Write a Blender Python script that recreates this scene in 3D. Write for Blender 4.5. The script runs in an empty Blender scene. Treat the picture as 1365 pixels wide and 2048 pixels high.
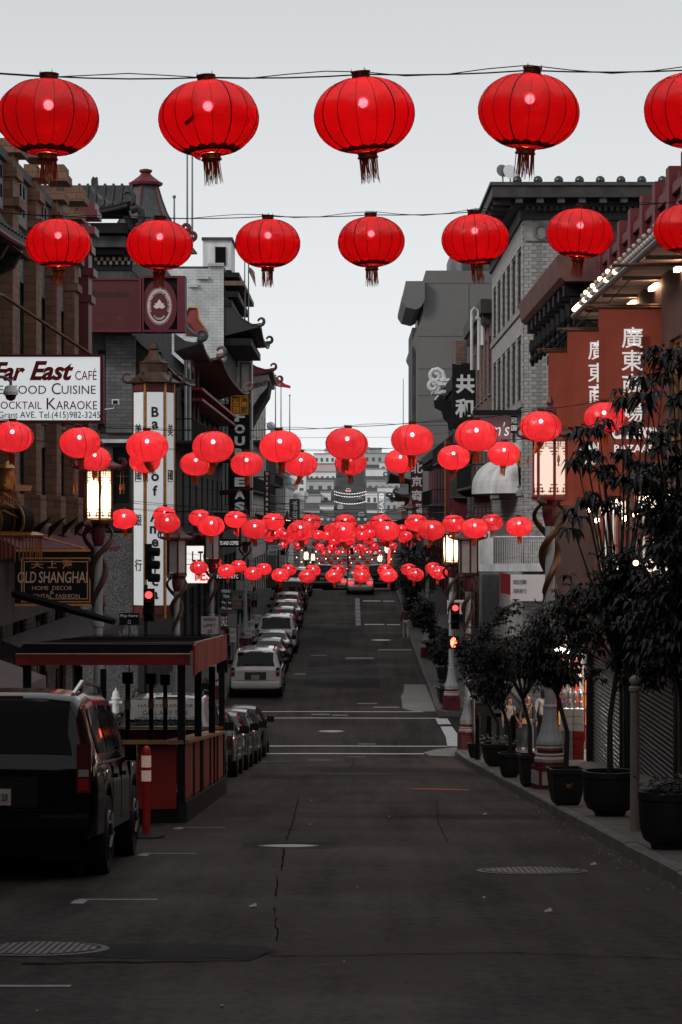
import bpy, bmesh, math, random
import numpy as np
from mathutils import Vector, Matrix
R=math.radians
random.seed(7)
rng=np.random.RandomState(5)
C=bpy.context.scene.collection
# ------------------------------------------------------------------ camera, sky, sun, exposure
SC=bpy.context.scene
F=5000.0; VX=703.0; HY=1030.0; CZ=1.8          # focal length in photo pixels, vanishing point, eye height
cd=bpy.data.cameras.new('camera'); cam=bpy.data.objects.new('camera',cd); C.objects.link(cam)
cam.location=(0,0,CZ); cam.rotation_euler=(R(90),0,0)
cd.sensor_fit='VERTICAL'; cd.sensor_height=24; cd.lens=24*F/2048
cd.shift_x=(682.5-VX)/2048; cd.shift_y=(HY-1024)/2048
cd.clip_start=.5; cd.clip_end=6000
SC.camera=cam
w=bpy.data.worlds.new('World'); SC.world=w; w.use_nodes=True
nt=w.node_tree; bg=nt.nodes['Background']
sky=nt.nodes.new('ShaderNodeTexSky'); sky.sky_type='NISHITA'; sky.sun_disc=False
SUN_EL,SUN_AZ=R(30),R(230)
sky.sun_elevation=SUN_EL; sky.sun_rotation=SUN_AZ; sky.air_density=1.2; sky.dust_density=2.0; sky.altitude=20
hsv=nt.nodes.new('ShaderNodeHueSaturation'); hsv.inputs['Saturation'].default_value=.10
mx=nt.nodes.new('ShaderNodeMix'); mx.data_type='RGBA'; mx.inputs[0].default_value=.90
mx.inputs[7].default_value=(6.6,6.9,7.1,1)           # the even cloud sheet over the clear sky
tcw=nt.nodes.new('ShaderNodeTexCoord'); sxyz=nt.nodes.new('ShaderNodeSeparateXYZ'); mrw=nt.nodes.new('ShaderNodeMapRange'); vm=nt.nodes.new('ShaderNodeVectorMath'); vm.operation='SCALE'
mrw.inputs[1].default_value=0; mrw.inputs[2].default_value=.24; mrw.inputs[3].default_value=10.3; mrw.inputs[4].default_value=6.3     # cloud sheet thins towards the horizon all round
vm.inputs[0].default_value=(.97,1,1.02); nt.links.new(tcw.outputs['Generated'],sxyz.inputs[0]); nt.links.new(sxyz.outputs[2],mrw.inputs[0]); nt.links.new(mrw.outputs[0],vm.inputs['Scale']); nt.links.new(vm.outputs[0],mx.inputs[7])
nt.links.new(sky.outputs[0],hsv.inputs['Color']); nt.links.new(hsv.outputs[0],mx.inputs[6]); nt.links.new(mx.outputs[2],bg.inputs[0])
bg.inputs[1].default_value=.10
sl=bpy.data.lights.new('sun','SUN'); sl.energy=1.3; sl.angle=R(14); sl.color=(1,.93,.86)
so=bpy.data.objects.new('sun',sl); C.objects.link(so)
so.rotation_euler=(R(60),0,R(-50))   # low soft light from behind the left hand roofs: the street itself lies in shade
SC.view_settings.view_transform='Standard'; SC.view_settings.look='None'; SC.view_settings.exposure=0; SC.view_settings.gamma=1
SC.cycles.max_bounces=6; SC.cycles.transparent_max_bounces=12; SC.cycles.sample_clamp_indirect=3
# ------------------------------------------------------------------ helpers
def P(px,py,Y): return Vector(((px-VX)/F*Y, Y, CZ-(py-HY)/F*Y))      # a measured point of the photograph at distance Y
def PX(px,Y): return (px-VX)/F*Y
def PZ(py,Y): return CZ-(py-HY)/F*Y
GP=[(-60,4.4),(0,0),(60,-4.39),(70,-5.12),(75,-5.42),(80,-5.5),(85,-5.46),(90,-5.38),(110,-5.2),(130,-4.95),(150,-4.3),(165,-3.72),(173,-3.5),(180,-3.6),(200,-4.7),(260,-8),(330,-10),(450,-10),(600,-6.5),(700,-2.4),(1000,22),(1060,24.5),(1100,24)]
GY=[a for a,b in GP]; GZ=[b for a,b in GP]
def gz(Y): return float(np.interp(Y,GY,GZ))
def gs(Y): return math.atan2(gz(Y+1)-gz(Y-1),2)
KERB=.15
W={}
class MB:
    def __init__(s): s.v=[]; s.f=[]
    def add(s,vs,fs,M=None):
        o=len(s.v)
        s.v+= [tuple(M@Vector(p)) for p in vs] if M else [tuple(p) for p in vs]
        s.f+=[tuple(i+o for i in f) for f in fs]; return s
    def box(s,x0,x1,y0,y1,z0,z1,M=None):
        return s.add([(x0,y0,z0),(x1,y0,z0),(x1,y1,z0),(x0,y1,z0),(x0,y0,z1),(x1,y0,z1),(x1,y1,z1),(x0,y1,z1)],
          [(0,3,2,1),(4,5,6,7),(0,1,5,4),(1,2,6,5),(2,3,7,6),(3,0,4,7)],M)
    def tube(s,pts,r,n=6,cap=True):
        pts=[Vector(p) for p in pts]; k=len(pts); rs=r if hasattr(r,'__len__') else [r]*k
        o=len(s.v); up=None
        for i,p in enumerate(pts):
            t=(pts[min(i+1,k-1)]-pts[max(i-1,0)])
            t=t.normalized() if t.length>1e-9 else Vector((0,0,1))
            if up is None: up=t.orthogonal().normalized()
            else:
                up=up-t*up.dot(t); up=up.normalized() if up.length>1e-6 else t.orthogonal().normalized()
            b=t.cross(up)
            for j in range(n):
                a=2*math.pi*j/n; s.v.append(tuple(p+(up*math.cos(a)+b*math.sin(a))*rs[i]))
        for i in range(k-1):
            for j in range(n):
                a=o+i*n+j; b=o+i*n+(j+1)%n; s.f.append((a,b,b+n,a+n))
        if cap: s.f.append(tuple(o+j for j in range(n))[::-1]); s.f.append(tuple(o+(k-1)*n+j for j in range(n)))
        return s
    def lathe(s,prof,n=16,c=(0,0,0),a0=0,sx=1,sy=1,M=None,mod=None):
        o=len(s.v); c=Vector(c)
        for r,z in prof:
            for j in range(n):
                a=a0+2*math.pi*j/n; q=r*(mod(a,z) if mod else 1)
                p=Vector((q*math.cos(a)*sx,q*math.sin(a)*sy,z))
                if M: p=M@p
                s.v.append(tuple(p+c))
        for i in range(len(prof)-1):
            for j in range(n):
                a=o+i*n+j; b=o+i*n+(j+1)%n; s.f.append((a,b,b+n,a+n))
        s.f.append(tuple(o+j for j in range(n))[::-1]); s.f.append(tuple(o+(len(prof)-1)*n+j for j in range(n)))
        return s
    def prism(s,poly,ax,a0,a1):
        k=len(poly); o=len(s.v)
        f={'x':lambda u,w,a:(a,u,w),'y':lambda u,w,a:(u,a,w),'z':lambda u,w,a:(u,w,a)}[ax]
        for a in (a0,a1):
            for u,w_ in poly: s.v.append(f(u,w_,a))
        s.f.append(tuple(range(o,o+k))[::-1]); s.f.append(tuple(range(o+k,o+2*k)))
        for i in range(k): j=(i+1)%k; s.f.append((o+i,o+j,o+k+j,o+k+i))
        return s
    def sphere(s,c,r,n=10,sz=1):
        return s.lathe([(r*math.sin(math.pi*i/n)+1e-4,-r*sz*math.cos(math.pi*i/n)) for i in range(n+1)],n+2,c)
    def quad(s,*p): return s.add(p,[tuple(range(len(p)))])
def mesh(name,mb,smooth=False):
    me=bpy.data.meshes.new(name); me.from_pydata(mb.v,[],mb.f); me.update()
    bm=bmesh.new(); bm.from_mesh(me); bmesh.ops.recalc_face_normals(bm,faces=bm.faces); bm.to_mesh(me); bm.free()
    if smooth:
        me.shade_smooth(); me.set_sharp_from_angle(angle=R(40))
    return me
def tagp(o,label=None,cat=None,group=None,kind=None):
    if label: o['label']=label
    if cat: o['category']=cat
    if group: o['group']=group
    if kind: o['kind']=kind
    return o
def O(name,mb,mat,par=None,label=None,cat=None,group=None,kind=None,smooth=False,local=False):
    """one mesh object; vertices in world space unless local"""
    if isinstance(mb,MB):
        if not local:
            v=np.array(mb.v); c=Vector(((v[:,0].min()+v[:,0].max())/2,(v[:,1].min()+v[:,1].max())/2,v[:,2].min()))
            mb.v=[tuple(Vector(p)-c) for p in mb.v]
        else: c=Vector((0,0,0))
        me=mesh(name,mb,smooth)
        if mat: me.materials.append(mat)
    else: me=mb; c=Vector((0,0,0))
    o=bpy.data.objects.new(name,me); C.objects.link(o)
    if par:
        o.parent=par; o.location=c if local else c-W.get(par.name,Vector((0,0,0)))
    else: o.location=c
    W[o.name]=c if not local else (W.get(par.name,Vector((0,0,0))) if par else c)
    return tagp(o,label,cat,group,kind)
def E(name,loc,label,cat,group=None,rot=(0,0,0)):
    o=bpy.data.objects.new(name,None); C.objects.link(o); o.location=loc; o.rotation_euler=rot; o.empty_display_size=.2
    W[o.name]=Vector(loc); return tagp(o,label,cat,group)
def inst(name,me,par,loc,rot=(0,0,0),scale=None):
    """share a mesh: loc in world space when par is an unrotated thing"""
    o=bpy.data.objects.new(name,me); C.objects.link(o); loc=Vector(loc)
    o.rotation_euler=rot
    if scale: o.scale=scale
    if par: o.parent=par; o.location=loc-W.get(par.name,Vector((0,0,0)))
    else: o.location=loc
    W[o.name]=loc; return o
def copytree(o,par=None):
    c=o.copy(); C.objects.link(c); c.parent=par
    for ch in o.children: copytree(ch,c)
    return c
TS=bpy.data.scenes.new('workbench')            # a scratch scene for turning lettering and figures into meshes
def bake(ob):
    TS.collection.objects.link(ob); vl=TS.view_layers[0]; vl.update()
    me=bpy.data.meshes.new_from_object(ob.evaluated_get(vl.depsgraph)); bpy.data.objects.remove(ob); return me
def textmesh(s,w=None,h=None,bold=0,shear=0,depth=.006,roty=0,sp=1):
    cu=bpy.data.curves.new('lettering','FONT'); cu.body=s; cu.align_x='CENTER'; cu.align_y='CENTER'; cu.size=1
    cu.offset=bold; cu.shear=shear; cu.extrude=.01; cu.resolution_u=3; cu.space_character=sp
    me=bake(bpy.data.objects.new('lettering',cu)); bpy.data.curves.remove(cu)
    n=len(me.vertices)
    if n==0: return me
    v=np.zeros(n*3); me.vertices.foreach_get('co',v); v=v.reshape(-1,3)
    lo,hi=v.min(0),v.max(0); v-= (lo+hi)/2
    sx=w/(hi[0]-lo[0]) if w else None; sy=h/(hi[1]-lo[1]) if h else None
    sx=sx or sy or 1; sy=sy or sx
    X=v[:,0]*sx; Z=v[:,1]*sy; D=-v[:,2]/.01*depth
    c,s_=math.cos(roty),math.sin(roty); v=np.stack([X*c-Z*s_,D,X*s_+Z*c],1)
    me.vertices.foreach_set('co',v.ravel()); me.update(); return me
def T(s,mat,par,c,w=None,h=None,rotz=0,name='lettering',**k):
    me=textmesh(s,w,h,**k); me.materials.clear(); me.materials.append(mat)
    return inst(name,me,par,c,(0,0,rotz))
# ------------------------------------------------------------------ materials
MATS={}
def M(name,col,rough=.7,metal=0,var=.25,scale=2.0,bump=0,bscale=25,coat=0,emit=None,es=1,spec=.5,trans=0,alpha=1,stretch=None):
    if name in MATS: return MATS[name]
    m=bpy.data.materials.new(name); m.use_nodes=True; MATS[name]=m
    t=m.node_tree; b=t.nodes['Principled BSDF']; L=t.links
    b.inputs['Roughness'].default_value=rough; b.inputs['Metallic'].default_value=metal
    b.inputs['Specular IOR Level'].default_value=spec
    b.inputs['Coat Weight'].default_value=coat; b.inputs['Coat Roughness'].default_value=.06
    b.inputs['Base Color'].default_value=(*col,1); b.inputs['Alpha'].default_value=alpha
    if emit: b.inputs['Emission Color'].default_value=(*emit,1); b.inputs['Emission Strength'].default_value=es
    if var or bump:
        tc=t.nodes.new('ShaderNodeTexCoord'); mp=t.nodes.new('ShaderNodeMapping'); L.new(tc.outputs['Object'],mp.inputs[0])
        if stretch: mp.inputs['Scale'].default_value=stretch
    if var:
        n=t.nodes.new('ShaderNodeTexNoise'); n.inputs['Scale'].default_value=scale; n.inputs['Detail'].default_value=6; n.inputs['Roughness'].default_value=.65
        r=t.nodes.new('ShaderNodeMapRange'); r.inputs[1].default_value=.3; r.inputs[2].default_value=.7
        x=t.nodes.new('ShaderNodeMix'); x.data_type='RGBA'
        x.inputs[6].default_value=(*[c*(1-var) for c in col],1); x.inputs[7].default_value=(*[min(1,c*(1+var)) for c in col],1)
        L.new(mp.outputs[0],n.inputs['Vector']); L.new(n.outputs[0],r.inputs[0]); L.new(r.outputs[0],x.inputs[0]); L.new(x.outputs[2],b.inputs['Base Color'])
    if bump:
        n2=t.nodes.new('ShaderNodeTexNoise'); n2.inputs['Scale'].default_value=bscale; n2.inputs['Detail'].default_value=5
        u=t.nodes.new('ShaderNodeBump'); u.inputs['Strength'].default_value=bump; u.inputs['Distance'].default_value=.02
        L.new(mp.outputs[0],n2.inputs['Vector']); L.new(n2.outputs[0],u.inputs['Height']); L.new(u.outputs[0],b.inputs['Normal'])
    return m
def brickmat(name,col,mortar,bw=.3,bh=.11,axis='y',var=.2,bump=.5,rough=.85):
    m=M(name,col,rough,var=0); t=m.node_tree; b=t.nodes['Principled BSDF']; L=t.links
    g=t.nodes.new('ShaderNodeNewGeometry'); s=t.nodes.new('ShaderNodeSeparateXYZ'); c=t.nodes.new('ShaderNodeCombineXYZ'); L.new(g.outputs['Position'],s.inputs[0])
    ad=t.nodes.new('ShaderNodeMath'); L.new(s.outputs[0],ad.inputs[0]); L.new(s.outputs[1],ad.inputs[1])
    L.new(ad.outputs[0],c.inputs[0]); L.new(s.outputs[2],c.inputs[1])
    k=t.nodes.new('ShaderNodeTexBrick'); k.inputs['Scale'].default_value=1; k.inputs['Brick Width'].default_value=bw; k.inputs['Row Height'].default_value=bh
    k.inputs['Mortar Size'].default_value=.012; k.inputs['Color1'].default_value=(*[x*(1-var) for x in col],1); k.inputs['Color2'].default_value=(*[x*(1+var) for x in col],1); k.inputs['Mortar'].default_value=(*mortar,1)
    L.new(c.outputs[0],k.inputs['Vector']); 
    n=t.nodes.new('ShaderNodeTexNoise'); n.inputs['Scale'].default_value=.9; n.inputs['Detail'].default_value=7
    x=t.nodes.new('ShaderNodeMix'); x.data_type='RGBA'; x.blend_type='MULTIPLY'; x.inputs[0].default_value=.7
    rr=t.nodes.new('ShaderNodeMapRange'); rr.inputs[1].default_value=.3; rr.inputs[2].default_value=.65; rr.inputs[3].default_value=.45
    L.new(g.outputs['Position'],n.inputs['Vector']); L.new(n.outputs[0],rr.inputs[0]); L.new(k.outputs[0],x.inputs[6]); L.new(rr.outputs[0],x.inputs[7]); L.new(x.outputs[2],b.inputs['Base Color'])
    u=t.nodes.new('ShaderNodeBump'); u.inputs['Strength'].default_value=bump; u.inputs['Distance'].default_value=.015; u.invert=True
    L.new(k.outputs['Fac'],u.inputs['Height']); L.new(u.outputs[0],b.inputs['Normal'])
    return m
BLACK=M('black paint',(.01,.01,.011),.6,spec=.2); DARK=M('dark timber',(.022,.02,.02),.75,bump=.2,spec=.2); SHADOW=M('dark interior',(.008,.008,.009),.95,spec=.05)
IRON=M('black ironwork',(.015,.015,.016),.5,.3,var=.2); STEEL=M('grey steel',(.18,.19,.2),.45,.7); WHITE=M('white paint',(.72,.73,.74),.55,var=.12)
OFFWHITE=M('weathered white paint',(.64,.65,.66),.7,var=.35,scale=1.6,bump=.15,stretch=(1,1,.3)); CONC=M('concrete',(.17,.17,.175),.85,var=.2,scale=.8,bump=.2)
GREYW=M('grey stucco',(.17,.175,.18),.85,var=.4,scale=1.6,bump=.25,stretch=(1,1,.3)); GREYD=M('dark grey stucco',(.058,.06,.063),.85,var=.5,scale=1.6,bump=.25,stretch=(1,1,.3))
BROWNP=brickmat('brown painted brick',(.21,.11,.072),(.12,.065,.045),.4,.2); GREYB=brickmat('grey painted brick',(.17,.175,.18),(.09,.09,.093),.4,.14)
REDP=M('red paint',(.25,.012,.012),.5,var=.25); REDD=M('dark maroon paint',(.12,.01,.018),.6,var=.3); MAROON=M('maroon tile',(.11,.012,.02),.45,var=.3,scale=6)
GOLD=M('gilded metal',(.45,.2,.06),.35,.7,var=.3,scale=8); BRONZE=M('bronze',(.12,.055,.03),.4,.6,var=.35,scale=6); COPPER=M('dark copper',(.09,.05,.035),.5,.5,var=.4,scale=5)
WOODC=M('varnished wood',(.32,.17,.075),.4,var=.3,scale=1.5,stretch=(1,8,8)); REDWOOD=M('red stained plywood',(.28,.014,.008),.6,var=.25,scale=2,bump=.1)
GLASS=M('dark window glass',(.008,.009,.01),.06,var=0,spec=.6); GLASSC=M('car glass',(.003,.003,.0035),.04,var=0,spec=.22)
TILE=M('black roof tile',(.02,.02,.022),.5,var=.3,scale=6); RUBBER=M('tyre rubber',(.008,.008,.008),.85,var=.2); CHROME=M('chrome',(.55,.55,.56),.15,1,var=0)
LAMPW=M('warm lamp glass',(.9,.8,.7),.4,var=0,emit=(1,.62,.34),es=15); PANEU=M('unlit milk glass',(.5,.47,.46),.35,var=.15,scale=3)
LAMPD=M('dim lamp glass',(.6,.5,.46),.35,var=.1,emit=(1,.74,.6),es=.8)
REDL=M('lit red signal',(.8,.02,.02),.4,var=0,emit=(1,.03,.03),es=6); TAIL=M('red tail lamp lens',(.09,.003,.004),.15,var=0,coat=1); TAILON=M('lit tail lamp',(.5,.01,.01),.2,var=0,emit=(1,.03,.03),es=4)
SIGNW=M('backlit sign face',(.8,.82,.83),.4,var=.05,emit=(.93,.97,1),es=.52); INKR=M('red sign ink',(.25,.004,.008),.5,var=0); INKK=M('black sign ink',(.012,.012,.014),.5,var=0)
def lanternmat(name,col,es,tr):
    m=bpy.data.materials.new(name); m.use_nodes=True; t=m.node_tree; L=t.links; t.nodes.remove(t.nodes['Principled BSDF']); o=t.nodes['Material Output']
    tc=t.nodes.new('ShaderNodeTexCoord'); n=t.nodes.new('ShaderNodeTexNoise'); n.inputs['Scale'].default_value=5; L.new(tc.outputs['Object'],n.inputs['Vector'])
    x=t.nodes.new('ShaderNodeMix'); x.data_type='RGBA'; x.inputs[6].default_value=(*[c*.8 for c in col],1); x.inputs[7].default_value=(*[c*1.15 for c in col],1); L.new(n.outputs[0],x.inputs[0])
    oi=t.nodes.new('ShaderNodeObjectInfo'); mr=t.nodes.new('ShaderNodeMapRange'); mr.inputs[3].default_value=.78; mr.inputs[4].default_value=1.08; L.new(oi.outputs['Random'],mr.inputs[0])
    x0=x; x=t.nodes.new('ShaderNodeMix'); x.data_type='RGBA'; x.blend_type='MULTIPLY'; x.inputs[0].default_value=1; L.new(x0.outputs[2],x.inputs[6]); L.new(mr.outputs[0],x.inputs[7])
    n2=t.nodes.new('ShaderNodeTexNoise'); n2.inputs['Scale'].default_value=9; n2.inputs['Detail'].default_value=4; n2.inputs['Distortion'].default_value=1.2; L.new(tc.outputs['Object'],n2.inputs['Vector'])
    bu=t.nodes.new('ShaderNodeBump'); bu.inputs['Strength'].default_value=.35; bu.inputs['Distance'].default_value=.02; L.new(n2.outputs[0],bu.inputs['Height'])
    d=t.nodes.new('ShaderNodeBsdfDiffuse'); tl=t.nodes.new('ShaderNodeBsdfTranslucent'); tp=t.nodes.new('ShaderNodeBsdfTransparent'); em=t.nodes.new('ShaderNodeEmission'); gl=t.nodes.new('ShaderNodeBsdfGlossy')
    tp.inputs[0].default_value=(1,.12,.10,1); em.inputs[1].default_value=es; gl.inputs['Roughness'].default_value=.3; gl.inputs['Color'].default_value=(1,.8,.8,1)
    for q in (d,tl,em): L.new(x.outputs[2],q.inputs['Color'])
    for q in (d,tl,gl): L.new(bu.outputs[0],q.inputs['Normal'])
    rf=t.nodes.new('ShaderNodeBsdfRefraction'); rf.inputs['IOR'].default_value=1.02; rf.inputs['Roughness'].default_value=.62; L.new(x.outputs[2],rf.inputs['Color'])   # cloth scatters the bulb's light mostly forwards
    m0=t.nodes.new('ShaderNodeMixShader'); m0.inputs[0].default_value=.55; L.new(tl.outputs[0],m0.inputs[1]); L.new(rf.outputs[0],m0.inputs[2])
    m1=t.nodes.new('ShaderNodeMixShader'); m1.inputs[0].default_value=.78; L.new(d.outputs[0],m1.inputs[1]); L.new(m0.outputs[0],m1.inputs[2])
    m2=t.nodes.new('ShaderNodeMixShader'); m2.inputs[0].default_value=.07; L.new(m1.outputs[0],m2.inputs[1]); L.new(gl.outputs[0],m2.inputs[2])
    ad=t.nodes.new('ShaderNodeAddShader'); L.new(m2.outputs[0],ad.inputs[0]); L.new(em.outputs[0],ad.inputs[1])
    m3=t.nodes.new('ShaderNodeMixShader'); m3.inputs[0].default_value=tr; L.new(ad.outputs[0],m3.inputs[1]); L.new(tp.outputs[0],m3.inputs[2]); L.new(m3.outputs[0],o.inputs[0])
    m.cycles.emission_sampling='NONE'; return m
SILK=lanternmat('red lantern silk',(.76,.003,.006),.04,.014); SILK2=lanternmat('overexposed red lantern silk',(.86,.04,.055),.27,.016); SILK3=lanternmat('dim red lantern silk',(.5,.012,.02),.22,.0)  # SILK2 carries the farther rows' overexposed pink in its colour and glow
BULB=M('lantern bulb',(1,1,1),.3,var=0,emit=(1,.75,.7),es=165)
TASSEL=M('orange tassel thread',(.62,.10,.016),.7,var=.4,scale=40); RIB=M('lantern rib',(.05,.004,.003),.5,var=.2); RIBG=M('gold lantern rib',(.5,.16,.05),.4,.4,var=.2)

def clothmat(name,col,f=.5):
    m=bpy.data.materials.new(name); m.use_nodes=True; t=m.node_tree; L=t.links; t.nodes.remove(t.nodes['Principled BSDF']); o=t.nodes['Material Output']
    d=t.nodes.new('ShaderNodeBsdfDiffuse'); tl=t.nodes.new('ShaderNodeBsdfTranslucent'); x=t.nodes.new('ShaderNodeMixShader'); x.inputs[0].default_value=f
    n=t.nodes.new('ShaderNodeTexNoise'); n.inputs['Scale'].default_value=1.3; g=t.nodes.new('ShaderNodeNewGeometry'); L.new(g.outputs['Position'],n.inputs['Vector'])
    c=t.nodes.new('ShaderNodeMix'); c.data_type='RGBA'; c.inputs[6].default_value=(*[q*.8 for q in col],1); c.inputs[7].default_value=(*[min(1,q*1.2) for q in col],1); L.new(n.outputs[0],c.inputs[0])
    for q in (d,tl): L.new(c.outputs[2],q.inputs['Color'])
    L.new(d.outputs[0],x.inputs[1]); L.new(tl.outputs[0],x.inputs[2]); L.new(x.outputs[0],o.inputs[0]); return m
# ------------------------------------------------------------------ ground, roads, pavements
def asphaltmat(name,base,lo,hi):
    m=M(name,base,.75,var=0,spec=.12); t=m.node_tree; b=t.nodes['Principled BSDF']; L=t.links
    g=t.nodes.new('ShaderNodeNewGeometry')
    def noise(sc,mpx,det=6,ro=.6):
        mp=t.nodes.new('ShaderNodeMapping'); mp.inputs['Scale'].default_value=mpx; L.new(g.outputs['Position'],mp.inputs[0])
        n=t.nodes.new('ShaderNodeTexNoise'); n.inputs['Scale'].default_value=sc; n.inputs['Detail'].default_value=det; n.inputs['Roughness'].default_value=ro; L.new(mp.outputs[0],n.inputs['Vector']); return n.outputs[0]
    a=noise(.35,(1,.35,1)); c=noise(1.5,(1.6,.05,1)); d=noise(60,(1,1,1),3,.7); h=noise(9,(1,.8,1),5,.75); e=noise(.3,(.8,1.3,1),6)
    def mul(x,y,op='MULTIPLY'):
        k=t.nodes.new('ShaderNodeMath'); k.operation=op
        for i,q in enumerate((x,y)):
            if isinstance(q,float): k.inputs[i].default_value=q
            else: L.new(q,k.inputs[i])
        return k.outputs[0]
    s=mul(mul(mul(mul(a,.30),mul(c,.22),'ADD'),mul(mul(d,.10),mul(e,.22),'ADD'),'ADD'),mul(h,.26),'ADD')
    r=t.nodes.new('ShaderNodeMapRange'); r.inputs[1].default_value=.46; r.inputs[2].default_value=.58; L.new(s,r.inputs[0])
    x=t.nodes.new('ShaderNodeMix'); x.data_type='RGBA'; x.inputs[6].default_value=(*lo,1); x.inputs[7].default_value=(*hi,1); L.new(r.outputs[0],x.inputs[0]); L.new(x.outputs[2],b.inputs['Base Color'])
    rr=t.nodes.new('ShaderNodeMapRange'); rr.inputs[1].default_value=.35; rr.inputs[2].default_value=.65; rr.inputs[3].default_value=.65; rr.inputs[4].default_value=.9; L.new(e,rr.inputs[0]); L.new(rr.outputs[0],b.inputs['Roughness'])
    u=t.nodes.new('ShaderNodeBump'); u.inputs['Strength'].default_value=.55; u.inputs['Distance'].default_value=.012; L.new(d,u.inputs['Height']); L.new(u.outputs[0],b.inputs['Normal'])
    return m
ASPH=asphaltmat('asphalt',(.04,.037,.036),(.005,.0041,.0037),(.062,.05,.044)); ASPH2=asphaltmat('patched asphalt',(.03,.03,.03),(.008,.0075,.0075),(.03,.028,.027))
EARTH=M('dark ground',(.05,.05,.05),.9,var=.3,scale=.1); PAVE=M('pavement concrete',(.10,.09,.085),.75,var=.3,scale=1.3,bump=.25); PAVE2=M('pale gutter concrete',(.24,.235,.23),.7,var=.2,scale=1.5,bump=.2)
KERBM=M('kerb stone',(.12,.112,.105),.75,var=.35,scale=2.5,bump=.35); LINE=M('road paint',(.62,.63,.64),.6,var=.3,scale=5); LINEW=M('worn road paint',(.26,.25,.245),.7,var=.5,scale=4)
TAR=M('tar crack filler',(.003,.003,.003),.95,var=.3,spec=.02); LITTER=M('paper scrap',(.34,.32,.3),.8,var=.2)
def ys(a,b,step=2.0):
    n=max(1,int(math.ceil((b-a)/step))); s=[a+(b-a)*i/n for i in range(n+1)]+[q for q in GY if a<q<b]
    return sorted(set(round(q,4) for q in s))
def ribbon(x0,x1,a,b,dz=0,step=2.0,mb=None,bot=None):
    mb=mb or MB(); fx=lambda q,y:q(y) if callable(q) else q
    pr=None
    for y in ys(a,b,step):
        z=gz(y)+dz; o=len(mb.v); mb.v+=[(fx(x0,y),y,z),(fx(x1,y),y,z)]
        if pr is not None: mb.f.append((pr,pr+1,o+1,o))
        pr=o
    return mb
g=MB()
for (x0,x1) in ((-900,-60),(-60,0),(0,60),(60,900)): ribbon(x0,x1,-60,1100,-.03,40,g)
O('ground',g,EARTH,kind='structure')
road=O('road',ribbon(-4.8,3.1,-40,420,0,1.0),ASPH,kind='structure')
xs=O('cross_street',MB(),None) if 0 else None
for a,b in ((-70,-4.8),(3.1,70)):
    O('side_road',ribbon(a,b,76.6,89.2,.004,1.0),ASPH2,kind='structure')
O('far_road',ribbon(-5.2,4.6,640,1040,.05,20),M('far asphalt',(.06,.063,.067),.95,spec=.05,var=.3,scale=.05),kind='structure')
# right/left pavements with rounded corners
LK,RK,LB,RB=-4.8,3.1,-7.9,6.2
def rx(y):
    r=1.6
    if y>76.6-r and y<=76.6: return RK+r-math.sqrt(max(0,r*r-(y-(76.6-r))**2))
    if y>=89.0 and y<89.0+r: return RK+r-math.sqrt(max(0,r*r-(y-(89.0+r))**2))
    return RK
def lx(y): return LK-(rx(y)-RK)
def pavement(name,fa,fb,a,b):
    return O(name,ribbon(fa,fb,a,b,KERB-.012,.4 if b<200 else 3),M('pavement bed',(.045,.042,.04),.9,var=.3),kind='structure')
pvR=pavement('pavement',lambda y:rx(y)+.16,RB+3.5,-40,76.6); pvR2=pavement('pavement',lambda y:rx(y)+.16,RB+1,89.0,420)
pvL=pavement('pavement',LB-.4,lambda y:lx(y)-.16,-40,76.6); pvL2=pavement('pavement',LB-.4,lambda y:lx(y)-.16,89.0,420)
def kerbs(par,fx,sgn,a,b,step):
    y=a
    while y<b-.05:
        e=min(y+step,b); mb=MB(); q=[y+.006,(y+e)/2,e-.006]; dz=random.uniform(-.006,.006)
        for i,yy in enumerate(q):
            z=gz(yy); x=fx(yy); j=random.uniform(-.006,.006) if i!=1 else 0
            mb.v+=[(x+j,yy,z-.1),(x+j+sgn*.02,yy,z+KERB+dz-.02),(x+j+sgn*.045,yy,z+KERB+dz),(x+sgn*.17,yy,z+KERB+dz),(x+sgn*.17,yy,z-.1)]
        for i in range(2):
            for k in range(4): a_=i*5+k; mb.f.append((a_,a_+1,a_+6,a_+5))
        mb.f.append((0,1,2,3,4)); mb.f.append((14,13,12,11,10))
        O('kerb_stone',mb,KERBM,par); y=e
kerbs(pvR,rx,1,10,74.9,1.55); kerbs(pvR,rx,1,74.9,76.58,.28); kerbs(pvL,lx,-1,48,76.6,2.2)
kerbs(pvR2,rx,1,89.02,90.6,.27); kerbs(pvR2,rx,1,90.6,172,2.2); kerbs(pvL2,lx,-1,89.02,90.6,.27); kerbs(pvL2,lx,-1,90.6,172,3.0)
# slabs laid on the near right pavement and round the far corners
def slabs(par,x0,x1,nx,a,b,step,mat=PAVE):
    sh={}
    y=a
    while y<b-.1:
        ym=y+step/2; sl=gs(ym)
        for i in range(nx):
            wd=(x1-x0)/nx; xm=x0+(i+.5)*wd
            if 'm' not in sh:
                sh['m']=mesh('slab',MB().box(-wd/2+.006,wd/2-.006,-step/2+.007,step/2-.007,-.05,0)); sh['m'].materials.append(mat)
            o=inst('slab',sh['m'],par,(xm,ym,gz(ym)+KERB+random.uniform(-.002,.002)),(sl,0,random.uniform(-.002,.002)))
        y+=step
slabs(pvR,RK+.175,RB+.6,3,12,74.8,1.2); slabs(pvR2,RK+.175,RB,2,90.8,150,1.6); slabs(pvL2,LB,LK-.175,2,90.8,150,1.6); slabs(pvL,LB,LK-.175,2,50,74.8,1.6)
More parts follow.
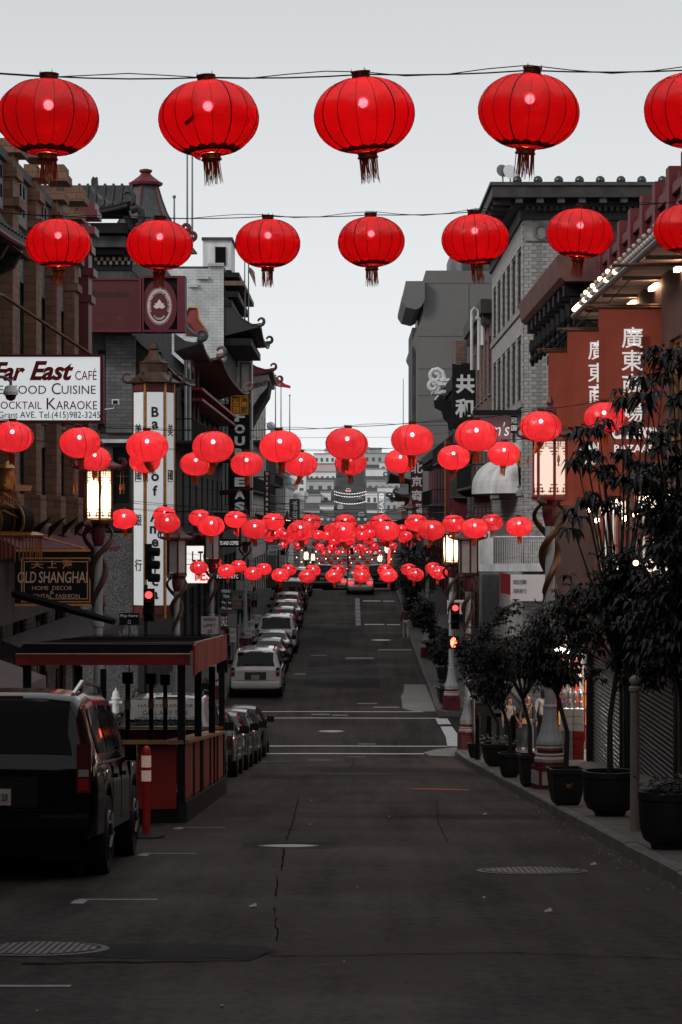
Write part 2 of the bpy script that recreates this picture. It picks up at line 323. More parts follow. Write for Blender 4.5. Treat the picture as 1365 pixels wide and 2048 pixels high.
# painted lines (each a sheet 4 mm above the road)
def sheet(name,poly,mat,par,dz=.004,**k):
    mb=MB(); mb.add([(x,y,gz(y)+dz) for x,y in poly],[tuple(range(len(poly)))]); return O(name,mb,mat,par,**k)
for y0,x0,x1 in ((75.7,-2.6,2.2),(78.7,-2.8,3.0),(88.6,-3.4,3.1),(91.1,-3.6,2.6)):
    n=6; mb=MB(); yy=[y0+.18*math.sin(i*.9)*.3 for i in range(n+1)]
    for i in range(n):
        a=x0+(x1-x0)*i/n; b=x0+(x1-x0)*(i+1)/n; o=len(mb.v)
        mb.v+=[(a,yy[i]-.13,gz(yy[i])+.006),(b,yy[i+1]-.13,gz(yy[i+1])+.006),(b,yy[i+1]+.13,gz(yy[i+1])+.006),(a,yy[i]+.13,gz(yy[i])+.006)]; mb.f.append((o,o+1,o+2,o+3))
    O('crosswalk_line',mb,LINE,road)
sheet('crosswalk_line',[(3.02,78.6),(3.62,78.6),(3.55,82),(3.45,85.6),(3.05,85.6),(3.1,82)],LINE,road,.009); sheet('crosswalk_line',[(3.0,86.4),(3.45,86.4),(3.4,88.4),(2.98,88.4)],LINE,road,.009)
sheet('gutter_apron',[(2.35,75.0),(3.05,74.4),(3.5,77.2),(4.6,77.6),(3.2,78.2),(2.6,77.4),(2.2,76.2)],PAVE2,road,.005)
sheet('gutter_apron',[(1.9,92.5),(2.3,91.2),(3.09,91.2),(3.09,104),(2.2,104),(2.1,100),(1.95,98)],PAVE2,road,.005)
for x0,x1,y in ((-2.44,-1.73,22.3),(-2.42,-1.79,28.9),(-2.42,-1.75,34.7),(-2.45,-1.75,15.6),(-2.5,-1.7,70.5)):
    sheet('parking_mark',[(x0,y-.05),(x1,y-.05),(x1,y+.05),(x0,y+.05)],LINEW,road); sheet('parking_mark',[(x0-.02,y-.45),(x0+.1,y-.45),(x0+.1,y-.06),(x0-.02,y-.06)],LINEW,road)
for i in range(7): sheet('lane_mark',[(.25,143+i*3.2),(.55,143+i*3.2),(.55,145.9+i*3.2),(.25,145.9+i*3.2)],LINEW,road)
for y in (143.5,162.5): sheet('stop_line',[(.75,y),(1.9,y),(1.9,y+.7),(.75,y+.7)],LINE,road); sheet('stop_line',[(2.05,y-.1),(2.8,y-.1),(2.8,y+.5),(2.05,y+.5)],LINE,road)
for x,y,a,b in ((-.9,71.5,.35,.2),(.15,73.9,.3,.15),(1.3,93.0,.5,.25),(.6,94.6,.4,.2),(-1.1,90,.35,.2),(-.4,89.7,.3,.2),(.5,79.6,.3,.15),(-2.2,110,.3,.3),(-1.6,122,.4,.2),(.4,120,.7,.5),(2.2,126,.9,.5),(-.3,104,.2,.8)):
    sheet('road_colour_patch',[(x-a,y-b),(x+a,y-b*.8),(x+a*.9,y+b),(x-a*.9,y+b*.9)],LINEW,road)
# darker patches of resurfacing with tar seams
for pl in ([(-2.2,17.5),(-1.4,17.2),(-.7,17.25),(-.5,17.7),(-.62,18.1),(-1.3,18.35),(-2.0,18.2)],[(-2.3,56),(2.2,55),(2.4,58),(-2.3,59)],[(-.5,60),(2.8,59.5),(2.8,64),(-.4,64.5)],[(-1.0,38),(2.8,37),(2.9,38.3),(-.9,39.2)],[(-2,102),(1.2,102),(1.2,118),(-2,118)],[(-3,128),(0,128),(0,142),(-3,142)],[(-1.3,30.0),(-.2,29.8),(-.15,31.2),(-1.35,31.2)]):
    sheet('road_patch',pl,ASPH2,road,.003)
def crack(pts,w=.03):
    mb=MB(); pr=None; P2=[]
    for (a,b),(c,d) in zip(pts,pts[1:]):
        n=max(2,int(math.hypot(c-a,d-b)/.18))
        for i in range(n): P2.append((a+(c-a)*i/n+random.gauss(0,.008),b+(d-b)*i/n+random.gauss(0,.03)))
    P2.append(pts[-1]); along=abs(pts[-1][1]-pts[0][1])>abs(pts[-1][0]-pts[0][0])
    for x,y in P2:
        o=len(mb.v); q=w*.6*random.uniform(.2,1.1); dx,dy=(q,0) if along else (0,q*1.6)
        mb.v+=[(x-dx,y-dy,gz(y-dy)+.0065),(x+dx,y+dy,gz(y+dy)+.0065)]
        if pr is not None: mb.f.append((pr,pr+1,o+1,o))
        pr=o
    O('road_crack',mb,TAR,road)
crack([(-.95,45),(-.85,37),(-.82,31.5)],.016); crack([(-.8,29.8),(-.72,26)],.018); crack([(-.74,25.2),(-.68,22.6)],.014); crack([(-.66,21.5),(-.55,18.5)],.01); crack([(-.6,17.4),(1.2,17.6),(2.9,16.9)],.016); crack([(-2.2,16.9),(-.7,17.1),(-.55,17.8)],.03)
crack([(-.3,34.5),(1.6,33.6),(2.5,34)],.018); crack([(-2,53),(1.5,52),(2.9,52.6)],.02); crack([(-.1,27),(.6,26.6)],.012); crack([(1.2,31),(1.25,36),(1.5,44)],.012); crack([(-2.3,42),(-.8,41),(2.8,42)],.02); crack([(0,63),(.1,74)],.02)
# manhole covers
def manhole(x,y,r,label,bright=False,grid=True):
    e=E('manhole_cover',(x,y,gz(y)),label,'manhole'); e.rotation_euler=(gs(y),0,0)
    O('frame_ring',MB().lathe([(r*1.12,-.02),(r*1.12,.006),(r,.009),(r,-.02)],36),IRON,e,local=True)
    m=M('worn steel cover',(.5,.51,.52),.28,.8,var=.2) if bright else M('cast iron cover',(.075,.07,.066),.5,.5,var=.3)
    O('cover',MB().lathe([(.001,.004),(r*.985,.004)],36),m,e,local=True)
    if grid:
        mb=MB(); st=r*.11; n=int(r/st)
        for i in range(-n,n+1):
            for j in range(-n,n+1):
                if math.hypot(i,j)*st<r*.93: mb.box(i*st-.02*r/.5,i*st+.02*r/.5,j*st-.02*r/.5,j*st+.02*r/.5,.0045,.013)
        O('tread_studs',mb,M('worn cast iron',(.16,.15,.14),.4,.6,var=.3),e,local=True,kind='stuff')
manhole(-.76,30.4,.33,'bright polished steel manhole cover in the middle of the near road',True,False)
manhole(1.88,26,.52,'large studded iron manhole cover near the right hand kerb')
manhole(-2.25,17.9,.46,'studded iron manhole cover on the road behind the black car'); manhole(-.67,84,.42,'round manhole cover in the middle of the crossing',True,False)
manhole(-.5,130,.45,'manhole cover on the rising road past the crossing',True,False); manhole(1.6,133,.5,'wide pale manhole cover near the kerb of the rising road',True,False)
mb=MB()
for i in range(260):
    if i<30: x,y=random.uniform(-2,3),random.uniform(12,70)
    else: y=random.uniform(18,70); x=3.1-abs(random.gauss(0,.16))
    s=random.uniform(.006,.018)*(1.2 if i<30 else .8); a=random.random()*3; z=gz(y)+.008
    mb.add([(x+s*math.cos(a+k*1.57)*(1 if k%2 else .6),y+s*2*math.sin(a+k*1.57),z+random.uniform(0,.01)) for k in range(4)],[(0,1,2,3)])
O('litter',mb,LITTER,label='small paper scraps and leaves along the right kerb',cat='litter',kind='stuff')
for nm,x,y in (('a',1.65,21.0),('b',2.05,38.5),('c',-.85,21.5),('d',2.6,26.9)):
    mb=MB(); s=.03
    mb.add([(x-s,y-s*2,gz(y)+.01),(x+s*1.3,y-s,gz(y)+.015),(x+s,y+s*2,gz(y)+.03),(x-s*.8,y+s,gz(y)+.012)],[(0,1,2,3)])
    O('paper_scrap',mb,LITTER,label='crumpled white paper scrap lying on the near road',cat='litter',group='paper scraps on the near road')
# ------------------------------------------------------------------ lanterns
def shell_prof(n=16,t0=-1.36,t1=1.36):
    return [(.45*math.cos(t0+(t1-t0)*i/n)**.88,.333*math.sin(t0+(t1-t0)*i/n)) for i in range(n+1)]
NR=16
def lmesh(kind):
    d={}
    gore=lambda a,z:1-.010*(1-abs(math.sin(a*NR/2)))**3
    mb=MB().lathe(shell_prof(20 if kind<2 else 10),64 if kind<2 else 24,mod=gore); mb.f=mb.f[:-2]
    d['shell']=mesh('shell',mb,True)
    rib=lambda a,r,n=12:[Vector((q*1.003*math.cos(a),q*1.003*math.sin(a),z)) for q,z in shell_prof(n)]
    if kind<2: d['rib']=mesh('rib',MB().tube(rib(0,0,18),.0032,4)); d['seam']=mesh('seam',MB().tube(rib(0,0,18),.0062,5))
    else:
        mb=MB()
        d['ribs']=mesh('rib',MB().tube(rib(0,0,8),.0048,3)); d['seam2']=mesh('seam',MB().tube(rib(0,0,8),.0075,3))
        for k in range(NR): mb.tube(rib(2*math.pi*k/NR,0,8),.004,3)
        d['cage']=mesh('rib_cage',mb)
    mb=MB().lathe([(.078,.315),(.088,.322),(.088,.335),(.08,.34),(.08,.375),(.088,.38),(.088,.39),(.02,.392)],16)
    for k in range(3): a=k*2.09+.4; mb.tube([(.08*math.cos(a),.08*math.sin(a),.38),(.08*math.cos(a),.08*math.sin(a),.42)],[.006,.002],4)
    d['cap']=mesh('top_cap',mb)
    d['ring']=mesh('bottom_ring',MB().lathe([(.085,-.318),(.092,-.325),(.092,-.338),(.085,-.343),(.085,-.36),(.093,-.365),(.093,-.378),(.03,-.38)],16))
    mb=MB(); 
    for k in range(46 if kind<2 else 16):
        a=2*math.pi*(k+random.random()*.6)/(46 if kind<2 else 16); r=.083*random.uniform(.55,1); l=random.uniform(.17,.235); q=random.gauss(0,.012); p=random.gauss(0,.012)
        x,y=r*math.cos(a),r*math.sin(a); wd=.0045 if kind<2 else .012
        mb.tube([(x,y,-.375),(x+q*.4,y+p*.4,-.375-l*.5),(x+q,y+p,-.375-l)],[wd,wd*.9,wd*.5],3)
    d['tassel']=mesh('tassel',mb)
    if kind==2:
        mb=MB()
        for k in range(18):
            a=2*math.pi*k/18; r=.05*random.random()+.02; x,y=r*math.cos(a),r*math.sin(a); b=.10+random.uniform(-.03,.03)
            mb.tube([(x,y,-.375),(x+b*.4,y,-.46),(x+b,y,-.55-random.random()*.05)],[.012,.011,.006],3)
        d['tassel2']=mesh('tassel',mb)
    if kind<2:
        mb=MB(); n=64; tz=[(-1.22,0),(-1.02,1)]
        pt=lambda a,t:(.452*math.cos(t)**.88*math.cos(a),.452*math.cos(t)**.88*math.sin(a),.334*math.sin(t))
        for k in range(n):
            a0,a1=2*math.pi*k/n,2*math.pi*(k+1)/n; h=lambda q:-1.06+.10*abs(math.sin(q*8))
            mb.quad(pt(a0,-1.2),pt(a1,-1.2),pt(a1,h(a1)),pt(a0,h(a0)))
        d['trim']=mesh('scallop_trim',mb)
    d['bulb']=mesh('bulb',MB().sphere((0,0,.11),.042,12),True)
    return d
LM={0:lmesh(0),1:lmesh(1),2:lmesh(2)}
for k,sm in ((0,SILK),(1,SILK),(2,SILK2)):
    d=LM[k]; d['shell'].materials.append(sm)
    for n_,m_ in (('rib',RIB),('seam',RIB),('cage',RIBG),('ribs',RIBG),('seam2',RIB),('cap',BRONZE),('ring',GOLD),('tassel',TASSEL),('tassel2',TASSEL),('trim',RIB),('bulb',BULB)):
        if n_ in d: d[n_].materials.append(m_)
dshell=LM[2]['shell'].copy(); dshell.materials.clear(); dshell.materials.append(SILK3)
def lantern(kind,x,y,z,D,label,group,dim=False,name='paper_lantern'):
    s=D/.9; e=E(name,(x,y,z),label,'lantern',group,(random.gauss(0,.045),random.gauss(0,.045),random.random()*6.28)); e.scale=(s,s,s)
    d=LM[kind]
    def ad(n_,me,rz=0):
        o=bpy.data.objects.new(n_,me); C.objects.link(o); o.parent=e; o.rotation_euler=(0,0,rz); return o
    ad('shell',dshell if dim else d['shell'])
    if kind<2:
        for k in range(NR): ad('rib',d['seam'] if k%4==1 else d['rib'],2*math.pi*(k+.5)/NR)
        ad('scallop_trim',d['trim'])
    elif dim or D/F*0+y>150: ad('rib_cage',d['cage'])
    else:
        for k in range(NR): ad('rib',d['seam2'] if k%5==2 else d['ribs'],2*math.pi*(k+.5)/NR)
    ad('top_cap',d['cap'])
    if not dim:
        ad('bottom_ring',d['ring']); ad('tassel',d['tassel2'] if (kind==2 and random.random()<.35) else d['tassel'],random.random()*6); ad('bulb',d['bulb'])
    return e
ROWS=[ # photo diameter, kind, [(x,y) of the shell centre], cable wording
 (200,0,[(97,235),(418,237),(729,231),(1058,223),(1390,222)],'the topmost cable'),
 (132,1,[(117,487),(320,490),(536,487),(743,484),(951,478),(1160,467),(1372,457)],'the cable above the red temple sign'),
 (84,2,[(25,874),(160,885),(295,893),(427,894),(561,893),(694,888),(825,880),(953,871),(1082,853),(1209,836)],'the cable below the white cafe sign'),
 (65,2,[(190,918),(290,922),(392,928),(494,928),(602,928),(702,926),(802,922),(908,915),(1008,908)],'the cable right behind that below the cafe sign'),
 (54,2,[(248,1038),(335,1046),(423,1052),(510,1058),(602,1061),(687,1064),(775,1062),(864,1060),(950,1057),(1039,1053)],'the cable over the near side of the crossing'),
 (46,2,[(330,1030),(400,1036),(472,1039),(547,1043),(620,1045),(691,1045),(762,1046),(833,1046),(908,1047),(984,1045)],'the cable over the far side of the crossing'),
 (36,2,[(398,1135),(454,1142),(506,1147),(561,1150),(615,1152),(669,1152),(724,1152),(778,1151),(831,1149),(878,1145)],'the low cable above the line of parked cars'),
 (32,2,[(428,1125),(478,1132),(528,1138),(577,1140),(626,1141),(676,1141),(723,1141),(771,1140),(818,1139),(866,1136)],'the second low cable above the parked cars'),
 (26,2,[(405,1062),(505,1068),(550,1069),(570,1070),(637,1070),(655,1071),(724,1071),(740,1066),(813,1072)],'the cable at the brow of the rising road'),
 (24,2,[(480,1064),(512,1066),(560,1062),(625,1058),(660,1057),(725,1057),(755,1058),(803,1058)],'the cable just beyond the brow of the road'),
 (22,2,[(540,1076),(578,1079),(608,1081),(668,1082),(700,1082),(738,1081),(776,1080),(808,1078),(845,1074)],'the dense cable just past the brow'),
 (19,2,[(566,1090),(596,1092),(640,1094),(664,1094),(722,1094),(748,1093),(786,1092),(822,1088)],'the lower dense cable past the brow'),
 (26,2,[(590,1058),(612,1056),(668,1055),(745,1052),(783,1054),(840,1060),(872,1062)],'the cable slung behind the crossing lanterns'),
]
far=[(281,16,1088,[632,653,676,699,719,743,764,775],True),(360,12,1100,[645,668,689,708,731,753],False),(366,12,1106,[648,660,678,700,722,742,757],False),
 (420,11,1118,[636,655,672,690,707,727,746],True),(430,10,1125,[645,662,680,698,716,735],True),(470,9,1133,[640,652,668,684,700,720,738],True),(490,9,1141,[647,660,676,697,714,730],True)]
LD=.66
CAB=M('black cable',(.008,.008,.008),.6,var=0)
def cable(pts,r,label,double=True):
    mb=MB().tube(pts,r,4)
    if double:
        q=[Vector(p)+Vector((0,0,.022*math.sin(i*1.3)+.014)) for i,p in enumerate(pts)]; mb.tube(q,r*.7,4)
    return O('cable',mb,CAB,label=label,cat='cable')
NEAR=[['above the brown pilasters','with a dark tape patch on its side','alone against the open sky','above the satellite dishes','over the bazaar parapet'],
 ['before the brown pilasters','in front of the bank turret','beside the striped flag','alone in the open sky','before the pale brick windows','before the brick frieze','next to the bulb lit canopy'],
 ['under the cafe lettering','above the lit left lamp','across the top of the bank sign','beside the restaurant sign','right of the restaurant sign','above the climbing far road','beside the market sign','before the salon sign','over the dim dragon lamp','against the terracotta banners'],
 ['touching the lit left lamp','low on the bank sign','left of the restaurant letters','over the restaurant letters','by the gifts sign','over the far road','by the pagoda roof','before the hotel sign','before the dome awning']]
for i,(dp,kind,pts,word) in enumerate(ROWS):
    Y=LD*F/dp; tops=[]
    lab=('large glowing red silk lantern on ' if kind<2 else 'glowing red gold ribbed lantern on ')+word
    for j,(px,py) in enumerate(pts):
        p=P(px,py,Y); lantern(kind,p.x,Y,p.z,LD*random.uniform(.985,1.02),lab if i>3 else ('large red silk lantern ','red silk lantern ','gold ribbed red lantern ','smaller gold ribbed red lantern ')[i]+NEAR[i][j]+(', topmost cable',', cable above temple sign',', cable below cafe sign',', next cable behind')[i],'lanterns on '+word); tops.append((p.x,p.z+.37*LD/.9))
    cp=[(LB+.05,Y,tops[0][1]+.25)]
    full=[(LB+.05,tops[0][1]+.1*(tops[0][0]-LB))]+tops+[(RB-.02,tops[-1][1]+.1*abs(RB-tops[-1][0]))]
    if full[-2][0]>RB-.05: full=full[:-1]
    if full[1][0]<LB+.06: full=full[1:]
    line=[]
    for (a,za),(b,zb) in zip(full,full[1:]):
        for k in range(4):
            t=k/4; line.append((a+(b-a)*t,Y,za+(zb-za)*t-.10*abs(b-a)*t*(1-t)*.5))
    line.append((full[-1][0],Y,full[-1][1]))
    cable(line,.006 if kind<2 else .007,'thin black cable carrying lanterns, '+word)
for k,(Y,dp,py,xs_,dim) in enumerate(far):
    Y=Y*LD/.9
    word=['first','second','third','fourth','fifth','sixth','seventh'][k]
    for px in xs_:
        p=P(px,py+random.uniform(-2,2),Y); lantern(2,p.x,Y,p.z,dp/F*Y,'tiny %s red lantern on %s cable beyond the brow'%('dark' if dim else 'lit',word),'%s far row of tiny lanterns'%word,dim)
    z=PZ(py,Y)+.35
    cable([(LB+.1,Y,z+.5),(-3,Y,z+.03),(0,Y,z-.02),(3,Y,z+.03),(RB-.1,Y,z+.5)],.02,'far cable of tiny lanterns, the %s beyond the brow'%word,False)

sheet('road_colour_patch',[(1.18,49.2),(2.3,48.6),(2.32,48.9),(1.7,49.45),(1.2,49.6)],M('red orange streak',(.42,.06,.03),.7,var=.4,scale=6),road,.007)  # thin red-orange streak lying on the road
tp=MB().box(-.035,.035,-.006,.006,-.012,.012); o=O('tape_patch',tp,INKK,bpy.data.objects['paper_lantern.001'],local=True); a=-math.pi/2-.35-bpy.data.objects['paper_lantern.001'].rotation_euler.z; o.location=(.425*math.cos(a),.425*math.sin(a),-.085); o.rotation_euler=(.2,-.6,a+math.pi/2); o.scale=(1.6,1,1.4)
# ------------------------------------------------------------------ building helpers
def mapL(X): return lambda u,z,d:(X-d,u,z)     # wall facing +x (left side of the street)
def mapR(X): return lambda u,z,d:(X+d,u,z)     # wall facing -x
def mapF(Y): return lambda u,z,d:(u,Y+d,z)     # wall facing the camera
def wall(mb,m,u0,u1,z0,z1,ops=(),dep=.22):
    us=sorted({u0,u1,*[q for o in ops for q in o[:2]]}); zs=sorted({z0,z1,*[q for o in ops for q in o[2:4]]})
    inop=lambda u,z:any(o[0]<u<o[1] and o[2]<z<o[3] for o in ops)
    for a,b in zip(us,us[1:]):
        for c,d in zip(zs,zs[1:]):
            if not inop((a+b)/2,(c+d)/2): mb.quad(m(a,c,0),m(b,c,0),m(b,d,0),m(a,d,0))
    for a,b,c,d in [o[:4] for o in ops]:
        for p,q in (((a,c),(b,c)),((b,c),(b,d)),((b,d),(a,d)),((a,d),(a,c))):
            mb.quad(m(*p,0),m(*q,0),m(*q,dep),m(*p,dep))
    return mb
WC={}
def win(par,m,o,style='sash',fm=None,pm=None,sill=True,name='window'):
    """a window with frame, pane and sill in opening o of mapping m"""
    a,b,c,d=o[:4]; fm=fm or OFFWHITE; pm=pm or GLASS; mb=MB(); cx=(a+b)/2
    def bx(mb,u0,u1,z0,z1,d0,d1):
        p=[m(u,z,dd) for dd in (d0,d1) for (u,z) in ((u0,z0),(u1,z0),(u1,z1),(u0,z1))]
        mb.add(p,[(0,1,2,3),(7,6,5,4),(0,4,5,1),(1,5,6,2),(2,6,7,3),(3,7,4,0)])
    t=.07; e=.004
    bx(mb,a+e,a+t,c+e,d-e,.08,.16); bx(mb,b-t,b-e,c+e,d-e,.08,.16); bx(mb,a+t,b-t,c+e,c+t,.08,.16); bx(mb,a+t,b-t,d-t,d-e,.08,.16)
    if style=='sash': bx(mb,a+t,b-t,(c+d)/2-.03,(c+d)/2+.03,.09,.15)
    if style=='cross':
        bx(mb,a+t,b-t,c+(d-c)*.66-.025,c+(d-c)*.66+.025,.09,.15); bx(mb,cx-.025,cx+.025,c+t,d-t,.095,.145)
    w_=O(name,mb,fm,par)
    p=MB(); bx(p,a+t,b-t,c+t,d-t,.115,.135); O('pane',p,pm,w_)
    if sill: s=MB(); bx(s,a-.06,b+.06,c-.08,c-.003,-.07,.14); O('sill',s,fm,w_)
    return w_
def solid(mb,side,X,y0,y1,z0,z1,deep=11,gap=.3):
    """the mass of the building behind its facade"""
    if side=='L': mb.box(X-deep,X-gap,y0+.01,y1-.01,z0,z1-.02)
    else: mb.box(X+gap,X+deep,y0+.01,y1-.01,z0,z1-.02)
def spiral(c,r0,r1,a0,turns,plane='xz',n=14):
    out=[]
    for i in range(n+1):
        t=i/n; r=r0+(r1-r0)*t; a=a0+turns*6.283*t; u,v=r*math.cos(a),r*math.sin(a)
        out.append(Vector(c)+(Vector((u,0,v)) if plane=='xz' else Vector((0,u,v))))
    return out
def eave(par,m,u0,u1,z,proj,h,mat,tiles=True,lift=.5,curl=True,name='tiled_eave',fasc=None,n=16,step=.42):
    """a Chinese eave: concave tiled slope along a wall with upturned corners; m maps (u,z,d) with d negative outwards"""
    L=lambda t:lift*.8*abs(2*t-1)**3
    def S(t,v): return m(u0+(u1-u0)*t, z+h*(1-v)**1.7+L(t)*v*v, -proj*v)
    mb=MB()
    for i in range(n):
        for j in range(5):
            a,b=i/n,(i+1)/n; c,d=j/5,(j+1)/5
            mb.quad(S(a,c),S(b,c),S(b,d),S(a,d))
    und=lambda t,v:m(u0+(u1-u0)*t, z-.12+L(t)*v*v, -proj*v*.97)
    for i in range(n):
        a,b=i/n,(i+1)/n; mb.quad(und(a,0),und(b,0),und(b,1),und(a,1)); mb.quad(und(a,1),und(b,1),S(b,1),S(a,1))
    for t in (0,1): mb.add([S(t,0),S(t,.4),S(t,.7),S(t,1),und(t,1),und(t,0)],[(0,1,2,3,4,5)])
    e=O(name,mb,mat,par)
    if tiles:
        k=max(3,int((u1-u0)/step)); 
        for i in range(k+1):
            t=i/k; O('tile_row',MB().tube([Vector(S(t,v))+Vector((0,0,.03)) for v in (0,.25,.5,.75,1)],.06,5),mat,e)
    f=MB().tube([Vector(m(u0+(u1-u0)*i/n,z-.16+L(i/n),-proj*1.0)) for i in range(n+1)],.06,6); O('fascia',f,fasc or mat,e)
    if curl:
        for t,sg in ((0,-1),(1,1)):
            p=Vector(S(t,1)); q=Vector(S(t-.1*sg,1)); ow=(Vector(m(u0,z,-1))-Vector(m(u0,z,0))); d=((p-q).normalized()*.35+ow*.9).normalized()
            pts=[p-d*.2, p]+[p+d*(.21*math.sin(a))+Vector((0,0,.21*(1-math.cos(a)))) for a in (.4,.9,1.4,2.0,2.6,3.2,3.9,4.5)]
            O('corner_curl',MB().tube(pts,[.13,.13]+[.12-.008*i for i in range(8)],7),mat,e,smooth=True)
    return e
def blk(par,name,x0,x1,y0,y1,z0,z1,mat,**k): return O(name,MB().box(x0,x1,y0,y1,z0,z1),mat,par,**k)
def facade(name,side,y0,y1,zt,mat,label,rows,ncol,ww,fm=None,pm=None,style='sash',zb=None,south=True,cor=None,shop=True,deep=11,balc=None,X=None,cat='building',southmat=None):
    """street front building: one facade wall with window openings, a mass behind, cornice, shop front"""
    X=(LB if side=='L' else RB) if X is None else X; m=mapL(X) if side=='L' else mapR(X)
    sg=1 if side=='L' else -1
    zb=gz(y0)-2 if zb is None else zb; e=E(name,(X,(y0+y1)/2,gz((y0+y1)/2)),label,cat)
    ops=[]; pitch=(y1-y0)/ncol
    for za,zc in rows:
        for i in range(ncol):
            c=y0+(i+.5)*pitch; ops.append((c-ww/2,c+ww/2,za,zc))
    sh=[]
    g0=gz((y0+y1)/2)+.2
    if shop:
        k=max(1,int((y1-y0)/5)); 
        for i in range(k): a=y0+(y1-y0)*(i+.08)/k; b=y0+(y1-y0)*(i+.92)/k; sh.append((a,b,max(gz(a),gz(b))+.2,g0+2.9))
    mb=MB(); wall(mb,m,y0,y1,zb,zt,ops+sh,.22)
    solid(mb,side,X,y0,y1,zb,zt,deep)
    wl=O('wall',mb,mat,e)
    if south:
        a,b=(X-deep,X) if side=='L' else (X,X+deep)
        O('end_wall',MB().box(a,b-.004 if side=='L' else b,y0-.12,y0,zb,zt),southmat or mat,e)
    for o in ops: win(e,m,o,style,fm,pm)
    for o in sh: win(e,m,o,'cross',DARK,GLASS,False,'shop_window')
    if cor:
        cm,ch,cp=cor; x0,x1=(X,X+cp*sg)[::sg]
        blk(e,'cornice',min(x0,x1),max(x0,x1),y0+.005,y1-.005,zt-ch,zt+.12,cm)
        n=int((y1-y0)/1.1)
        for i in range(n):
            yy=y0+.4+i*1.1; xa,xb=sorted((X+.004*sg,X+cp*.8*sg)); blk(e,'bracket',xa,xb,yy,yy+.3,zt-ch-.4,zt-ch-.003,cm)
    if balc:
        for zf,pr in balc: railing(e,X,sg,y0+.6,y1-.6,zf,pr)
    return e,m
def railing(par,X,sg,ya,yb,zf,pr,mat=None,h=.95,deck=True,bars=.35):
    mat=mat or IRON; x=X+pr*sg
    b=None
    if deck: b=blk(par,'balcony',min(X,x),max(X,x),ya,yb,zf-.12,zf,GREYD)
    b=b or par
    O('top_rail',MB().tube([(X,ya,zf+h),(x,ya,zf+h),(x,yb,zf+h)],.03,5),mat,b)
    n=int((yb-ya)/bars)
    for i in range(n+1):
        yy=ya+(yb-ya)*i/n; O('baluster',MB().tube([(x,yy,zf),(x,yy,zf+h)],.014,4),mat,b)
    return b
def awning(par,X,sg,ya,yb,z,pr,drop,mat,val=.25,name='awning'):
    mb=MB(); x=X+pr*sg
    n=max(2,int((yb-ya)/.5))
    for i in range(n):
        a=ya+(yb-ya)*i/n; b=ya+(yb-ya)*(i+1)/n
        mb.quad((X,a,z),(X,b,z),(x,b,z-drop),(x,a,z-drop)); v=val*(1+.25*math.sin(i*2.1))
        mb.quad((x,a,z-drop),(x,b,z-drop),(x+.01*sg,b,z-drop-v),(x+.01*sg,a,z-drop-v))
    mb.quad((X,ya,z),(x,ya,z-drop),(X,ya,z-drop)); mb.quad((X,yb,z),(x,yb,z-drop),(X,yb,z-drop))
    return O(name,mb,mat,par)
# ------------------------------------------------------------------ left side
# nearest left building: out of frame but for its eave and tiled skirt
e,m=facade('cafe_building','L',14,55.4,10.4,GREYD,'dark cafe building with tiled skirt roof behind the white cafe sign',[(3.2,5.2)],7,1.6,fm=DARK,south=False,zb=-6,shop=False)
eave(e,mapL(LB),34,55.3,7.62,.85,.95,TILE,lift=.25,fasc=REDD,curl=False,step=.5)
for y in (46,48,50,52,54): O('eave_bracket',MB().prism([(LB+.01,6.9),(LB+.1,6.7),(LB+.3,7.0),(LB+.6,7.15),(LB+.75,7.42),(LB+.01,7.42)],'y',y,y+.25),DARK,e)
blk(e,'soffit_board',LB+.004,LB+.8,34,55.2,7.44,7.46,DARK)
awning(e,LB,1,36,52,-1.0,1.55,.55,M('striped grey awning cloth',(.16,.13,.135),.85,var=.5,scale=1.2,stretch=(1,14,1)),.42)
blk(e,'shop_board',LB-.02,LB+.1,34,55,-.9,1.3,DARK)
for i in range(20): blk(e,'shutter_slat',LB-.06,LB+.02+.02*(i%2),34,55,-4.4+i*.155,-4.28+i*.155,BLACK)
# brown and grey building on the near corner
y0,y1,zt=55.5,76.2,10.9
e=E('corner_building',(LB,66,gz(66)),'grey brick building with brown painted pilasters on the near street corner','building')
pil=[55.4,59.4,63.75,68.1,72.45,76.2]; WX=LB-.32; m=mapL(WX); ops=[]
for a,b in zip(pil,pil[1:]):
    for c in (.3,.62): 
        u=a+(b-a)*(c-.02); ops+= [(u,u+1.0,4.3,7.6),(u,u+1.0,.9+1.0,3.6)]
    ops.append((a+1.3,b-.45,-4.6-.0,-1.6+.9))
mb=MB(); wall(mb,m,y0,y1,-8,zt-.9,ops,.25); solid(mb,'L',WX,y0,y1,-8,zt-.9,12,.32); O('wall',mb,GREYB,e)
for o in ops:
    if o[2]>0: win(e,m,o,'sash',GREYW)
    else: win(e,m,o,'cross',DARK,GLASS,False,'shop_window')
for i,yp in enumerate(pil[1:]):
    mt=BROWNP if i<4 else MAROON
    blk(e,'pilaster',WX+.004,LB,yp-1.05,yp,1.55,zt-.3,mt)
    blk(e,'pilaster_base',WX+.004,LB+.12,yp-1.15,yp+.06,1.6,2.3,mt); blk(e,'pilaster_base',WX+.006,LB+.24,yp-1.2,yp+.1,1.3,1.59,mt)
    for zz,pr in ((8.2,.10),(9.0,.16),(9.7,.10),(10.25,.2),(10.75,.28)): blk(e,'pilaster_band',WX+.008,LB+pr,yp-1.05-pr*.6,yp+pr*.6,zz,zz+.22,mt)
    blk(e,'pilaster_cap',WX+.01,LB+.2,yp-1.1,yp+.1,zt+.08,zt+.3,mt)
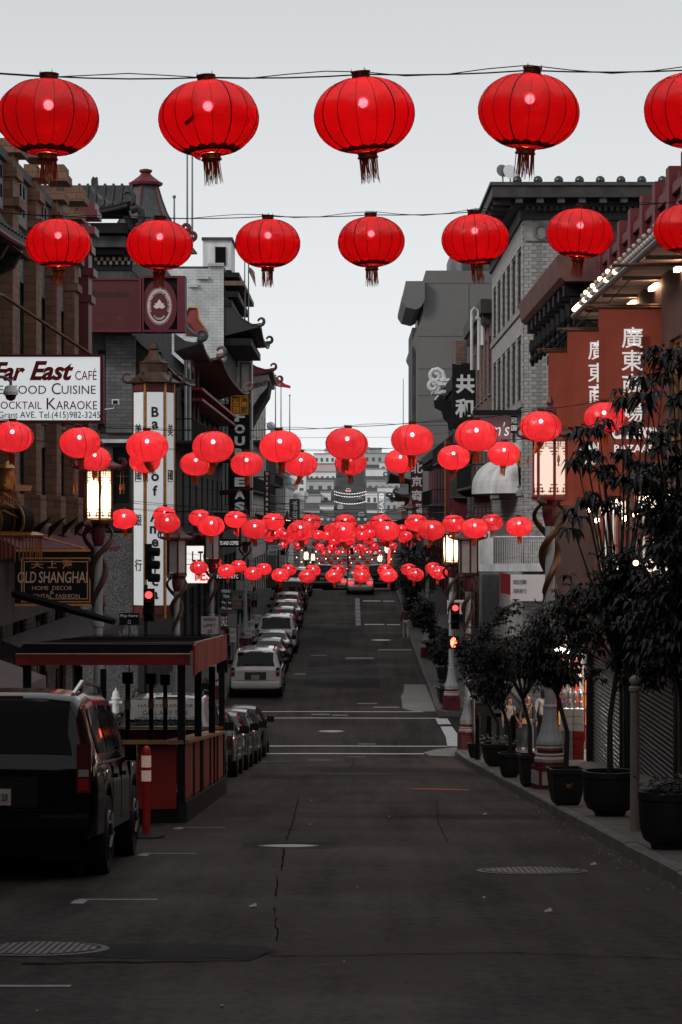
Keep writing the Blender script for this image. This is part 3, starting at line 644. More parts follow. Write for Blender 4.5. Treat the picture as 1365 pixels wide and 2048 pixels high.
for a,b in zip(pil,pil[1:]):
    blk(e,'parapet_panel',WX-.05,WX+.12,a+.22,b-1.25,8.9,10.0,GREYW); blk(e,'parapet_coping',WX-.1,WX+.24,a+.2,b-1.2,10.01,10.24,GREYD)
    for k in range(4):
        for z in (9.15,9.6): blk(e,'parapet_slot',WX+.122,WX+.13,a+.45+k*.6,a+.75+k*.6,z,z+.3,SHADOW)
blk(e,'belt_course',WX+.004,LB+.02,y0,y1,1.0,1.28,GREYD)
awning(e,LB+.02,1,56,76,1.28,.85,.42,M('maroon awning cloth',(.10,.012,.03),.8,var=.25),.12,'ledge_awning')
for y in (60,63,66,69,72,75): O('flood_lamp',MB().add([(LB+.3,y-.2,1.5),(LB+.7,y-.2,1.75),(LB+.7,y+.2,1.75),(LB+.3,y+.2,1.5),(LB+.25,y,1.2)],[(0,1,2,3),(0,1,4),(1,2,4),(2,3,4),(3,0,4)]),BLACK,e)
blk(e,'shop_board',WX+.01,LB+.05,y0,y1,-.7,.85,GREYD)
awning(e,LB+.05,1,56,75.5,-1.0,1.0,.4,M('dark awning cloth',(.03,.028,.03),.85,var=.3),.3)
# the bank: corner building across the side street, end wall towards us
Yb=90.0
e=E('bank_building',(LB,Yb,gz(Yb)),'dark corner building with black pagoda roof and grey brick end wall','building')
m=mapF(Yb); xo=lambda a,b,c,d:(PX(a,Yb),PX(b,Yb),PZ(d,Yb),PZ(c,Yb))
ops=[xo(196,212,700,860),xo(226,262,895,1010)]
mb=MB(); wall(mb,m,-20,LB-.004,-8,10.6,ops,.25); mb.box(-20,LB-.3,Yb+.3,110,-8,10.6); O('end_wall',mb,GREYD,e)
for o in ops: win(e,m,o,'sash',DARK)
O('brick_panel',MB().box(PX(213,Yb),PX(272,Yb),Yb-.12,Yb-.003,PZ(866,Yb),PZ(672,Yb)),GREYB,e)
blk(e,'white_ledge',PX(200,Yb),PX(285,Yb),Yb-.3,Yb-.004,PZ(886,Yb),PZ(879,Yb),OFFWHITE)
GRAN=M('speckled granite',(.1,.1,.105),.55,var=0); t=GRAN.node_tree; vv=t.nodes.new('ShaderNodeTexVoronoi'); vv.inputs['Scale'].default_value=38; g_=t.nodes.new('ShaderNodeNewGeometry'); rp=t.nodes.new('ShaderNodeValToRGB')
t.links.new(g_.outputs['Position'],vv.inputs['Vector']); t.links.new(vv.outputs['Color'],rp.inputs[0]); rp.color_ramp.elements[0].position=.45; rp.color_ramp.elements[0].color=(.05,.05,.053,1); rp.color_ramp.elements[1].position=.8; rp.color_ramp.elements[1].color=(.2,.205,.21,1); t.links.new(rp.outputs[0],t.nodes['Principled BSDF'].inputs['Base Color'])
blk(e,'granite_cladding',-14,PX(277,Yb),Yb-.2,Yb-.006,-7,PZ(1066,Yb),GRAN)
blk(e,'dark_fascia',-14,PX(276,Yb),Yb-.24,Yb-.008,PZ(1062,Yb),PZ(1012,Yb),DARK)
m2=mapL(LB); ops=[(90.8+i*3.7,92.9+i*3.7,a,b) for i in range(5) for a,b in ((-1.2,2.6),(3.6,6.4))]
mb=MB(); wall(mb,m2,Yb,110,-8,10.6,ops,.25); O('street_wall',mb,GREYD,e)
for o in ops: win(e,m2,o,'cross',DARK)
# roof of the bank: ridge, sloping eaves, brackets, chequer band, turret
zE=PZ(432,Yb)
blk(e,'attic',-20,LB+.02,Yb-.05,110,10.605,zE-.3,BLACK)
for i in range(13):
    for k in range(2):
        xx=PX(190+i*12+6*k,Yb)
        if xx<LB+.1: blk(e,'chequer_block',xx,xx+.1,Yb-.16,Yb-.053,PZ(522,Yb)-.14*k,PZ(515,Yb)-.14*k,M('chequer timber',(.2,.12,.09),.7) if (i+k)%3 else GREYW)
ev=eave(e,mapF(Yb-.06),-15,PX(262,Yb),zE,1.3,1.1,TILE,lift=.45,curl=False,step=.3)
O('ridge',MB().tube([(-15,Yb+.6,PZ(374,Yb)),(PX(186,Yb),Yb+.6,PZ(376,Yb))],.17,8),TILE,ev)
O('hip_ridge',MB().tube([P(186,378,Yb),P(200,395,Yb-.3),P(222,410,Yb-.6),P(245,416,Yb-.9),P(258,414,Yb-1.1),P(267,404,Yb-1.2),P(268,392,Yb-1.2),P(262,384,Yb-1.2),P(253,383,Yb-1.2),P(248,388,Yb-1.2)],[.17,.17,.16,.15,.14,.12,.1,.085,.07,.06],8),TILE,ev,smooth=True)
O('hip_ridge',MB().tube([P(262,420,Yb-1.2),P(276,416,Yb-1.2),P(284,424,Yb-1.2),P(286,438,Yb-1.2),P(280,449,Yb-1.2),P(272,452,Yb-1.2)],[.16,.15,.14,.12,.1,.08],8),TILE,ev,smooth=True)
for a in (128,186): O('ridge_finial',MB().prism([(PX(a-6,Yb),PZ(378,Yb)),(PX(a-6,Yb),PZ(356,Yb)),(PX(a-2,Yb),PZ(349,Yb)),(PX(a+2,Yb),PZ(352,Yb)),(PX(a+6,Yb),PZ(350,Yb)),(PX(a+7,Yb),PZ(362,Yb)),(PX(a+7,Yb),PZ(380,Yb))],'y',Yb+.45,Yb+.75),TILE,ev)
for k,(a,b) in enumerate(((452,472),(476,498),(500,511))): blk(e,'eave_beam',-15,PX(258-k*4,Yb),Yb-1.0+k*.3,Yb-.2,PZ(b,Yb),PZ(a,Yb),BLACK if k!=1 else GREYD)
for i in range(4): O('rafter_end',MB().prism([(PX(252+i*5,Yb),PZ(440,Yb)),(PX(262+i*5,Yb),PZ(440,Yb)),(PX(278+i*4,Yb),PZ(468,Yb)),(PX(268+i*4,Yb),PZ(472,Yb))],'y',Yb-1.25+i*.3,Yb-1.1+i*.3),BLACK,e)
tx,tY=PX(292,Yb+3),Yb+3.0; zt0=PZ(460,tY)
tp=[(1.95,PZ(505,tY)),(1.5,PZ(474,tY)),(1.05,PZ(448,tY)),(.8,PZ(425,tY)),(.62,PZ(400,tY)),(.47,PZ(374,tY))]
tu=O('turret_roof',MB().lathe(tp,6,(tx,tY,0),.3),M('slate panels',(.06,.063,.066),.6,var=.35,scale=5,bump=.2),e)
for k in range(6): a=.3+k*math.pi/3; O('turret_rib',MB().tube([(tx+r*math.cos(a),tY+r*math.sin(a),z) for r,z in tp],.045,5),REDD,tu)
O('turret_cap',MB().lathe([(.45,PZ(374,tY)),(.62,PZ(371,tY)),(.64,PZ(366,tY)),(.5,PZ(362,tY)),(.25,PZ(352,tY)),(.17,PZ(347,tY)),(.24,PZ(344,tY)),(.24,PZ(340,tY)),(.1,PZ(338,tY))],10,(tx,tY,0)),REDD,tu)
for (a,b) in ((372,456),(384,472)):
    c=P(a,b,Yb+3); O('scroll_bracket',MB().tube([c+Vector((-.75,0,-.1)),c+Vector((-.3,0,-.2))]+spiral(c,.17,.06,-1.2,1.1),.07,6),REDD,e,smooth=True)
# temple sign on the bank corner
Ys=88.6
e=E('temple_sign',P(280,665,Ys),'maroon temple sign box with white lotus oval, projecting from the bank corner','sign')
x0,x1,x2=PX(120,Ys),PX(283,Ys),PX(371,Ys); za,zb_=PZ(664,Ys),PZ(556,Ys)
MSIGN=M('maroon sign enamel',(.075,.004,.008),.5,var=.2); MSIGN2=M('maroon sign oval',(.10,.006,.02),.45,var=.1)
blk(e,'left_panel',x0,x1,Ys,Ys+.8,za,zb_,MSIGN)
for a,b,c,d in ((x0,x1,za,za+.07),(x0,x1,zb_-.07,zb_),(x1-.07,x1,za+.07,zb_-.07)): blk(e,'panel_rim',a,b,Ys-.06,Ys-.003,c,d,REDD)
blk(e,'right_box',x1+.03,x2,Ys+.15,Ys+.8,za,zb_+.08,BLACK)
for a,b,c,d in ((x1+.03,x1+.1,za,zb_+.08),(PX(355,Ys),x2,za,zb_+.08),(x1+.1,PX(355,Ys),za,za+.08),(x1+.1,PX(355,Ys),zb_,zb_+.08)): blk(e,'box_rim',a,b,Ys-.05,Ys+.14,c,d,MSIGN2)
oc=P(319,612,Ys-.08); 
def oval(rx_,rz,y,n=40): return MB().prism([(oc.x+rx_*math.cos(6.2832*i/n),oc.z+rz*math.sin(6.2832*i/n)) for i in range(n)],'y',y,y+.02)
O('oval_panel',oval(.62,.95,Ys-.02),MSIGN2,e)
CREAM=M('cream sign paint',(.5,.42,.38),.5,var=.1,emit=(1,.9,.85),es=.12)
mb=MB(); n=56
for i in range(n):
    a=6.2832*i/n; d=.045
    f=lambda r,t:(oc.x+.46*r*math.cos(t),Ys-.03,oc.z+.68*r*math.sin(t))
    mb.quad(f(.84,a-d),f(.84,a+d),f(1.02,a))
    mb.quad(f(.80,a-.057),f(.80,a+.057),f(.85,a+.057),f(.85,a-.057))
O('sunburst_ring',mb,CREAM,e); O('oval_panel',oval(.345,.5,Ys-.036),MSIGN2,e)
for a in (-75,-45,-15,15,45,75):
    q=R(a); pts=[(0,0),(.07,.10),(.06,.20),(0,.27),(-.06,.20),(-.07,.10)]; s=.85
    O('lotus_petal',MB().prism([(oc.x+s*(u*math.cos(q)+v*math.sin(q))*.95,oc.z-.06+s*(-u*math.sin(q)+v*math.cos(q))) for u,v in pts],'y',Ys-.05-.002*abs(a)/15,Ys-.04),CREAM,e)
O('lotus_petal',MB().prism([(oc.x+u,oc.z-.02+v) for u,v in ((0,0),(.08,.1),(.06,.18),(0,.26),(-.06,.18),(-.08,.1))],'y',Ys-.066,Ys-.055),CREAM,e)
def arc_text(s,par,c,rx_,rz,a0,a1,h,mat,Y):
    for i,ch in enumerate(s):
        if ch==' ': continue
        a=R(a0+(a1-a0)*i/(len(s)-1)); T(ch,mat,par,(c.x+rx_*math.cos(a),Y,c.z+rz*math.sin(a)),h=h,roty=a-math.pi/2)
arc_text('Dharma Realm Buddhist Association',e,oc,.335,.50,200,-20,.07,CREAM,Ys-.045); arc_text('法界佛教總會',e,oc,.29,.45,235,305,.08,CREAM,Ys-.045)
DIMR=M('dim red sign ink',(.03,.004,.006),.6,var=0); DIMG=M('dim gold sign ink',(.12,.05,.015),.5,var=0)
T('Mountain',DIMR,e,P(216,587,Ys-.01),w=1.45,shear=.2); T('寺',DIMG,e,P(170,640,Ys-.01),h=.28); T('山',DIMG,e,P(203,638,Ys-.01),h=.26); T('金',DIMG,e,P(242,638,Ys-.01),h=.28)
# vertical bank sign, six sided
Y=89.0; c=Vector((PX(311,Y),Y-.75,0)); rr=.72; a0=R(-90+9+30)
e=E('bank_sign',(c.x,c.y,PZ(1235,Y)),'tall six sided white bank sign with black letters and copper pagoda cap','sign')
zlo,zhi=PZ(1208,Y),PZ(788,Y)
O('sign_core',MB().lathe([(rr*.97,zlo-.45),(rr*.97,zhi+.3)],6,(c.x,c.y,0),a0),BRONZE,e)
for k in range(6):
    a=a0+k*math.pi/3; O('corner_post',MB().tube([(c.x+rr*math.cos(a),c.y+rr*math.sin(a),zlo-.45),(c.x+rr*math.cos(a),c.y+rr*math.sin(a),zhi+.32)],.045,6),GOLD if k in(0,5,1) else BRONZE,e)
    am=a+math.pi/6; nrm=Vector((math.cos(am),math.sin(am),0)); ap=rr*math.cos(math.pi/6); tz=am+math.pi/2
    if nrm.y<.3:
        Mx=Matrix.Translation(c+nrm*(ap+.012))@Matrix.Rotation(tz,4,'Z')
        O('light_panel',MB().box(-.29,.29,-.01,.01,zlo,zhi,Mx),M('bank sign face',(.6,.62,.63),.4,var=.08,emit=(.93,.97,1),es=.22),e)
        for z0_,z1_,mm in ((zhi+.06,zhi+.26,REDD),(zlo-.32,zlo-.08,REDD)): O('red_plaque',MB().box(-.27,.27,-.015,.015,z0_,z1_,Mx),mm,e)
        pos=c+nrm*(ap+.03)
        if nrm.y<-.9:
            for i,ch in enumerate('Bank of America'):
                if ch!=' ': T(ch,INKK,e,(pos.x,pos.y,PZ(827+i*25.8,Y)),h=.36 if ch in 'BkfA' else .27,bold=.03,rotz=tz)
        else:
            for i,ch in enumerate('美國銀行'): T(ch,INKK,e,(pos.x,pos.y,PZ((862,953,1040,1129)[i],Y)),h=.42,bold=.012,rotz=tz)
zc=PZ(772,Y)
O('cap_roof',MB().lathe([(rr*1.0,zhi+.3),(rr*1.35,zhi+.36),(rr*1.0,zhi+.5),(rr*.7,zhi+.68),(rr*.66,zhi+.72),(rr*.7,zhi+1.02),(rr*.78,zhi+1.05),(rr*.5,zhi+1.15),(.2,zhi+1.35),(.14,zhi+1.5),(.2,zhi+1.56),(.18,zhi+1.68),(.05,zhi+1.8)],6,(c.x,c.y,0),a0),COPPER,e)
for k in range(6):
    a=a0+k*math.pi/3; d=Vector((math.cos(a),math.sin(a),0)); p=c+d*rr*1.3+Vector((0,0,zhi+.36))
    O('cap_curl',MB().tube([p-d*.2,p]+[p+d*.16*math.sin(q)+Vector((0,0,.16*(1-math.cos(q)))) for q in (.6,1.3,2.1,3,4)],[.05,.05,.05,.045,.04,.035,.03],6),COPPER,e)
# cafe sign
Y=50.0; X0,X1=PX(-62,Y),PX(207,Y); z0,z1=PZ(846,Y),PZ(709,Y)
e=E('cafe_sign',((X0+X1)/2,Y,z0),'backlit white cafe sign with red script and dark red frame','sign')
blk(e,'sign_face',X0+.06,X1-.06,Y,Y+.28,z0+.06,z1-.05,SIGNW)
for a,b,c_,d in ((X0,X1,z0,z0+.055),(X0,X1,z1-.045,z1),(X0,X0+.055,z0+.055,z1-.045),(X1-.06,X1,z0+.055,z1-.045)): blk(e,'frame',a,b,Y-.04,Y+.3,c_,d,REDD)
yy=Y-.012; INKS=M('slate sign ink',(.06,.07,.08),.5,var=0)
def TX(s,mat,l,r,t,b,**k): return T(s,mat,e,((PX(l,Y)+PX(r,Y))/2,yy,(PZ(t,Y)+PZ(b,Y))/2),w=PX(r,Y)-PX(l,Y),h=PZ(t,Y)-PZ(b,Y),**k)
TX('Far',INKR,-14,51,724,762,bold=.035,shear=.35); TX('East',INKR,60,148,722,761,bold=.035,shear=.35); TX('CAFÉ',INKR,151,194,737,760)
TX('S',INKS,-24,-4,767,789); TX('EAFOOD',INKS,-2,93,771,788); TX('C',INKS,104,122,766,789); TX('UISINE',INKS,124,192,771,788)
TX('C',INKR,-22,0,797,819); TX('OCKTAIL',INKR,2,84,803,818); TX('K',INKR,94,113,796,819); TX('ARAOKE',INKR,113,195,802,819)
TX('631 Grant AVE. Tel.(415)982-3245',INKK,-32,201,823,840)
O('stay_rod',MB().tube([(LB,Y-4,PZ(560,Y)),(PX(20,Y),Y-1,PZ(600,Y)),(X1-.25,Y+.15,z1)],.035,6),BRONZE,e); blk(e,'wall_bracket',LB,X0+.01,Y+.05,Y+.2,z0+.2,z0+.3,IRON); blk(e,'wall_bracket',LB,X0+.01,Y+.05,Y+.2,z1-.3,z1-.2,IRON)
# shop sign below
Y=55.0; X0,X1=PX(30,Y),PX(187,Y); z0,z1=PZ(1212,Y),PZ(1097,Y)
e=E('shop_sign',((X0+X1)/2,Y,z0),'black home decor shop sign with gold lettering and gold frame lines','sign')
blk(e,'board',X0,X1,Y,Y+.16,z0,z1,BLACK)
SG=M('gold sign paint',(.7,.34,.13),.45,.2,var=.15); SP=M('pale gold sign paint',(.78,.54,.4),.5,var=.1)
def rimr(a,b,t,bt,w_,mat,y=Y-.012):
    for p in ((a,b,bt,bt+w_),(a,b,t-w_,t),(a,a+w_,bt+w_,t-w_),(b-w_,b,bt+w_,t-w_)): blk(e,'gold_line',p[0],p[1],y,Y-.003,p[2],p[3],mat)
rimr(X0+.14,X1-.06,z1-.2,z0+.08,.028,SG); rimr(X0+.2,X1-.12,z1-.28,z0+.15,.016,SP); blk(e,'gold_line',X0,X1-.06,Y-.03,Y-.003,z1-.07,z1-.01,SG); blk(e,'gold_line',X0,X1,Y-.03,Y-.003,z0,z0+.05,SG)
yy=Y-.014
TX('大',SG,62,88,1124,1137,bold=.02); TX('上',SG,96,114,1121,1136,bold=.02); TX('海',SG,125,145,1119,1138,bold=.02)
TX('OLD',SP,36,73,1143,1166,bold=.01,shear=.1); TX('SHANGHAI',SP,78,176,1143,1166,bold=.01,shear=.1); TX('HOME  DECOR',SP,65,145,1172,1180); TX('&',SP,101,108,1181,1188); TX('ORIENTAL  FASHION',SP,50,160,1188,1196)
blk(e,'wall_bracket',LB,X0+.01,Y+.02,Y+.12,z1-.3,z1-.2,IRON); O('stay_rod',MB().tube([(LB,Y+.1,PZ(1066,Y)),(PX(58,Y),Y+.06,PZ(1067,Y)),(PX(172,Y),Y+.06,z1-.01)],.02,5),GOLD,e)
# gilded ornament hanging over the left pavement
Y=45.0; px=lambda a:PX(a,Y); pz=lambda b:PZ(b,Y)
e=E('gilded_ornament',(px(25),Y,pz(1140)),'gilded hanging shop ornament with drums, lattice cage and gold fringe','ornament')
O('canopy_plate',MB().lathe([(.62,pz(1076)),(.68,pz(1074)),(.70,pz(1070)),(.55,pz(1064)),(.3,pz(1062))],24,(px(12),Y+.1,0)),GOLD,e)
for i in range(52):
    a=6.2832*i/52; x=px(12)+.63*math.cos(a); y=Y+.1+.63*math.sin(a); O('fringe_strand',MB().tube([(x,y,pz(1077)),(x+random.gauss(0,.008),y,pz(1077)-random.uniform(.28,.42))],[.014,.011],4),GOLD,e)
for x_,r_,yo in ((0,.27,-.05),(22,.29,.15),(44,.27,-.05)):
    O('drum',MB().lathe([(r_*.9,-.12),(r_,-.1),(r_,.1),(r_*.9,.12)],20,(px(x_),Y+yo,pz(1041)),M=Matrix.Rotation(R(90),4,'X')@Matrix.Rotation(R(-50),4,'Y')),BLACK,e)
    O('drum_rim',MB().lathe([(r_*1.02,.10),(r_*1.04,.12),(r_*.86,.13),(r_*.86,.11)],20,(px(x_),Y+yo,pz(1041)),M=Matrix.Rotation(R(90),4,'X')@Matrix.Rotation(R(-50),4,'Y')),GOLD,e)
    O('drum_boss',MB().sphere((px(x_)+.12,Y+yo-.12,pz(1041)),.06,8),GOLD,e)
for k in range(9): O('cage_bar',MB().tube([(px(-20+k*10),Y-.05,pz(1062)),(px(-4+k*5),Y,pz(1000)),(px(8+k*2),Y,pz(965))],.018,4),GOLD,e)
for k in range(4): O('cage_hoop',MB().tube([(px(-22+k*3),Y-.08,pz(1045-k*20)),(px(12),Y-.3,pz(1020-k*17)),(px(58-k*8),Y-.08,pz(1045-k*20))],.018,4),GOLD,e)
O('bell_finial',MB().lathe([(.06,pz(982)),(.17,pz(980)),(.16,pz(962)),(.12,pz(945)),(.15,pz(936)),(.1,pz(930)),(.03,pz(922))],14,(px(15),Y,0)),GOLD,e,smooth=True)
O('side_bracket',MB().prism([(px(32),pz(982)),(px(60),pz(982)),(px(62),pz(975)),(px(65),pz(971)),(px(32),pz(969))],'y',Y-.1,Y+.1),SG,e)
O('hanger_arm',MB().tube([(LB+.02,Y+.05,pz(955)),(px(15),Y+.05,pz(940))],.03,5),IRON,e); O('hanger_arm',MB().tube([(LB+.02,Y+.12,pz(1069)),(px(-8),Y+.12,pz(1069))],.03,5),IRON,e)
# ------------------------------------------------------------------ left side beyond the bank
bank=bpy.data.objects['bank_building']
eave(bank,mapL(LB),91,109.8,PZ(748,100),1.0,.8,TILE,lift=.3,curl=False,step=.8)
PINK=M('faded red gable paint',(.3,.06,.06),.7,var=.2); WOOD=M('brown eave timber',(.13,.08,.06),.65,var=.3); CREAMW=M('cream ornamental plaster',(.5,.48,.46),.75,var=.25,scale=2,bump=.2)
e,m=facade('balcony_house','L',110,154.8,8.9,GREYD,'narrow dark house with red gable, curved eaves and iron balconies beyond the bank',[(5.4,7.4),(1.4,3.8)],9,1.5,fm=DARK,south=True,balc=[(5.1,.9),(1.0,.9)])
eave(e,mapL(LB),111.5,128,PZ(702,113),1.25,.7,M('grey roof lead',(.13,.135,.14),.5,var=.3),tiles=False,lift=.5)
eave(e,mapL(LB),118,150,PZ(742,122),1.75,.9,WOOD,tiles=False,lift=.6)
g=[(372,672),(372,628),(378,616),(395,616),(398,640),(414,662),(414,674)]
O('red_gable',MB().prism([(PX(a,113),PZ(b,113)) for a,b in g],'y',113,113.3),PINK,e); O('gable_trim',MB().tube([P(a,b,112.97) for a,b in g[1:6]],.06,5),GOLD,e)
O('gable_trim',MB().tube([P(368,640,112.8),P(374,655,112.8),P(388,668,112.8),P(404,674,112.8),P(412,668,112.8),P(410,660,112.8)],.09,6),STEEL,e)
for px_ in (372,380,388,396): O('balcony_post',MB().tube([P(px_,720,113+(px_-372)*.25),P(px_,884,113+(px_-372)*.25)],.07,6),OFFWHITE if px_<385 else WOOD,e)
for z in (7.6,7.1): blk(e,'red_beam',LB+.01,LB+1.0,116,150,z,z+.12,REDP)
# white brick building with stair tower and big eave
Yw=155.0
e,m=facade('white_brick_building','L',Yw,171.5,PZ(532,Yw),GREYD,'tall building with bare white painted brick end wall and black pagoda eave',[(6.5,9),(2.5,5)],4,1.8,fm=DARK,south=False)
WB=brickmat('white painted brick',(.66,.68,.69),(.4,.42,.43),.5,.18,var=.05,bump=.35)
O('end_wall',MB().prism([(-19,-8),(LB-.003,-8),(LB-.003,PZ(530,Yw)),(PX(418,Yw),PZ(530,Yw)),(PX(418,Yw),PZ(538,Yw)),(-19,PZ(538,Yw))],'y',Yw-.15,Yw-.002),WB,e)
for a,b,c,d in ((416,449,527,533),(395,418,553,559),(378,397,569,575)): blk(e,'coping',PX(a,Yw),PX(b,Yw),Yw-.4,Yw-.152,PZ(d,Yw),PZ(c,Yw),WB)
st=blk(e,'stair_tower',PX(406,158),PX(463,158),158,163,PZ(540,158),PZ(480,158),OFFWHITE); blk(st,'tower_opening',PX(431,158),PX(452,158),157.9,157.995,PZ(531,158),PZ(494,158),SHADOW); blk(st,'tower_coping',PX(404,158),PX(466,158),157.8,163.2,PZ(480,158),PZ(475,158),GREYD)
eave(e,mapL(LB),Yw,171,PZ(668,Yw),2.3,2.5,TILE,lift=.7,fasc=GREYW,step=1.2)
blk(e,'eave_shadow_strip',LB,LB+1.7,Yw+.2,171,PZ(690,Yw),PZ(676,Yw),BLACK)  # black strip standing for the shade under the eave
for z,pr,h in ((PZ(545,Yw),.95,.3),(PZ(562,Yw),1.25,.28),(PZ(583,Yw),.9,.35),(PZ(600,Yw),.5,.4)): blk(e,'stepped_corbel',LB+.003,LB+pr,Yw-.1,171,z-h,z,BLACK if pr!=1.25 else WOOD)
# ornate building with maroon tile roofs
Yo=172.0
e,m=facade('ornate_building','L',Yo,231,12.2,CREAMW,'cream ornamental building with maroon tiled hoods and projecting balcony bay',[(8.2,10.6),(3.8,6.6),(-.6,2.4)],9,2.4,fm=WOOD,south=True,balc=[(3.6,.9)])
x0,x1=PX(480,Yo),PX(505,Yo)
pr=blk(e,'corner_pier',LB+.003,x1,Yo-.3,Yo+1.2,-6,PZ(686,Yo),CREAMW)
for a,b in ((690,720),(726,800),(806,880)):
    z0,z1=PZ(b,Yo),PZ(a,Yo)
    for q in ((x0+.08,x1-.08,z0,z0+.07),(x0+.08,x1-.08,z1-.07,z1),(x0+.08,x0+.15,z0+.07,z1-.07),(x1-.15,x1-.08,z0+.07,z1-.07)): blk(pr,'pier_moulding',q[0],q[1],Yo-.36,Yo-.302,q[2],q[3],WOOD)
for k in range(8): a=k*math.pi/4; c=P(492,705,Yo-.34); O('pier_rosette_ray',MB().tube([c,c+Vector((.3*math.cos(a),0,.42*math.sin(a)))],.03,4),WOOD,pr)
for a,b,yy,z in ((455,476,Yo-.4,PZ(708,Yo)),(455,476,Yo-.4,PZ(722,Yo))): blk(e,'tile_hood',PX(a,Yo),PX(b,Yo),yy,Yo-.13,z-.45,z,MAROON)
B0,B1=178.0,192.0; bx0,bx1=LB,PX(548,B0)
bay=blk(e,'balcony_bay',bx0+.004,bx1-.35,B0,B1,PZ(760,B0),PZ(742,B0),CREAMW)
eave(e,mapL(LB),B0-1,B1+1,PZ(752,B0),bx1-LB,PZ(712,B0)-PZ(752,B0),MAROON,lift=.5,fasc=CREAMW,step=1.4)
O('bay_bracket',MB().prism([(bx0+.01,PZ(760,B0)),(bx1-.4,PZ(760,B0)),(bx1-.5,PZ(775,B0)),(bx1-1.0,PZ(790,B0)),(bx1-1.5,PZ(812,B0)),(bx0+.35,PZ(850,B0)),(bx0+.01,PZ(852,B0))],'y',B0+.1,B0+.5),CREAMW,e)
O('bay_bracket',MB().prism([(bx0+.01,PZ(765,B0)),(bx1-.3,PZ(765,B0)),(bx1-.45,PZ(790,B0)),(bx1-1.0,PZ(815,B0)),(bx0+.35,PZ(870,B0)),(bx0+.01,PZ(872,B0))],'y',B0+.6,B0+6),DARK,e)
for k in range(5): c=P(508+k*6,773-k*2,B0+.05); O('scroll_ornament',MB().tube(spiral(c,.2,.04,k,1.3),.035,4),WOOD,e)
railing(e,LB,1,195,228,PZ(884,200),1.6,OFFWHITE,1.3,True,.6)
O('globe_finial',MB().sphere(P(542,852,205),.35,10),OFFWHITE,e)
# flag poles and flags
def pole(px_,ya,yb,Y,label,r=.05,ball=True):
    e=E('flag_pole',P(px_,yb,Y),label,'flag pole'); O('shaft',MB().tube([P(px_,yb,Y),P(px_,ya,Y)],[r,r*.7],8),STEEL,e)
    if ball: O('ball_finial',MB().sphere(P(px_,ya,Y)+Vector((0,0,r)),r*1.6,8),STEEL,e)
    return e
def flag(px_,py,Y,pts,mats,label,name='flag'):
    e=E(name,P(px_,py,Y),label,'flag')
    for k,(poly,mt) in enumerate(zip(pts,mats)):
        mb=MB(); n=len(poly)//2
        top=poly[:n]; bot=poly[n:][::-1]
        for i in range(n-1):
            w_=lambda q,j:P(*q,Y)+Vector((0,.15*math.sin((j+k)*1.7),0))
            mb.quad(w_(top[i],i),w_(top[i+1],i+1),w_(bot[i+1],i+1),w_(bot[i],i))
        O('stripe' if len(pts)>1 else 'cloth',mb,mt,e)
    return e
FR=M('red flag cloth',(.3,.01,.02),.8,var=.1); FW=M('white flag cloth',(.6,.6,.6),.8,var=.1)
pole(375,300,488,111,'tall pale flag pole rising behind the bank turret, left of its twin'); pole(385,296,488,113,'tall flag pole carrying the small red flag behind the bank')
pole(349,396,470,108,'short dark antenna mast on the bank roof',.05)
flag(386,300,113,[[(386,302),(394,306),(402,312),(402,322),(394,318),(386,312)]],[FR],'small red flag half hidden behind the second large lantern')
pole(490,500,662,158,'grey flag pole standing on the pagoda eave without a flag'); pole(497.5,520,668,160,'grey flag pole on the pagoda eave flying the striped flag')
fs=[]; ms=[]
for k in range(7):
    o=k*4.2; fs.append([(497,533+o*.25),(504,537+o*.6),(510+k*.4,545+o),(510+k*.4,549+o),(504,541+o*.6),(497,535+o*.25)]); ms.append(FR if k%2==0 else FW)
flag(497,533,160,fs,ms,'red and white striped flag hanging on the eave flag pole')
pole(551.5,752,862,205,'thin flag pole with red pennant beside the ornate balcony'); pole(562.5,757,868,208,'bare thin flag pole between the pennant pole and the short pole'); pole(580,792,875,212,'short bare flag pole nearest the hill view')
flag(552,754,205,[[(552,752),(560,760),(571,768),(582,772),(581,777),(570,775),(560,774),(552,772)]],[FR],'plain red pennant flying beside the ornate balcony')
# vertical restaurant sign
Y=150.0; e=E('restaurant_sign',P(479,1040,Y),'tall black vertical restaurant sign with grey slab letters and gold seal','sign')
blk(e,'board',PX(458,Y),PX(500,Y),Y,Y+.35,PZ(1046,Y),PZ(787,Y),BLACK); blk(e,'gold_seal',PX(462,Y),PX(497,Y),Y-.06,Y-.003,PZ(829,Y),PZ(791,Y),M('amber sign panel',(.3,.12,.02),.5,var=.2,emit=(1,.4,.06),es=.12))
for i in range(2):
    for j in range(2): T('四海酒家'[i*2+j],M('dark amber ink',(.06,.02,.005),.6,var=0),e,P(471+17*j,801+18*i,Y-.075),w=.42,h=.42,bold=.02); 
for a,b,c,d in ((464,495,793,794.2),(464,495,826,827.2),(464,465.4,794,826),(494,495.4,794,826),(479,480.2,794,826),(465,494,809.6,810.6)): blk(e,'seal_line',PX(a,Y),PX(b,Y),Y-.08,Y-.063,PZ(d,Y),PZ(c,Y),BLACK)
for ch,yy in zip('FOURSEAS',(834,858,882,906,938,964,989,1013)): T(ch,M('grey sign letter',(.3,.31,.32),.5,var=.1,emit=(.9,.95,1),es=.1),e,P(480,yy,Y-.02),w=.62,h=.55,bold=.05)
blk(e,'wall_arm',LB,PX(459,Y),Y+.1,Y+.25,PZ(816,Y),PZ(808,Y),REDD); blk(e,'wall_arm',LB,PX(459,Y),Y+.1,Y+.25,PZ(990,Y),PZ(982,Y),REDD)
O('arm_rod',MB().tube([P(395,987,Y+.1),P(507,976,Y-.1)],.05,5),REDD,e); O('arm_rod',MB().tube([P(395,992,Y+.15),P(507,979,Y-.05)],.05,5),REDD,e)
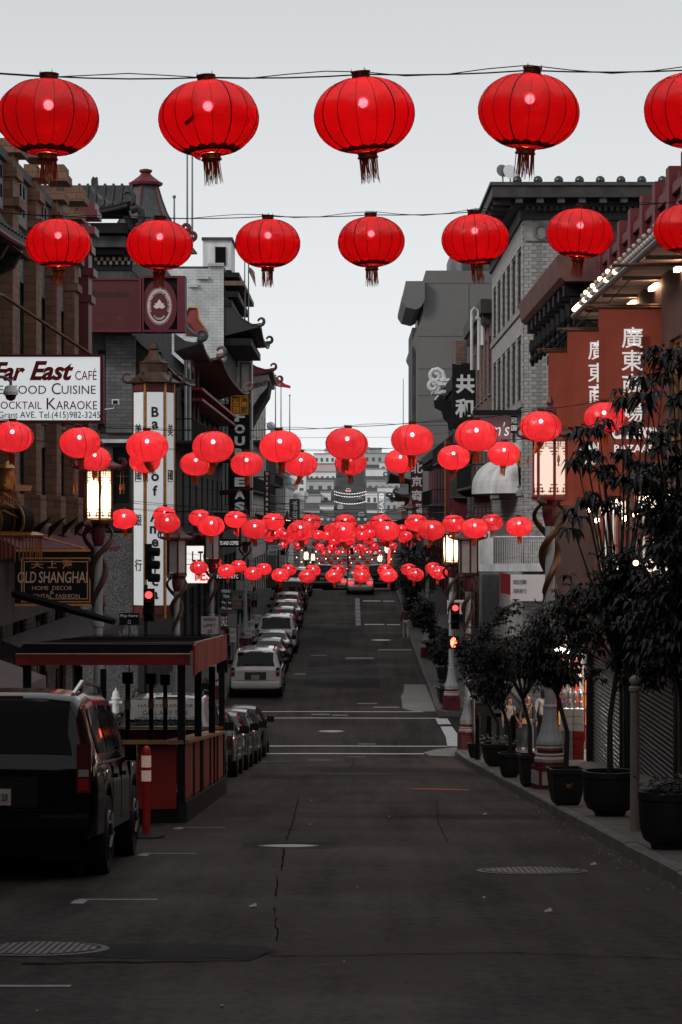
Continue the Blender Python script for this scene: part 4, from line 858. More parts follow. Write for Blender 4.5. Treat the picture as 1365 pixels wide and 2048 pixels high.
def vsign(name,a,b,t,bt,Y,mat,chars,cm,label,rot=0,step=None,h=None,w_=None,armL=True,side='L'):
    e=E(name,P((a+b)/2,bt,Y),label,'sign'); blk(e,'board',PX(a,Y),PX(b,Y),Y,Y+.25,PZ(bt,Y),PZ(t,Y),mat)
    if rot: T(chars,cm,e,P((a+b)/2,(t+bt)/2,Y-.012),w=(PZ(t,Y)-PZ(bt,Y))*.86,h=h,roty=math.pi/2)
    else:
        n=max(1,len(chars)); st=(bt-t)/n
        for i,ch in enumerate(chars):
            if ch!=' ': T(ch,cm,e,P((a+b)/2,t+st*(i+.5),Y-.012),h=h or .6*st/F*Y,bold=.02)
    X=LB if side=='L' else RB; xe=PX(a if side=='L' else b,Y)
    O('wall_arm',MB().box(min(X,xe),max(X,xe),Y+.08,Y+.18,PZ(t,Y)-.5,PZ(t,Y)-.4),IRON,e); return e
GIN=M('pale sign ink',(.42,.43,.44),.5,var=0,emit=(1,1,1),es=.12); WIN=M('white sign ink',(.75,.75,.75),.5,var=0,emit=(1,1,1),es=.35)
vsign('gift_sign',528,541,942,1034,185,M('dark maroon sign',(.05,.008,.01),.6,var=.2),'GIFTS&ART',GIN,'narrow dark maroon gifts and art sign beyond the restaurant sign')
vsign('bank_blade_sign',579,600,998,1046,230,M('slate blue sign',(.03,.035,.04),.5,var=.1),'citibank',GIN,'dark slate blade sign with sideways pale lettering on left far facade',rot=1,h=.5)
e=vsign('lit_bank_sign',755,772,983,1042,300,M('backlit grey sign',(.2,.21,.22),.5,var=0,emit=(.8,.9,1),es=.10),'CHASE',WIN,'lit grey blade sign with sideways white letters below the pagoda roof',rot=1,h=.55,side='R')
mb=MB(); c=P(763.5,992,299.98)
mb.lathe([(.16,-.02),(.34,-.02),(.34,.02),(.16,.02)],8,c,M=Matrix.Rotation(R(90),4,'X')); mb.f=mb.f[:-2]; O('ring_logo',mb,WIN,e)
# far left facades, smaller and smaller
pal=[OFFWHITE,GREYW,CREAMW,M('tan brick',(.2,.17,.15),.85,var=.3),GREYW]
for i,(a,b,z,lab) in enumerate(((231.2,262,9.0,'dark narrow facade beyond the ornate building with drawn shades'),(262.2,300,7.2,'white plaster facade with moulded cornice beyond the blade signs'),(300.2,342,6.2,'cream far facade on the left with plain windows'),(342.2,384,4.6,'tan brick far facade on the left side of the street'),(384.2,420,5.4,'grey far facade ending the left row of houses'))):
    facade('street_house','L',a,b,z,pal[(i+3)%5] if i else GREYD,lab,[(z-4,z-1.6),(z-8,z-5.6)],5,2.0,fm=DARK,cor=(OFFWHITE,.6,.7),balc=[(z-4.3,.8)] if i%2==0 else None)
# ------------------------------------------------------------------ right side: bazaar on the near corner
TERR=M('terracotta banner cloth',(.30,.058,.034),.85,var=.12,scale=1.5,bump=.05); BZ=M('brown bazaar paint',(.10,.045,.036),.7,var=.3); SHUT=M('steel shutter',(.3,.29,.28),.45,.5,var=.3)
e=E('bazaar_building',(RB,55,gz(55)),'dark red bazaar building with bulb lit awning and rolling shutters on the near corner','building'); baz=e
m=mapR(RB); y0,y1=14,76.3
ops=[(66.0,75.4,-5.3,-2.2),(57.2,65.2,-4.6,-1.7),(47.6,56.4,-3.95,-1.2),(38.6,46.8,-3.3,-.6),(28,37.6,-2.6,.1)]
lit=[(56.5,63.5,.35,2.2),(48.5,55.5,.5,2.3),(41,47.4,.6,2.3),(34,40,.6,2.3)]; up=[(47+i*2.5,48.7+i*2.5,3.3,5.2) for i in range(11)]
mb=MB(); wall(mb,m,y0,y1,-9,8.3,ops+lit+up,.3); O('wall',mb,BZ,e)
mb=MB().box(RB+1.6,RB+12,y0,65.5,-9,8.28).box(RB+1.6,RB+12,65.5,76.28,-1.9,8.28).box(RB+.34,RB+1.6,y0,y1,2.6,8.28); O('core',mb,SHADOW,e)
O('corner_wall',MB().box(RB+.002,RB+12,y1-.3,y1,-9,8.29),BZ,e)
AMB=M('gold window frame',(.35,.17,.05),.5,.3,var=.2)
for o in up: win(e,m,o,'cross',AMB)
LITW=M('lit shop glass',(.8,.8,.78),.4,var=0,emit=(1,.80,.62),es=1.3)
for k,o in enumerate(lit):
    w_=win(e,m,o,'none',AMB,LITW,True,'lit_window')
    n=int((o[1]-o[0])/.45)
    for i in range(1,n): yy=o[0]+i*.45; blk(w_,'hanging_garment',RB+.03,RB+.09,yy-.1,yy+random.uniform(.02,.14),o[2]+random.uniform(.1,.5),o[3]-.35,(DARK,REDP,GREYW,OFFWHITE)[i%4])
O('tube_lamp',MB().tube([(RB-.55,61.2,2.28),(RB-.1,60.6,2.3)],.06,8),M('fluorescent tube',(1,1,1),.3,var=0,emit=(1,.9,.8),es=9),e)
for i,(a,b,c,d) in enumerate(ops[1:]):
    s=blk(e,'shutter_box',RB-.12,RB+.1,a-.1,b+.1,d,d+.35,BZ); n=int((d-c)/.105)
    for k in range(n): z=c+k*.105; O('shutter_slat',MB().prism([(RB+.16,z),(RB+.10,z+.03),(RB+.10,z+.075),(RB+.16,z+.103)],'y',a+.02,b-.02),SHUT if i<1 else M('dark steel shutter',(.05,.045,.042),.45,.4,var=.3),s)
    for yy in (a,b): blk(e,'shutter_guide',RB-.06,RB+.08,yy-.1,yy+.1,c-.5,d,DARK)
fw=O('festoon_wire',MB().tube([(RB-.4,40+k*1.0,2.0+.25*math.sin(k*.9)) for k in range(22)],.012,4),CAB,e)
BFE=M('lit festoon bulb',(1,.8,.6),.3,var=0,emit=(1,.55,.26),es=22); bfm=mesh('festoon_bulb',MB().sphere((0,0,0),.06,7),True); bfm.materials.append(BFE)
for k in range(1,22,2): inst('festoon_bulb',bfm,e,(RB-.4,40+k*1.0,1.92+.25*math.sin(k*.9)))
# open shop: display wall, posters, stacked goods, strip lamps
sh=E('open_shop',(RB+.6,71,gz(71)+KERB),'brightly lit open corner shop stacked with red and white goods','shop'); g0=gz(74)+.12
blk(sh,'side_wall',RB+.3,RB+1.7,75.5,75.9,-6,-2.0,M('pale shop wall',(.6,.58,.55),.7,var=.1)); blk(sh,'back_wall',RB+1.55,RB+1.6,65.6,75.5,-6,-2.0,M('pale shop wall',(.6,.58,.55)))
blk(sh,'shop_floor',RB,RB+1.6,65.6,75.5,g0-.1,g0+.02,PAVE2); blk(sh,'shop_ceiling',RB+.05,RB+1.6,65.6,75.5,-2.25,-2.2,WHITE)
for yy in (66.5,69.5,72.5): blk(sh,'strip_lamp',RB+.3,RB+.55,yy,yy+1.8,-2.36,-2.26,M('shop strip lamp',(1,1,1),.3,var=0,emit=(1,.86,.72),es=34))
cols=[M('orange poster',(.6,.12,.04),.6,var=.2),REDP,M('white packet',(.65,.64,.62),.6,var=.2),M('amber packet',(.5,.25,.08),.6),M('grey packet',(.25,.26,.27),.6)]
for i in range(6):
    for j in range(4):
        x=RB+.04+j*.26; z=g0+.25+i*.48; blk(sh,'display_packet',x,x+.23,75.2-random.random()*.1,75.49,z,z+.40,cols[(i*3+j*2+random.randint(0,1))%5])
blk(sh,'shop_fill_lamp',RB-.35,RB-.15,67.5,69.3,-2.02,-1.92,M('shop strip lamp',(1,1,1)));blk(sh,'shop_fill_lamp',RB-.35,RB-.15,71.5,73.3,-2.12,-2.02,M('shop strip lamp',(1,1,1)));blk(sh,'fill_lamp_bar',RB-.3,RB-.2,66.5,75,-1.9,-1.85,IRON)  # lamps and bar added outside the shop to brighten the people there
O('door_frame',MB().box(RB-.04,RB+.06,75.4,75.62,g0-.2,-2.1).box(RB-.04,RB+.06,68.9,69.05,g0-.2,-2.1),REDP,sh)
for k in range(5): blk(sh,'poster',RB-.02,RB+.02,69.3+k*1.2,70.3+k*1.2,g0+1.75,g0+2.75,cols[(k*2)%5])
for i in range(7):
    for j in range(2):
        z=gz(67.2)+KERB+i*.2; O('goods_tray',MB().box(5.62+j*.3,5.9+j*.3,66.6,67.2,z+.004,z+.19),cols[2] if i>3 else (REDP if j else cols[4]),sh)
for i in range(4):
    for j in range(4): O('bottle',MB().lathe([(.055,0),(.06,.03),(.06,.16),(.03,.2),(.02,.24)],8,(5.66+j*.15,66.7+.1*(i%2),gz(67.2)+KERB+1.41+.25*(i//2))),M('water bottle',(.4,.43,.45),.1,var=.2),sh)
# canopy with bulbs
cl=clothmat('canvas canopy',(.62,.5,.43))
c=blk(e,'canopy',5.4,RB-.003,38,60.4,6.58,6.64,cl)
for yy in range(40,61,2): blk(c,'canopy_rib',5.42,RB-.01,yy-.04,yy+.04,6.5,6.575,STEEL)
O('canopy_edge',MB().tube([(5.38,38,6.6),(5.38,60.5,6.6)],.07,8),STEEL,c)
BOFF=M('clear bulb',(.4,.36,.34),.1,var=0); BON=M('lit bulb',(1,.8,.6),.3,var=0,emit=(1,.62,.32),es=6)
bm0=mesh('bulb',MB().sphere((0,0,0),.055,6),True); bm0.materials.append(BOFF); bm1=bm0.copy(); bm1.materials.clear(); bm1.materials.append(BON)
for i in range(46):
    on=i>41 or i in (24,28,33,36,39); inst('bulb',bm1 if on else bm0,c,(5.33,40+i*.44,6.72)); 
    if i%2==0: inst('bulb',bm1 if (i in(30,34,38,42)) else bm0,c,(5.5,41+i*.42,7.02))
CLM=M('warm canopy lamp',(1,.9,.8),.4,var=0,emit=(1,.66,.42),es=11)
for yy in (42,46,50,54,58): blk(c,'canopy_lamp',RB-.14,RB-.04,yy,yy+1.0,6.36,6.44,CLM)
O('bulb_rail',MB().tube([(5.52,40,6.96),(5.52,60.4,6.96)],.035,5),REDD,c)
for yy,zz in ((50,5.98),(57,6.04),(63.2,5.98),(45,6.3)): O('banner_pole',MB().tube([(RB+.02,yy+.06,zz+.02),(4.7,yy+.06,zz)],.035,6),BRONZE,e); O('pole_stay',MB().tube([(RB,yy+.1,zz+1.2),(5.1,yy+.06,zz+.02)],.014,4),IRON,e)
for i in range(15): yy=41+i*2.2; blk(e,'parapet_post',RB-.15,RB+.2,yy,yy+.5,7.2,8.45,REDD)
blk(e,'parapet_rail',RB-.1,RB+.003,38,62,7.9,8.1,REDD); blk(e,'parapet_rail',RB-.12,RB+.003,38,62,7.15,7.25,BZ)
# heavy eave over the corner
ea=O('corner_eave',MB().prism([(5.2,7.72),(5.32,7.62),(RB+.3,7.62),(RB+.3,8.28),(5.2,8.3),(5.12,8.25)],'y',62.2,76.6),M('weathered maroon cornice',(.12,.05,.045),.7,var=.4,scale=2),e)
for i in range(9):
    yy=62.8+i*1.6
    for k,(a,b,t) in enumerate(((5.35,6.2,7.45),(5.55,6.2,7.15),(5.75,6.2,6.85),(5.95,6.2,6.5))): blk(ea,'eave_bracket',a,b-.002,yy+.03*k,yy+.5-.03*k,t-.14,t+.13,BLACK)
    O('bracket_drop',MB().lathe([(.03,6.3),(.1,6.5),(.05,6.6),(.11,6.8),(.09,7.1)],8,(5.5,yy+.25,0)),BLACK,ea)
# hanging banners
bl=[('terracotta bazaar banner with white characters and shop name, widest in view','廣東商場',1),('terracotta bazaar banner half covered by the widest banner','廣東商場',1),('narrow visible strip of terracotta banner farthest from the lit awning','',0)]
for k,(Y,xl,xr,t,bt) in enumerate(((50,1198,1342,618,945),(57,1135,1262,663,1002),(63.2,1097,1206,705,1010))):
    b=E('banner',P(1270,bt,Y),bl[k][0],'banner'); mb=MB(); n=10
    for i in range(n):
        for j in range(6):
            q=lambda u,v:(PX(xl,Y)+(PX(xr,Y)-PX(xl,Y))*u,Y+.05*math.sin(u*5+k)*v+.03*math.sin(u*13+v*3)*v,PZ(t,Y)+(PZ(bt,Y)-PZ(t,Y))*v)
            mb.quad(q(i/n,j/6),q((i+1)/n,j/6),q((i+1)/n,(j+1)/6),q(i/n,(j+1)/6))
    O('cloth',mb,TERR,b,smooth=True); O('top_rod',MB().tube([(PX(xl,Y)-.1,Y,PZ(t,Y)+.03),(PX(xr,Y),Y,PZ(t,Y)+.03)],.03,6),BRONZE,b)
    s=50/Y; cx=1265 if k==0 else 1190
    if bl[k][1]:
        for ch,yy in zip(bl[k][1],(675,721,768,824) if k==0 else (700,745,787,835)): T(ch,WIN,b,P(cx+(0 if k==0 else 6),yy,Y-.16),h=.42 if k==0 else .44,bold=.008)
        T('CANTON',WIN,b,P(1274 if k==0 else 1200,866 if k==0 else 895,Y-.16),w=.98,h=.24,bold=.05); T('BAZAAR',WIN,b,P(1270 if k==0 else 1195,897 if k==0 else 922,Y-.16),w=.82,h=.15,bold=.02)
# ------------------------------------------------------------------ tall brick corner building
Y=90.0; zt=PZ(440,Y)
BRK=M('pale grey brick',(.36,.35,.345),.85,var=.35,scale=3,bump=.3,bscale=40); MORT=M('dark mortar',(.05,.048,.046),.9,var=.2); BRK2=M('grey brick',(.26,.25,.245),.85,var=.35,scale=3,bump=.3)
e=E('brick_corner_building',(RB,Y,gz(Y)),'tall pale brick corner building with heavy dark cornice across the side street','building')
O('end_wall',MB().box(RB+.02,RB+9,Y+.02,Y+.3,-8,zt),MORT,e)
mR=mapR(RB+.02); ops=[(91.2+i*3.15,93.1+i*3.15,a,b) for i in range(6) for a,b in ((9.4,11.5),(6.0,8.25),(2.9,4.9))]
mb=MB(); wall(mb,mR,Y+.02,110,-8,zt,ops,.25); mb.box(RB+.4,RB+9,Y+.3,110,-8,zt); O('street_wall',mb,MORT,e)
for o in ops: win(e,mR,o,'sash',GREYW)
bw,bh=.31,.135
bmesh_=[]
for k in range(3):
    q=MB().box(-bw/2+.007,bw/2-.007,0,.04,.006,bh-.007); me=mesh('brick',q); me.materials.append((BRK,BRK2,BRK)[k]); bmesh_.append(me)
def half(me,f):
    q=MB().box(-bw/2*f+.007,bw/2*f-.007,0,.04,.006,bh-.007); r=mesh('brick',q); r.materials.append(me); return r
hb=half(BRK,.5)
nb=0; rest=MB(); z=zt-bh; row=0
while z>-5:
    x=RB+.01; off=row%2
    for i in range(4 if z>1 else 8):
        cx=RB+.02+bw*(i+.5)+(bw/2 if off else 0)
        if nb<290 and z>1.0 and i<4:
            inst('brick',bmesh_[(i*7+row*3)%3],e,(cx,Y-.018+random.uniform(-.004,.004),z)); nb+=1
        else: rest.box(cx-bw/2+.007,cx+bw/2-.007,Y-.018,Y+.022,z+.006,z+bh-.007)
    if off: rest.box(RB+.02,RB+.02+bw/2-.007,Y-.02,Y+.022,z+.006,z+bh-.007)
    z-=bh; row+=1
z=zt-bh; row=0
while z>-5:
    yy=Y+.03+(.15 if row%2 else 0)
    while yy<109.7:
        a,b=yy+.007,min(yy+.31-.007,109.99)
        if not any(o[0]-.02<b and a<o[1]+.02 and o[2]-.02<z+bh and z<o[3]+.02 for o in ops): rest.box(RB-.02,RB+.022,a,b,z+.006,z+bh-.007)
        yy+=.31
    z-=bh; row+=1
O('brick_courses',rest,BRK,e,kind='stuff')
for zz in (9.1,5.7,2.5): blk(e,'sill_course',RB-.09,RB+.02,Y+.1,110,zz,zz+.2,BRK2)
CORN=M('dark weathered cornice',(.035,.033,.033),.7,var=.5,scale=2,bump=.2)
cx0=PX(985,Y-1.2)
co=blk(e,'cornice',cx0,RB+8.5,Y-1.2,110.5,PZ(394,Y-1.2),PZ(371,Y-1.2),CORN); blk(co,'gutter',cx0-.08,RB+8.5,Y-1.28,110.6,PZ(370.8,Y-1.2),PZ(364,Y-1.2),GREYD)
blk(e,'frieze',RB-.12,RB+8.4,Y-.12,110.2,PZ(440,Y),PZ(408,Y),CORN); blk(e,'dentil_band',RB-.45,RB+8.4,Y-.45,110.3,PZ(416,Y),PZ(402,Y),CORN)
for i in range(9):
    x=PX(1032+i*42,Y-1.1); blk(co,'modillion',x,x+.25,Y-1.1,Y-.46,PZ(405,Y-1.1),PZ(394.2,Y-1.1),GREYD)
for i in range(14): yy=Y-.6+i*1.5; blk(co,'modillion',cx0+.1,RB-.5,yy,yy+.3,PZ(405,Y-1.1),PZ(394.2,Y-1.1),CORN)
for i in range(24): x=PX(1050+i*12,Y); blk(co,'dentil',x,x+.1,Y-.55,Y-.452,PZ(425,Y),PZ(417,Y),GREYD)
for i in range(9):
    c=P(1035+i*41.5,361,Y-1.0); O('roof_globe',MB().sphere(c,.17,8),M('dark glass globe',(.015,.015,.016),.1,var=0,spec=.8),co,smooth=True)
fr=blk(e,'frieze_panel',RB+.05,RB+2.2,Y-.1,Y-.022,PZ(482,Y),PZ(446,Y),BRK2)
O('wreath',MB().tube([Vector((RB+.62+.22*math.cos(a),Y-.12,PZ(464,Y)+.25*math.sin(a))) for a in [6.2832*i/14 for i in range(15)]],.06,6),GREYW,fr)
# satellite dishes on its roof
for px_,py,r_ in ((1005,342,.24),(1020,344,.27)):
    c=P(px_,py,Y+2); d=E('satellite_dish',c,('small grey satellite dish on the cornice, left of its twin' if px_<1010 else 'larger white satellite dish on the cornice beside its twin'),'satellite dish')
    O('reflector',MB().lathe([(.02,-.07),(r_*.6,-.045),(r_,.02),(r_*1.01,.03)],18,c,M=Matrix.Rotation(R(75),4,'X')@Matrix.Rotation(R(20),4,'Y')),WHITE if px_>1010 else STEEL,d,smooth=True); O('mount',MB().tube([c,c+Vector((.05,0,-.75))],.03,5),STEEL,d)
# domed awning, balcony, signs on that corner
dm=MB(); n1,n2=9,18
f=lambda i,j:(RB-1.45*math.sin(math.pi/2*(1-j/n1))*math.sin(math.pi*i/n2)*(1+.012*(i%2)),98-5.5*math.cos(math.pi*i/n2)*math.sin(math.pi/2*(1-j/n1))**.6,PZ(972,96)+1.15*math.sin(math.pi/2*j/n1))
for i in range(n2):
    for j in range(n1): dm.quad(f(i,j),f(i+1,j),f(i+1,j+1),f(i,j+1))
    a,b=f(i,0),f(i+1,0); dm.quad(a,b,(b[0],b[1],b[2]-.3),(a[0],a[1],a[2]-.3))
O('dome_awning',dm,OFFWHITE,e); 
bal=blk(e,'corner_balcony',PX(958,89),RB+2.2,88.4,89.9,PZ(1142,89),PZ(1128,89),OFFWHITE)
blk(bal,'solid_panel',PX(958,89),PX(985,89),88.4,89.9,PZ(1128,89)+.003,PZ(1056,89),OFFWHITE)
O('top_rail',MB().tube([P(985,1074,88.5),P(1092,1074,88.5)],.04,5),OFFWHITE,bal)
for i in range(24): O('baluster',MB().tube([P(987+i*4.5,1127,88.5),P(987+i*4.5,1074,88.5)],.013,4),OFFWHITE,bal)
Y=87.6; s=E('white_fascia_sign',P(1040,1200,Y),'curved white shop fascia with red end under the corner balcony','sign'); blk(s,'white_board',PX(1022,Y),PX(1095,Y),Y,Y+.5,PZ(1202,Y),PZ(1150,Y),M('lit white board',(.55,.5,.5),.6,var=.1,emit=(1,.9,.85),es=.12)); O('red_end',MB().prism([(PX(1003,Y),PZ(1186,Y)),(PX(1021.6,Y),PZ(1190,Y)),(PX(1021.6,Y),PZ(1149,Y)),(PX(1001,Y),PZ(1146,Y))],'y',Y+.05,Y+.4),REDP,s)
for i in range(3):
    for j in range(2): T('商店藥海味行'[i+3*j],INKS,s,P(1031+i*9,1164+j*18,Y-.01),h=.17)
s=E('grey_shop_sign',P(980,1262,Y),'dark grey shop sign panel hanging beside the white fascia','sign'); blk(s,'panel',PX(962,Y),PX(1001,Y),Y+.6,Y+.9,PZ(1264,Y),PZ(1146,Y),GREYW); blk(s,'dark_face',PX(966,Y),PX(999,Y),Y+.55,Y+.597,PZ(1250,Y),PZ(1150,Y),GREYD)
Y=91.2; s=E('salon_sign',P(998,905,Y),'faded pink and white shop sign under a black hood','sign'); DUSTY=M('dusty pink sign',(.23,.1,.12),.6,var=.1,emit=(1,.5,.55),es=.06)
blk(s,'pink_panel',PX(950,Y),PX(1022,Y),Y,Y+.3,PZ(885,Y),PZ(831,Y),DUSTY); blk(s,'white_panel',PX(950,Y),PX(1046,Y),Y+.02,Y+.3,PZ(902,Y),PZ(885.5,Y),WHITE); blk(s,'white_panel',PX(1035,Y),PX(1046,Y),Y+.02,Y+.3,PZ(885,Y),PZ(831,Y),WHITE)
blk(s,'black_plate',PX(1022.5,Y),PX(1034.5,Y),Y-.02,Y+.3,PZ(866,Y),PZ(831,Y),BLACK); T("Kim's",WIN,s,P(988,858,Y-.02),w=1.15,h=.5,shear=.25); T('冠',WIN,s,P(1028.5,841,Y-.04),h=.2); T('園',WIN,s,P(1028.5,856,Y-.04),h=.2); blk(s,'hood',PX(946,Y),PX(1050,Y),Y-.5,Y+.35,PZ(830,Y),PZ(821,Y),BLACK); blk(s,'wall_arm',PX(1046,Y),RB+.05,Y+.1,Y+.2,PZ(845,Y),PZ(840,Y),IRON)
# ------------------------------------------------------------------ next houses on the right
RBRK=brickmat('dark red brick',(.2,.12,.105),(.05,.04,.038),.3,.12); 
e,m=facade('arched_brick_house','R',110.1,127,11.2,RBRK,'dark red brick house with tall pipes beyond the pale brick corner',[(7.2,9.8),(3.4,6.0),(-.4,2.2)],5,1.7,fm=GREYW,south=False,cor=(CORN,.5,.5),balc=[(3.1,.9)])
O('vent_pipe',MB().tube([P(958,740,112),P(958,622,112),P(949,616,112),P(944,622,112),P(944,740,112)],.07,7),OFFWHITE,e); O('vent_pipe',MB().tube([P(966,690,112),P(966,640,112),P(951,636,112)],.11,8),OFFWHITE,e)
e,m=facade('hotel_building','R',127.1,160,9.4,GREYD,'dark hotel front with red pagoda bay and fire escapes behind the black vertical sign',[(5.4,7.6),(1.4,3.8)],7,1.5,fm=DARK,cor=(BLACK,.6,.6),balc=[(5,1),(1,1)],southmat=RBRK)
blk(e,'brick_chimney',PX(912,128),PX(935,128),128,130,9.3,PZ(682,128),RBRK); O('roof_ladder',MB().tube([P(906,720,127.9),P(906,658,127.9),P(933,658,127.9),P(933,720,127.9)],.03,4),STEEL,e)
for k,(sz,c) in enumerate(((.55,(872,752)),(.42,(867,772)))):
    c=P(*c,148); O('volute',MB().tube(spiral(c,.55*sz/.55,.1,-1.57,1.6)[::-1]+[c+Vector((.8,0,-sz)),c+Vector((1.7,0,-sz))],.13,7),OFFWHITE,e,smooth=True)
for zz,a in ((757,866),(765,862),(780,868)): blk(e,'volute_moulding',PX(a+14,148),RB+.02,147.8,160,PZ(zz+6,148),PZ(zz,148),OFFWHITE)
O('black_bracket',MB().prism([(PX(a,148),PZ(b,148)) for a,b in ((868,800),(905,798),(905,862),(898,858),(896,845),(888,838),(884,822),(870,815))],'y',148.2,148.6),BLACK,e)
Y=125.6; s=E('hotel_sign',P(930,850,Y),'black vertical hotel sign with grey Chinese characters','sign'); O('board',MB().prism([(PX(905,Y),PZ(858,Y)),(PX(905,Y),PZ(727,Y)),(PX(945,Y),PZ(735,Y)),(PX(954,Y),PZ(744,Y)),(PX(954,Y),PZ(858,Y))],'y',Y,Y+.3),BLACK,s)
T('共',GIN,s,P(931,768,Y-.02),h=.95,bold=.03); T('和',GIN,s,P(929,816,Y-.02),h=.95,bold=.03); blk(s,'wall_arm',PX(954,Y),RB+.02,Y+.1,Y+.2,PZ(780,Y),PZ(776,Y),IRON)
blk(s,'lower_board',PX(902,Y),PX(948,Y),Y-.1,Y+.25,PZ(994,Y),PZ(948,Y),GREYD); T('REPUBLIC',M('dull sign letter',(.1,.1,.1),.6,var=0),s,P(925,960,Y-.12),w=1.05,h=.28); T('HOTEL',M('dull sign letter',(.1,.1,.1)),s,P(925,977,Y-.12),w=.8,h=.28); blk(s,'red_frame',PX(893,Y),PX(901.5,Y),Y+.3,Y+.6,PZ(1060,Y),PZ(880,Y),REDD); blk(s,'red_frame',PX(902,Y),PX(935,Y),Y+.32,Y+.6,PZ(1060,Y),PZ(996,Y),REDD); blk(s,'gold_edge',PX(890,Y),PX(893,Y),Y+.28,Y+.6,PZ(1060,Y),PZ(880,Y),GOLD)
blk(s,'post',PX(926,Y),PX(930,Y),Y,Y+.1,PZ(948,Y),PZ(858,Y),IRON)
vsign('market_sign',822,846,922,1032,165,M('deep red sign board',(.07,.012,.012),.6,var=.2),'北京商場',GIN,'deep red vertical market sign with four grey characters',side='R',h=.72)
e,m=facade('red_front_house','R',160.1,200,6.2,REDD,'red and dark timber house front beyond the hotel with fire escapes',[(2.8,5.0),(-1,1.4)],7,1.6,fm=GREYD,balc=[(2.5,1.0)],cor=(BLACK,.5,.6))
Yg=236.0
e=E('grey_tower',(RB+8,Yg,gz(Yg)),'plain grey concrete tower with curved scoop on its corner','building'); mb=MB()
TWR=M('grey precast concrete',(.14,.138,.138),.85,var=.08,scale=.3)
pr=[(835,1200),(835,700),(828,688),(826,682),(833,660),(844,640),(847,622),(847,560),(852,541),(1000,541),(1000,1200)]
O('tower_front',MB().prism([(PX(a,Yg),PZ(b,Yg)) for a,b in pr],'y',Yg,Yg+30),TWR,e)
O('scoop',MB().prism([(PX(a,Yg-1),PZ(b,Yg-1)) for a,b in ((812,562),(850,562),(850,600),(842,614),(832,619),(812,614),(804,602),(804,594),(808,586))],'y',Yg-1,Yg+20),TWR,e)
for yy in (566,672,737,790,850): blk(e,'joint_line',PX(849 if yy<600 else 836,Yg),PX(995,Yg),Yg-.03,Yg-.002,PZ(yy+.9,Yg),PZ(yy,Yg),GREYD)
blk(e,'joint_line',PX(938,Yg),PX(939,Yg),Yg-.03,Yg-.003,PZ(900,Yg),PZ(566.5,Yg),GREYD); blk(e,'roof_plant',PX(900,Yg+8),PX(990,Yg+8),Yg+8,Yg+16,PZ(542,Yg+8),PZ(512,Yg+8),GREYW); blk(e,'louvre',PX(925,Yg+8),PX(985,Yg+8),Yg+7.8,Yg+7.99,PZ(540,Yg+8),PZ(526,Yg+8),GREYD); blk(e,'dark_return',PX(825,Yg+4),PX(834,Yg+4),Yg+4,Yg+20,-6,PZ(655,Yg+4),GREYD)
pole(807,757,880,215,'very thin bare mast in front of the grey tower',.04,False)
e,m=facade('pagoda_house','R',200.1,262,2.5,GREYD,'dark far house with upturned pagoda roof on the right',[(-1.2,1.2)],9,2,fm=DARK,balc=[(-1.6,1)])
eave(e,mapR(RB),236,262,PZ(962,240),2.6,1.6,M('grey pagoda tile',(.16,.165,.17),.6,var=.3),lift=1.0,step=1.0); eave(e,mapR(RB),225,262,PZ(1000,240),2.2,.8,TILE,lift=.6,step=2)
for i,(a,b,z) in enumerate(((262.2,310,3.2),(310.2,365,1.0),(365.2,420,.2))): facade('street_house','R',a,b,z,(REDD,GREYD,TERR)[i],'%s far house front on the right side past the pagoda roof'%('maroon','dark grey','brown')[i],[(z-3.4,z-1)],6,2,fm=DARK,cor=(CREAMW,.5,.6))
# street-spanning banner
Y=197.0; e=E('street_banner',P(710,1062,Y),'dark maroon banner with white characters hung across the road','banner'); mb=MB()
for i in range(24):
    q=lambda t:(LB+.3+(RB-LB-.5)*t,Y,PZ(1040,Y)-.5*math.sin(math.pi*t)+.9*abs(t-.5)**2*4*.6)
    a,b=q(i/24),q((i+1)/24); mb.quad((a[0],Y,a[2]-.75),(b[0],Y,b[2]-.75),b,a)
O('cloth',mb,M('maroon banner cloth',(.05,.006,.012),.8,var=.1),e)
for ch,px_ in zip('圖京山昇煙人',(644,657,668,718,731,743)): T(ch,WIN,e,P(px_,1039,Y-.03),h=.24,bold=.02)
cable([(LB+.1,Y+.02,PZ(1034,Y)+1),(0,Y+.02,PZ(1036,Y)-.1),(RB,Y+.02,PZ(1034,Y)+1)],.03,'black cable above the maroon street banner',False)
# small far bulbs strung below the lantern rows
sb=mesh('bulb',MB().sphere((0,0,0),.16,5)); sb.materials.append(BON)
for k,(Y,py) in enumerate(((250,1103),(293,1116),(322,1126),(337,1137))):
    e=E('string_lights',P(700,py,Y),'string of tiny warm bulbs, %s beyond the brow'%('nearest','second','third','farthest')[k],'string lights'); x=-6.4
    O('wire',MB().tube([(LB,Y,PZ(py,Y)+.3),(0,Y,PZ(py,Y)+.15),(RB,Y,PZ(py,Y)+.3)],.03,4),CAB,e)
    while x<5: inst('bulb',sb,e,(x,Y-.02,PZ(py+random.uniform(-3,3),Y)),scale=(Y/420*.5,)*3); x+=random.uniform(.9,1.5)
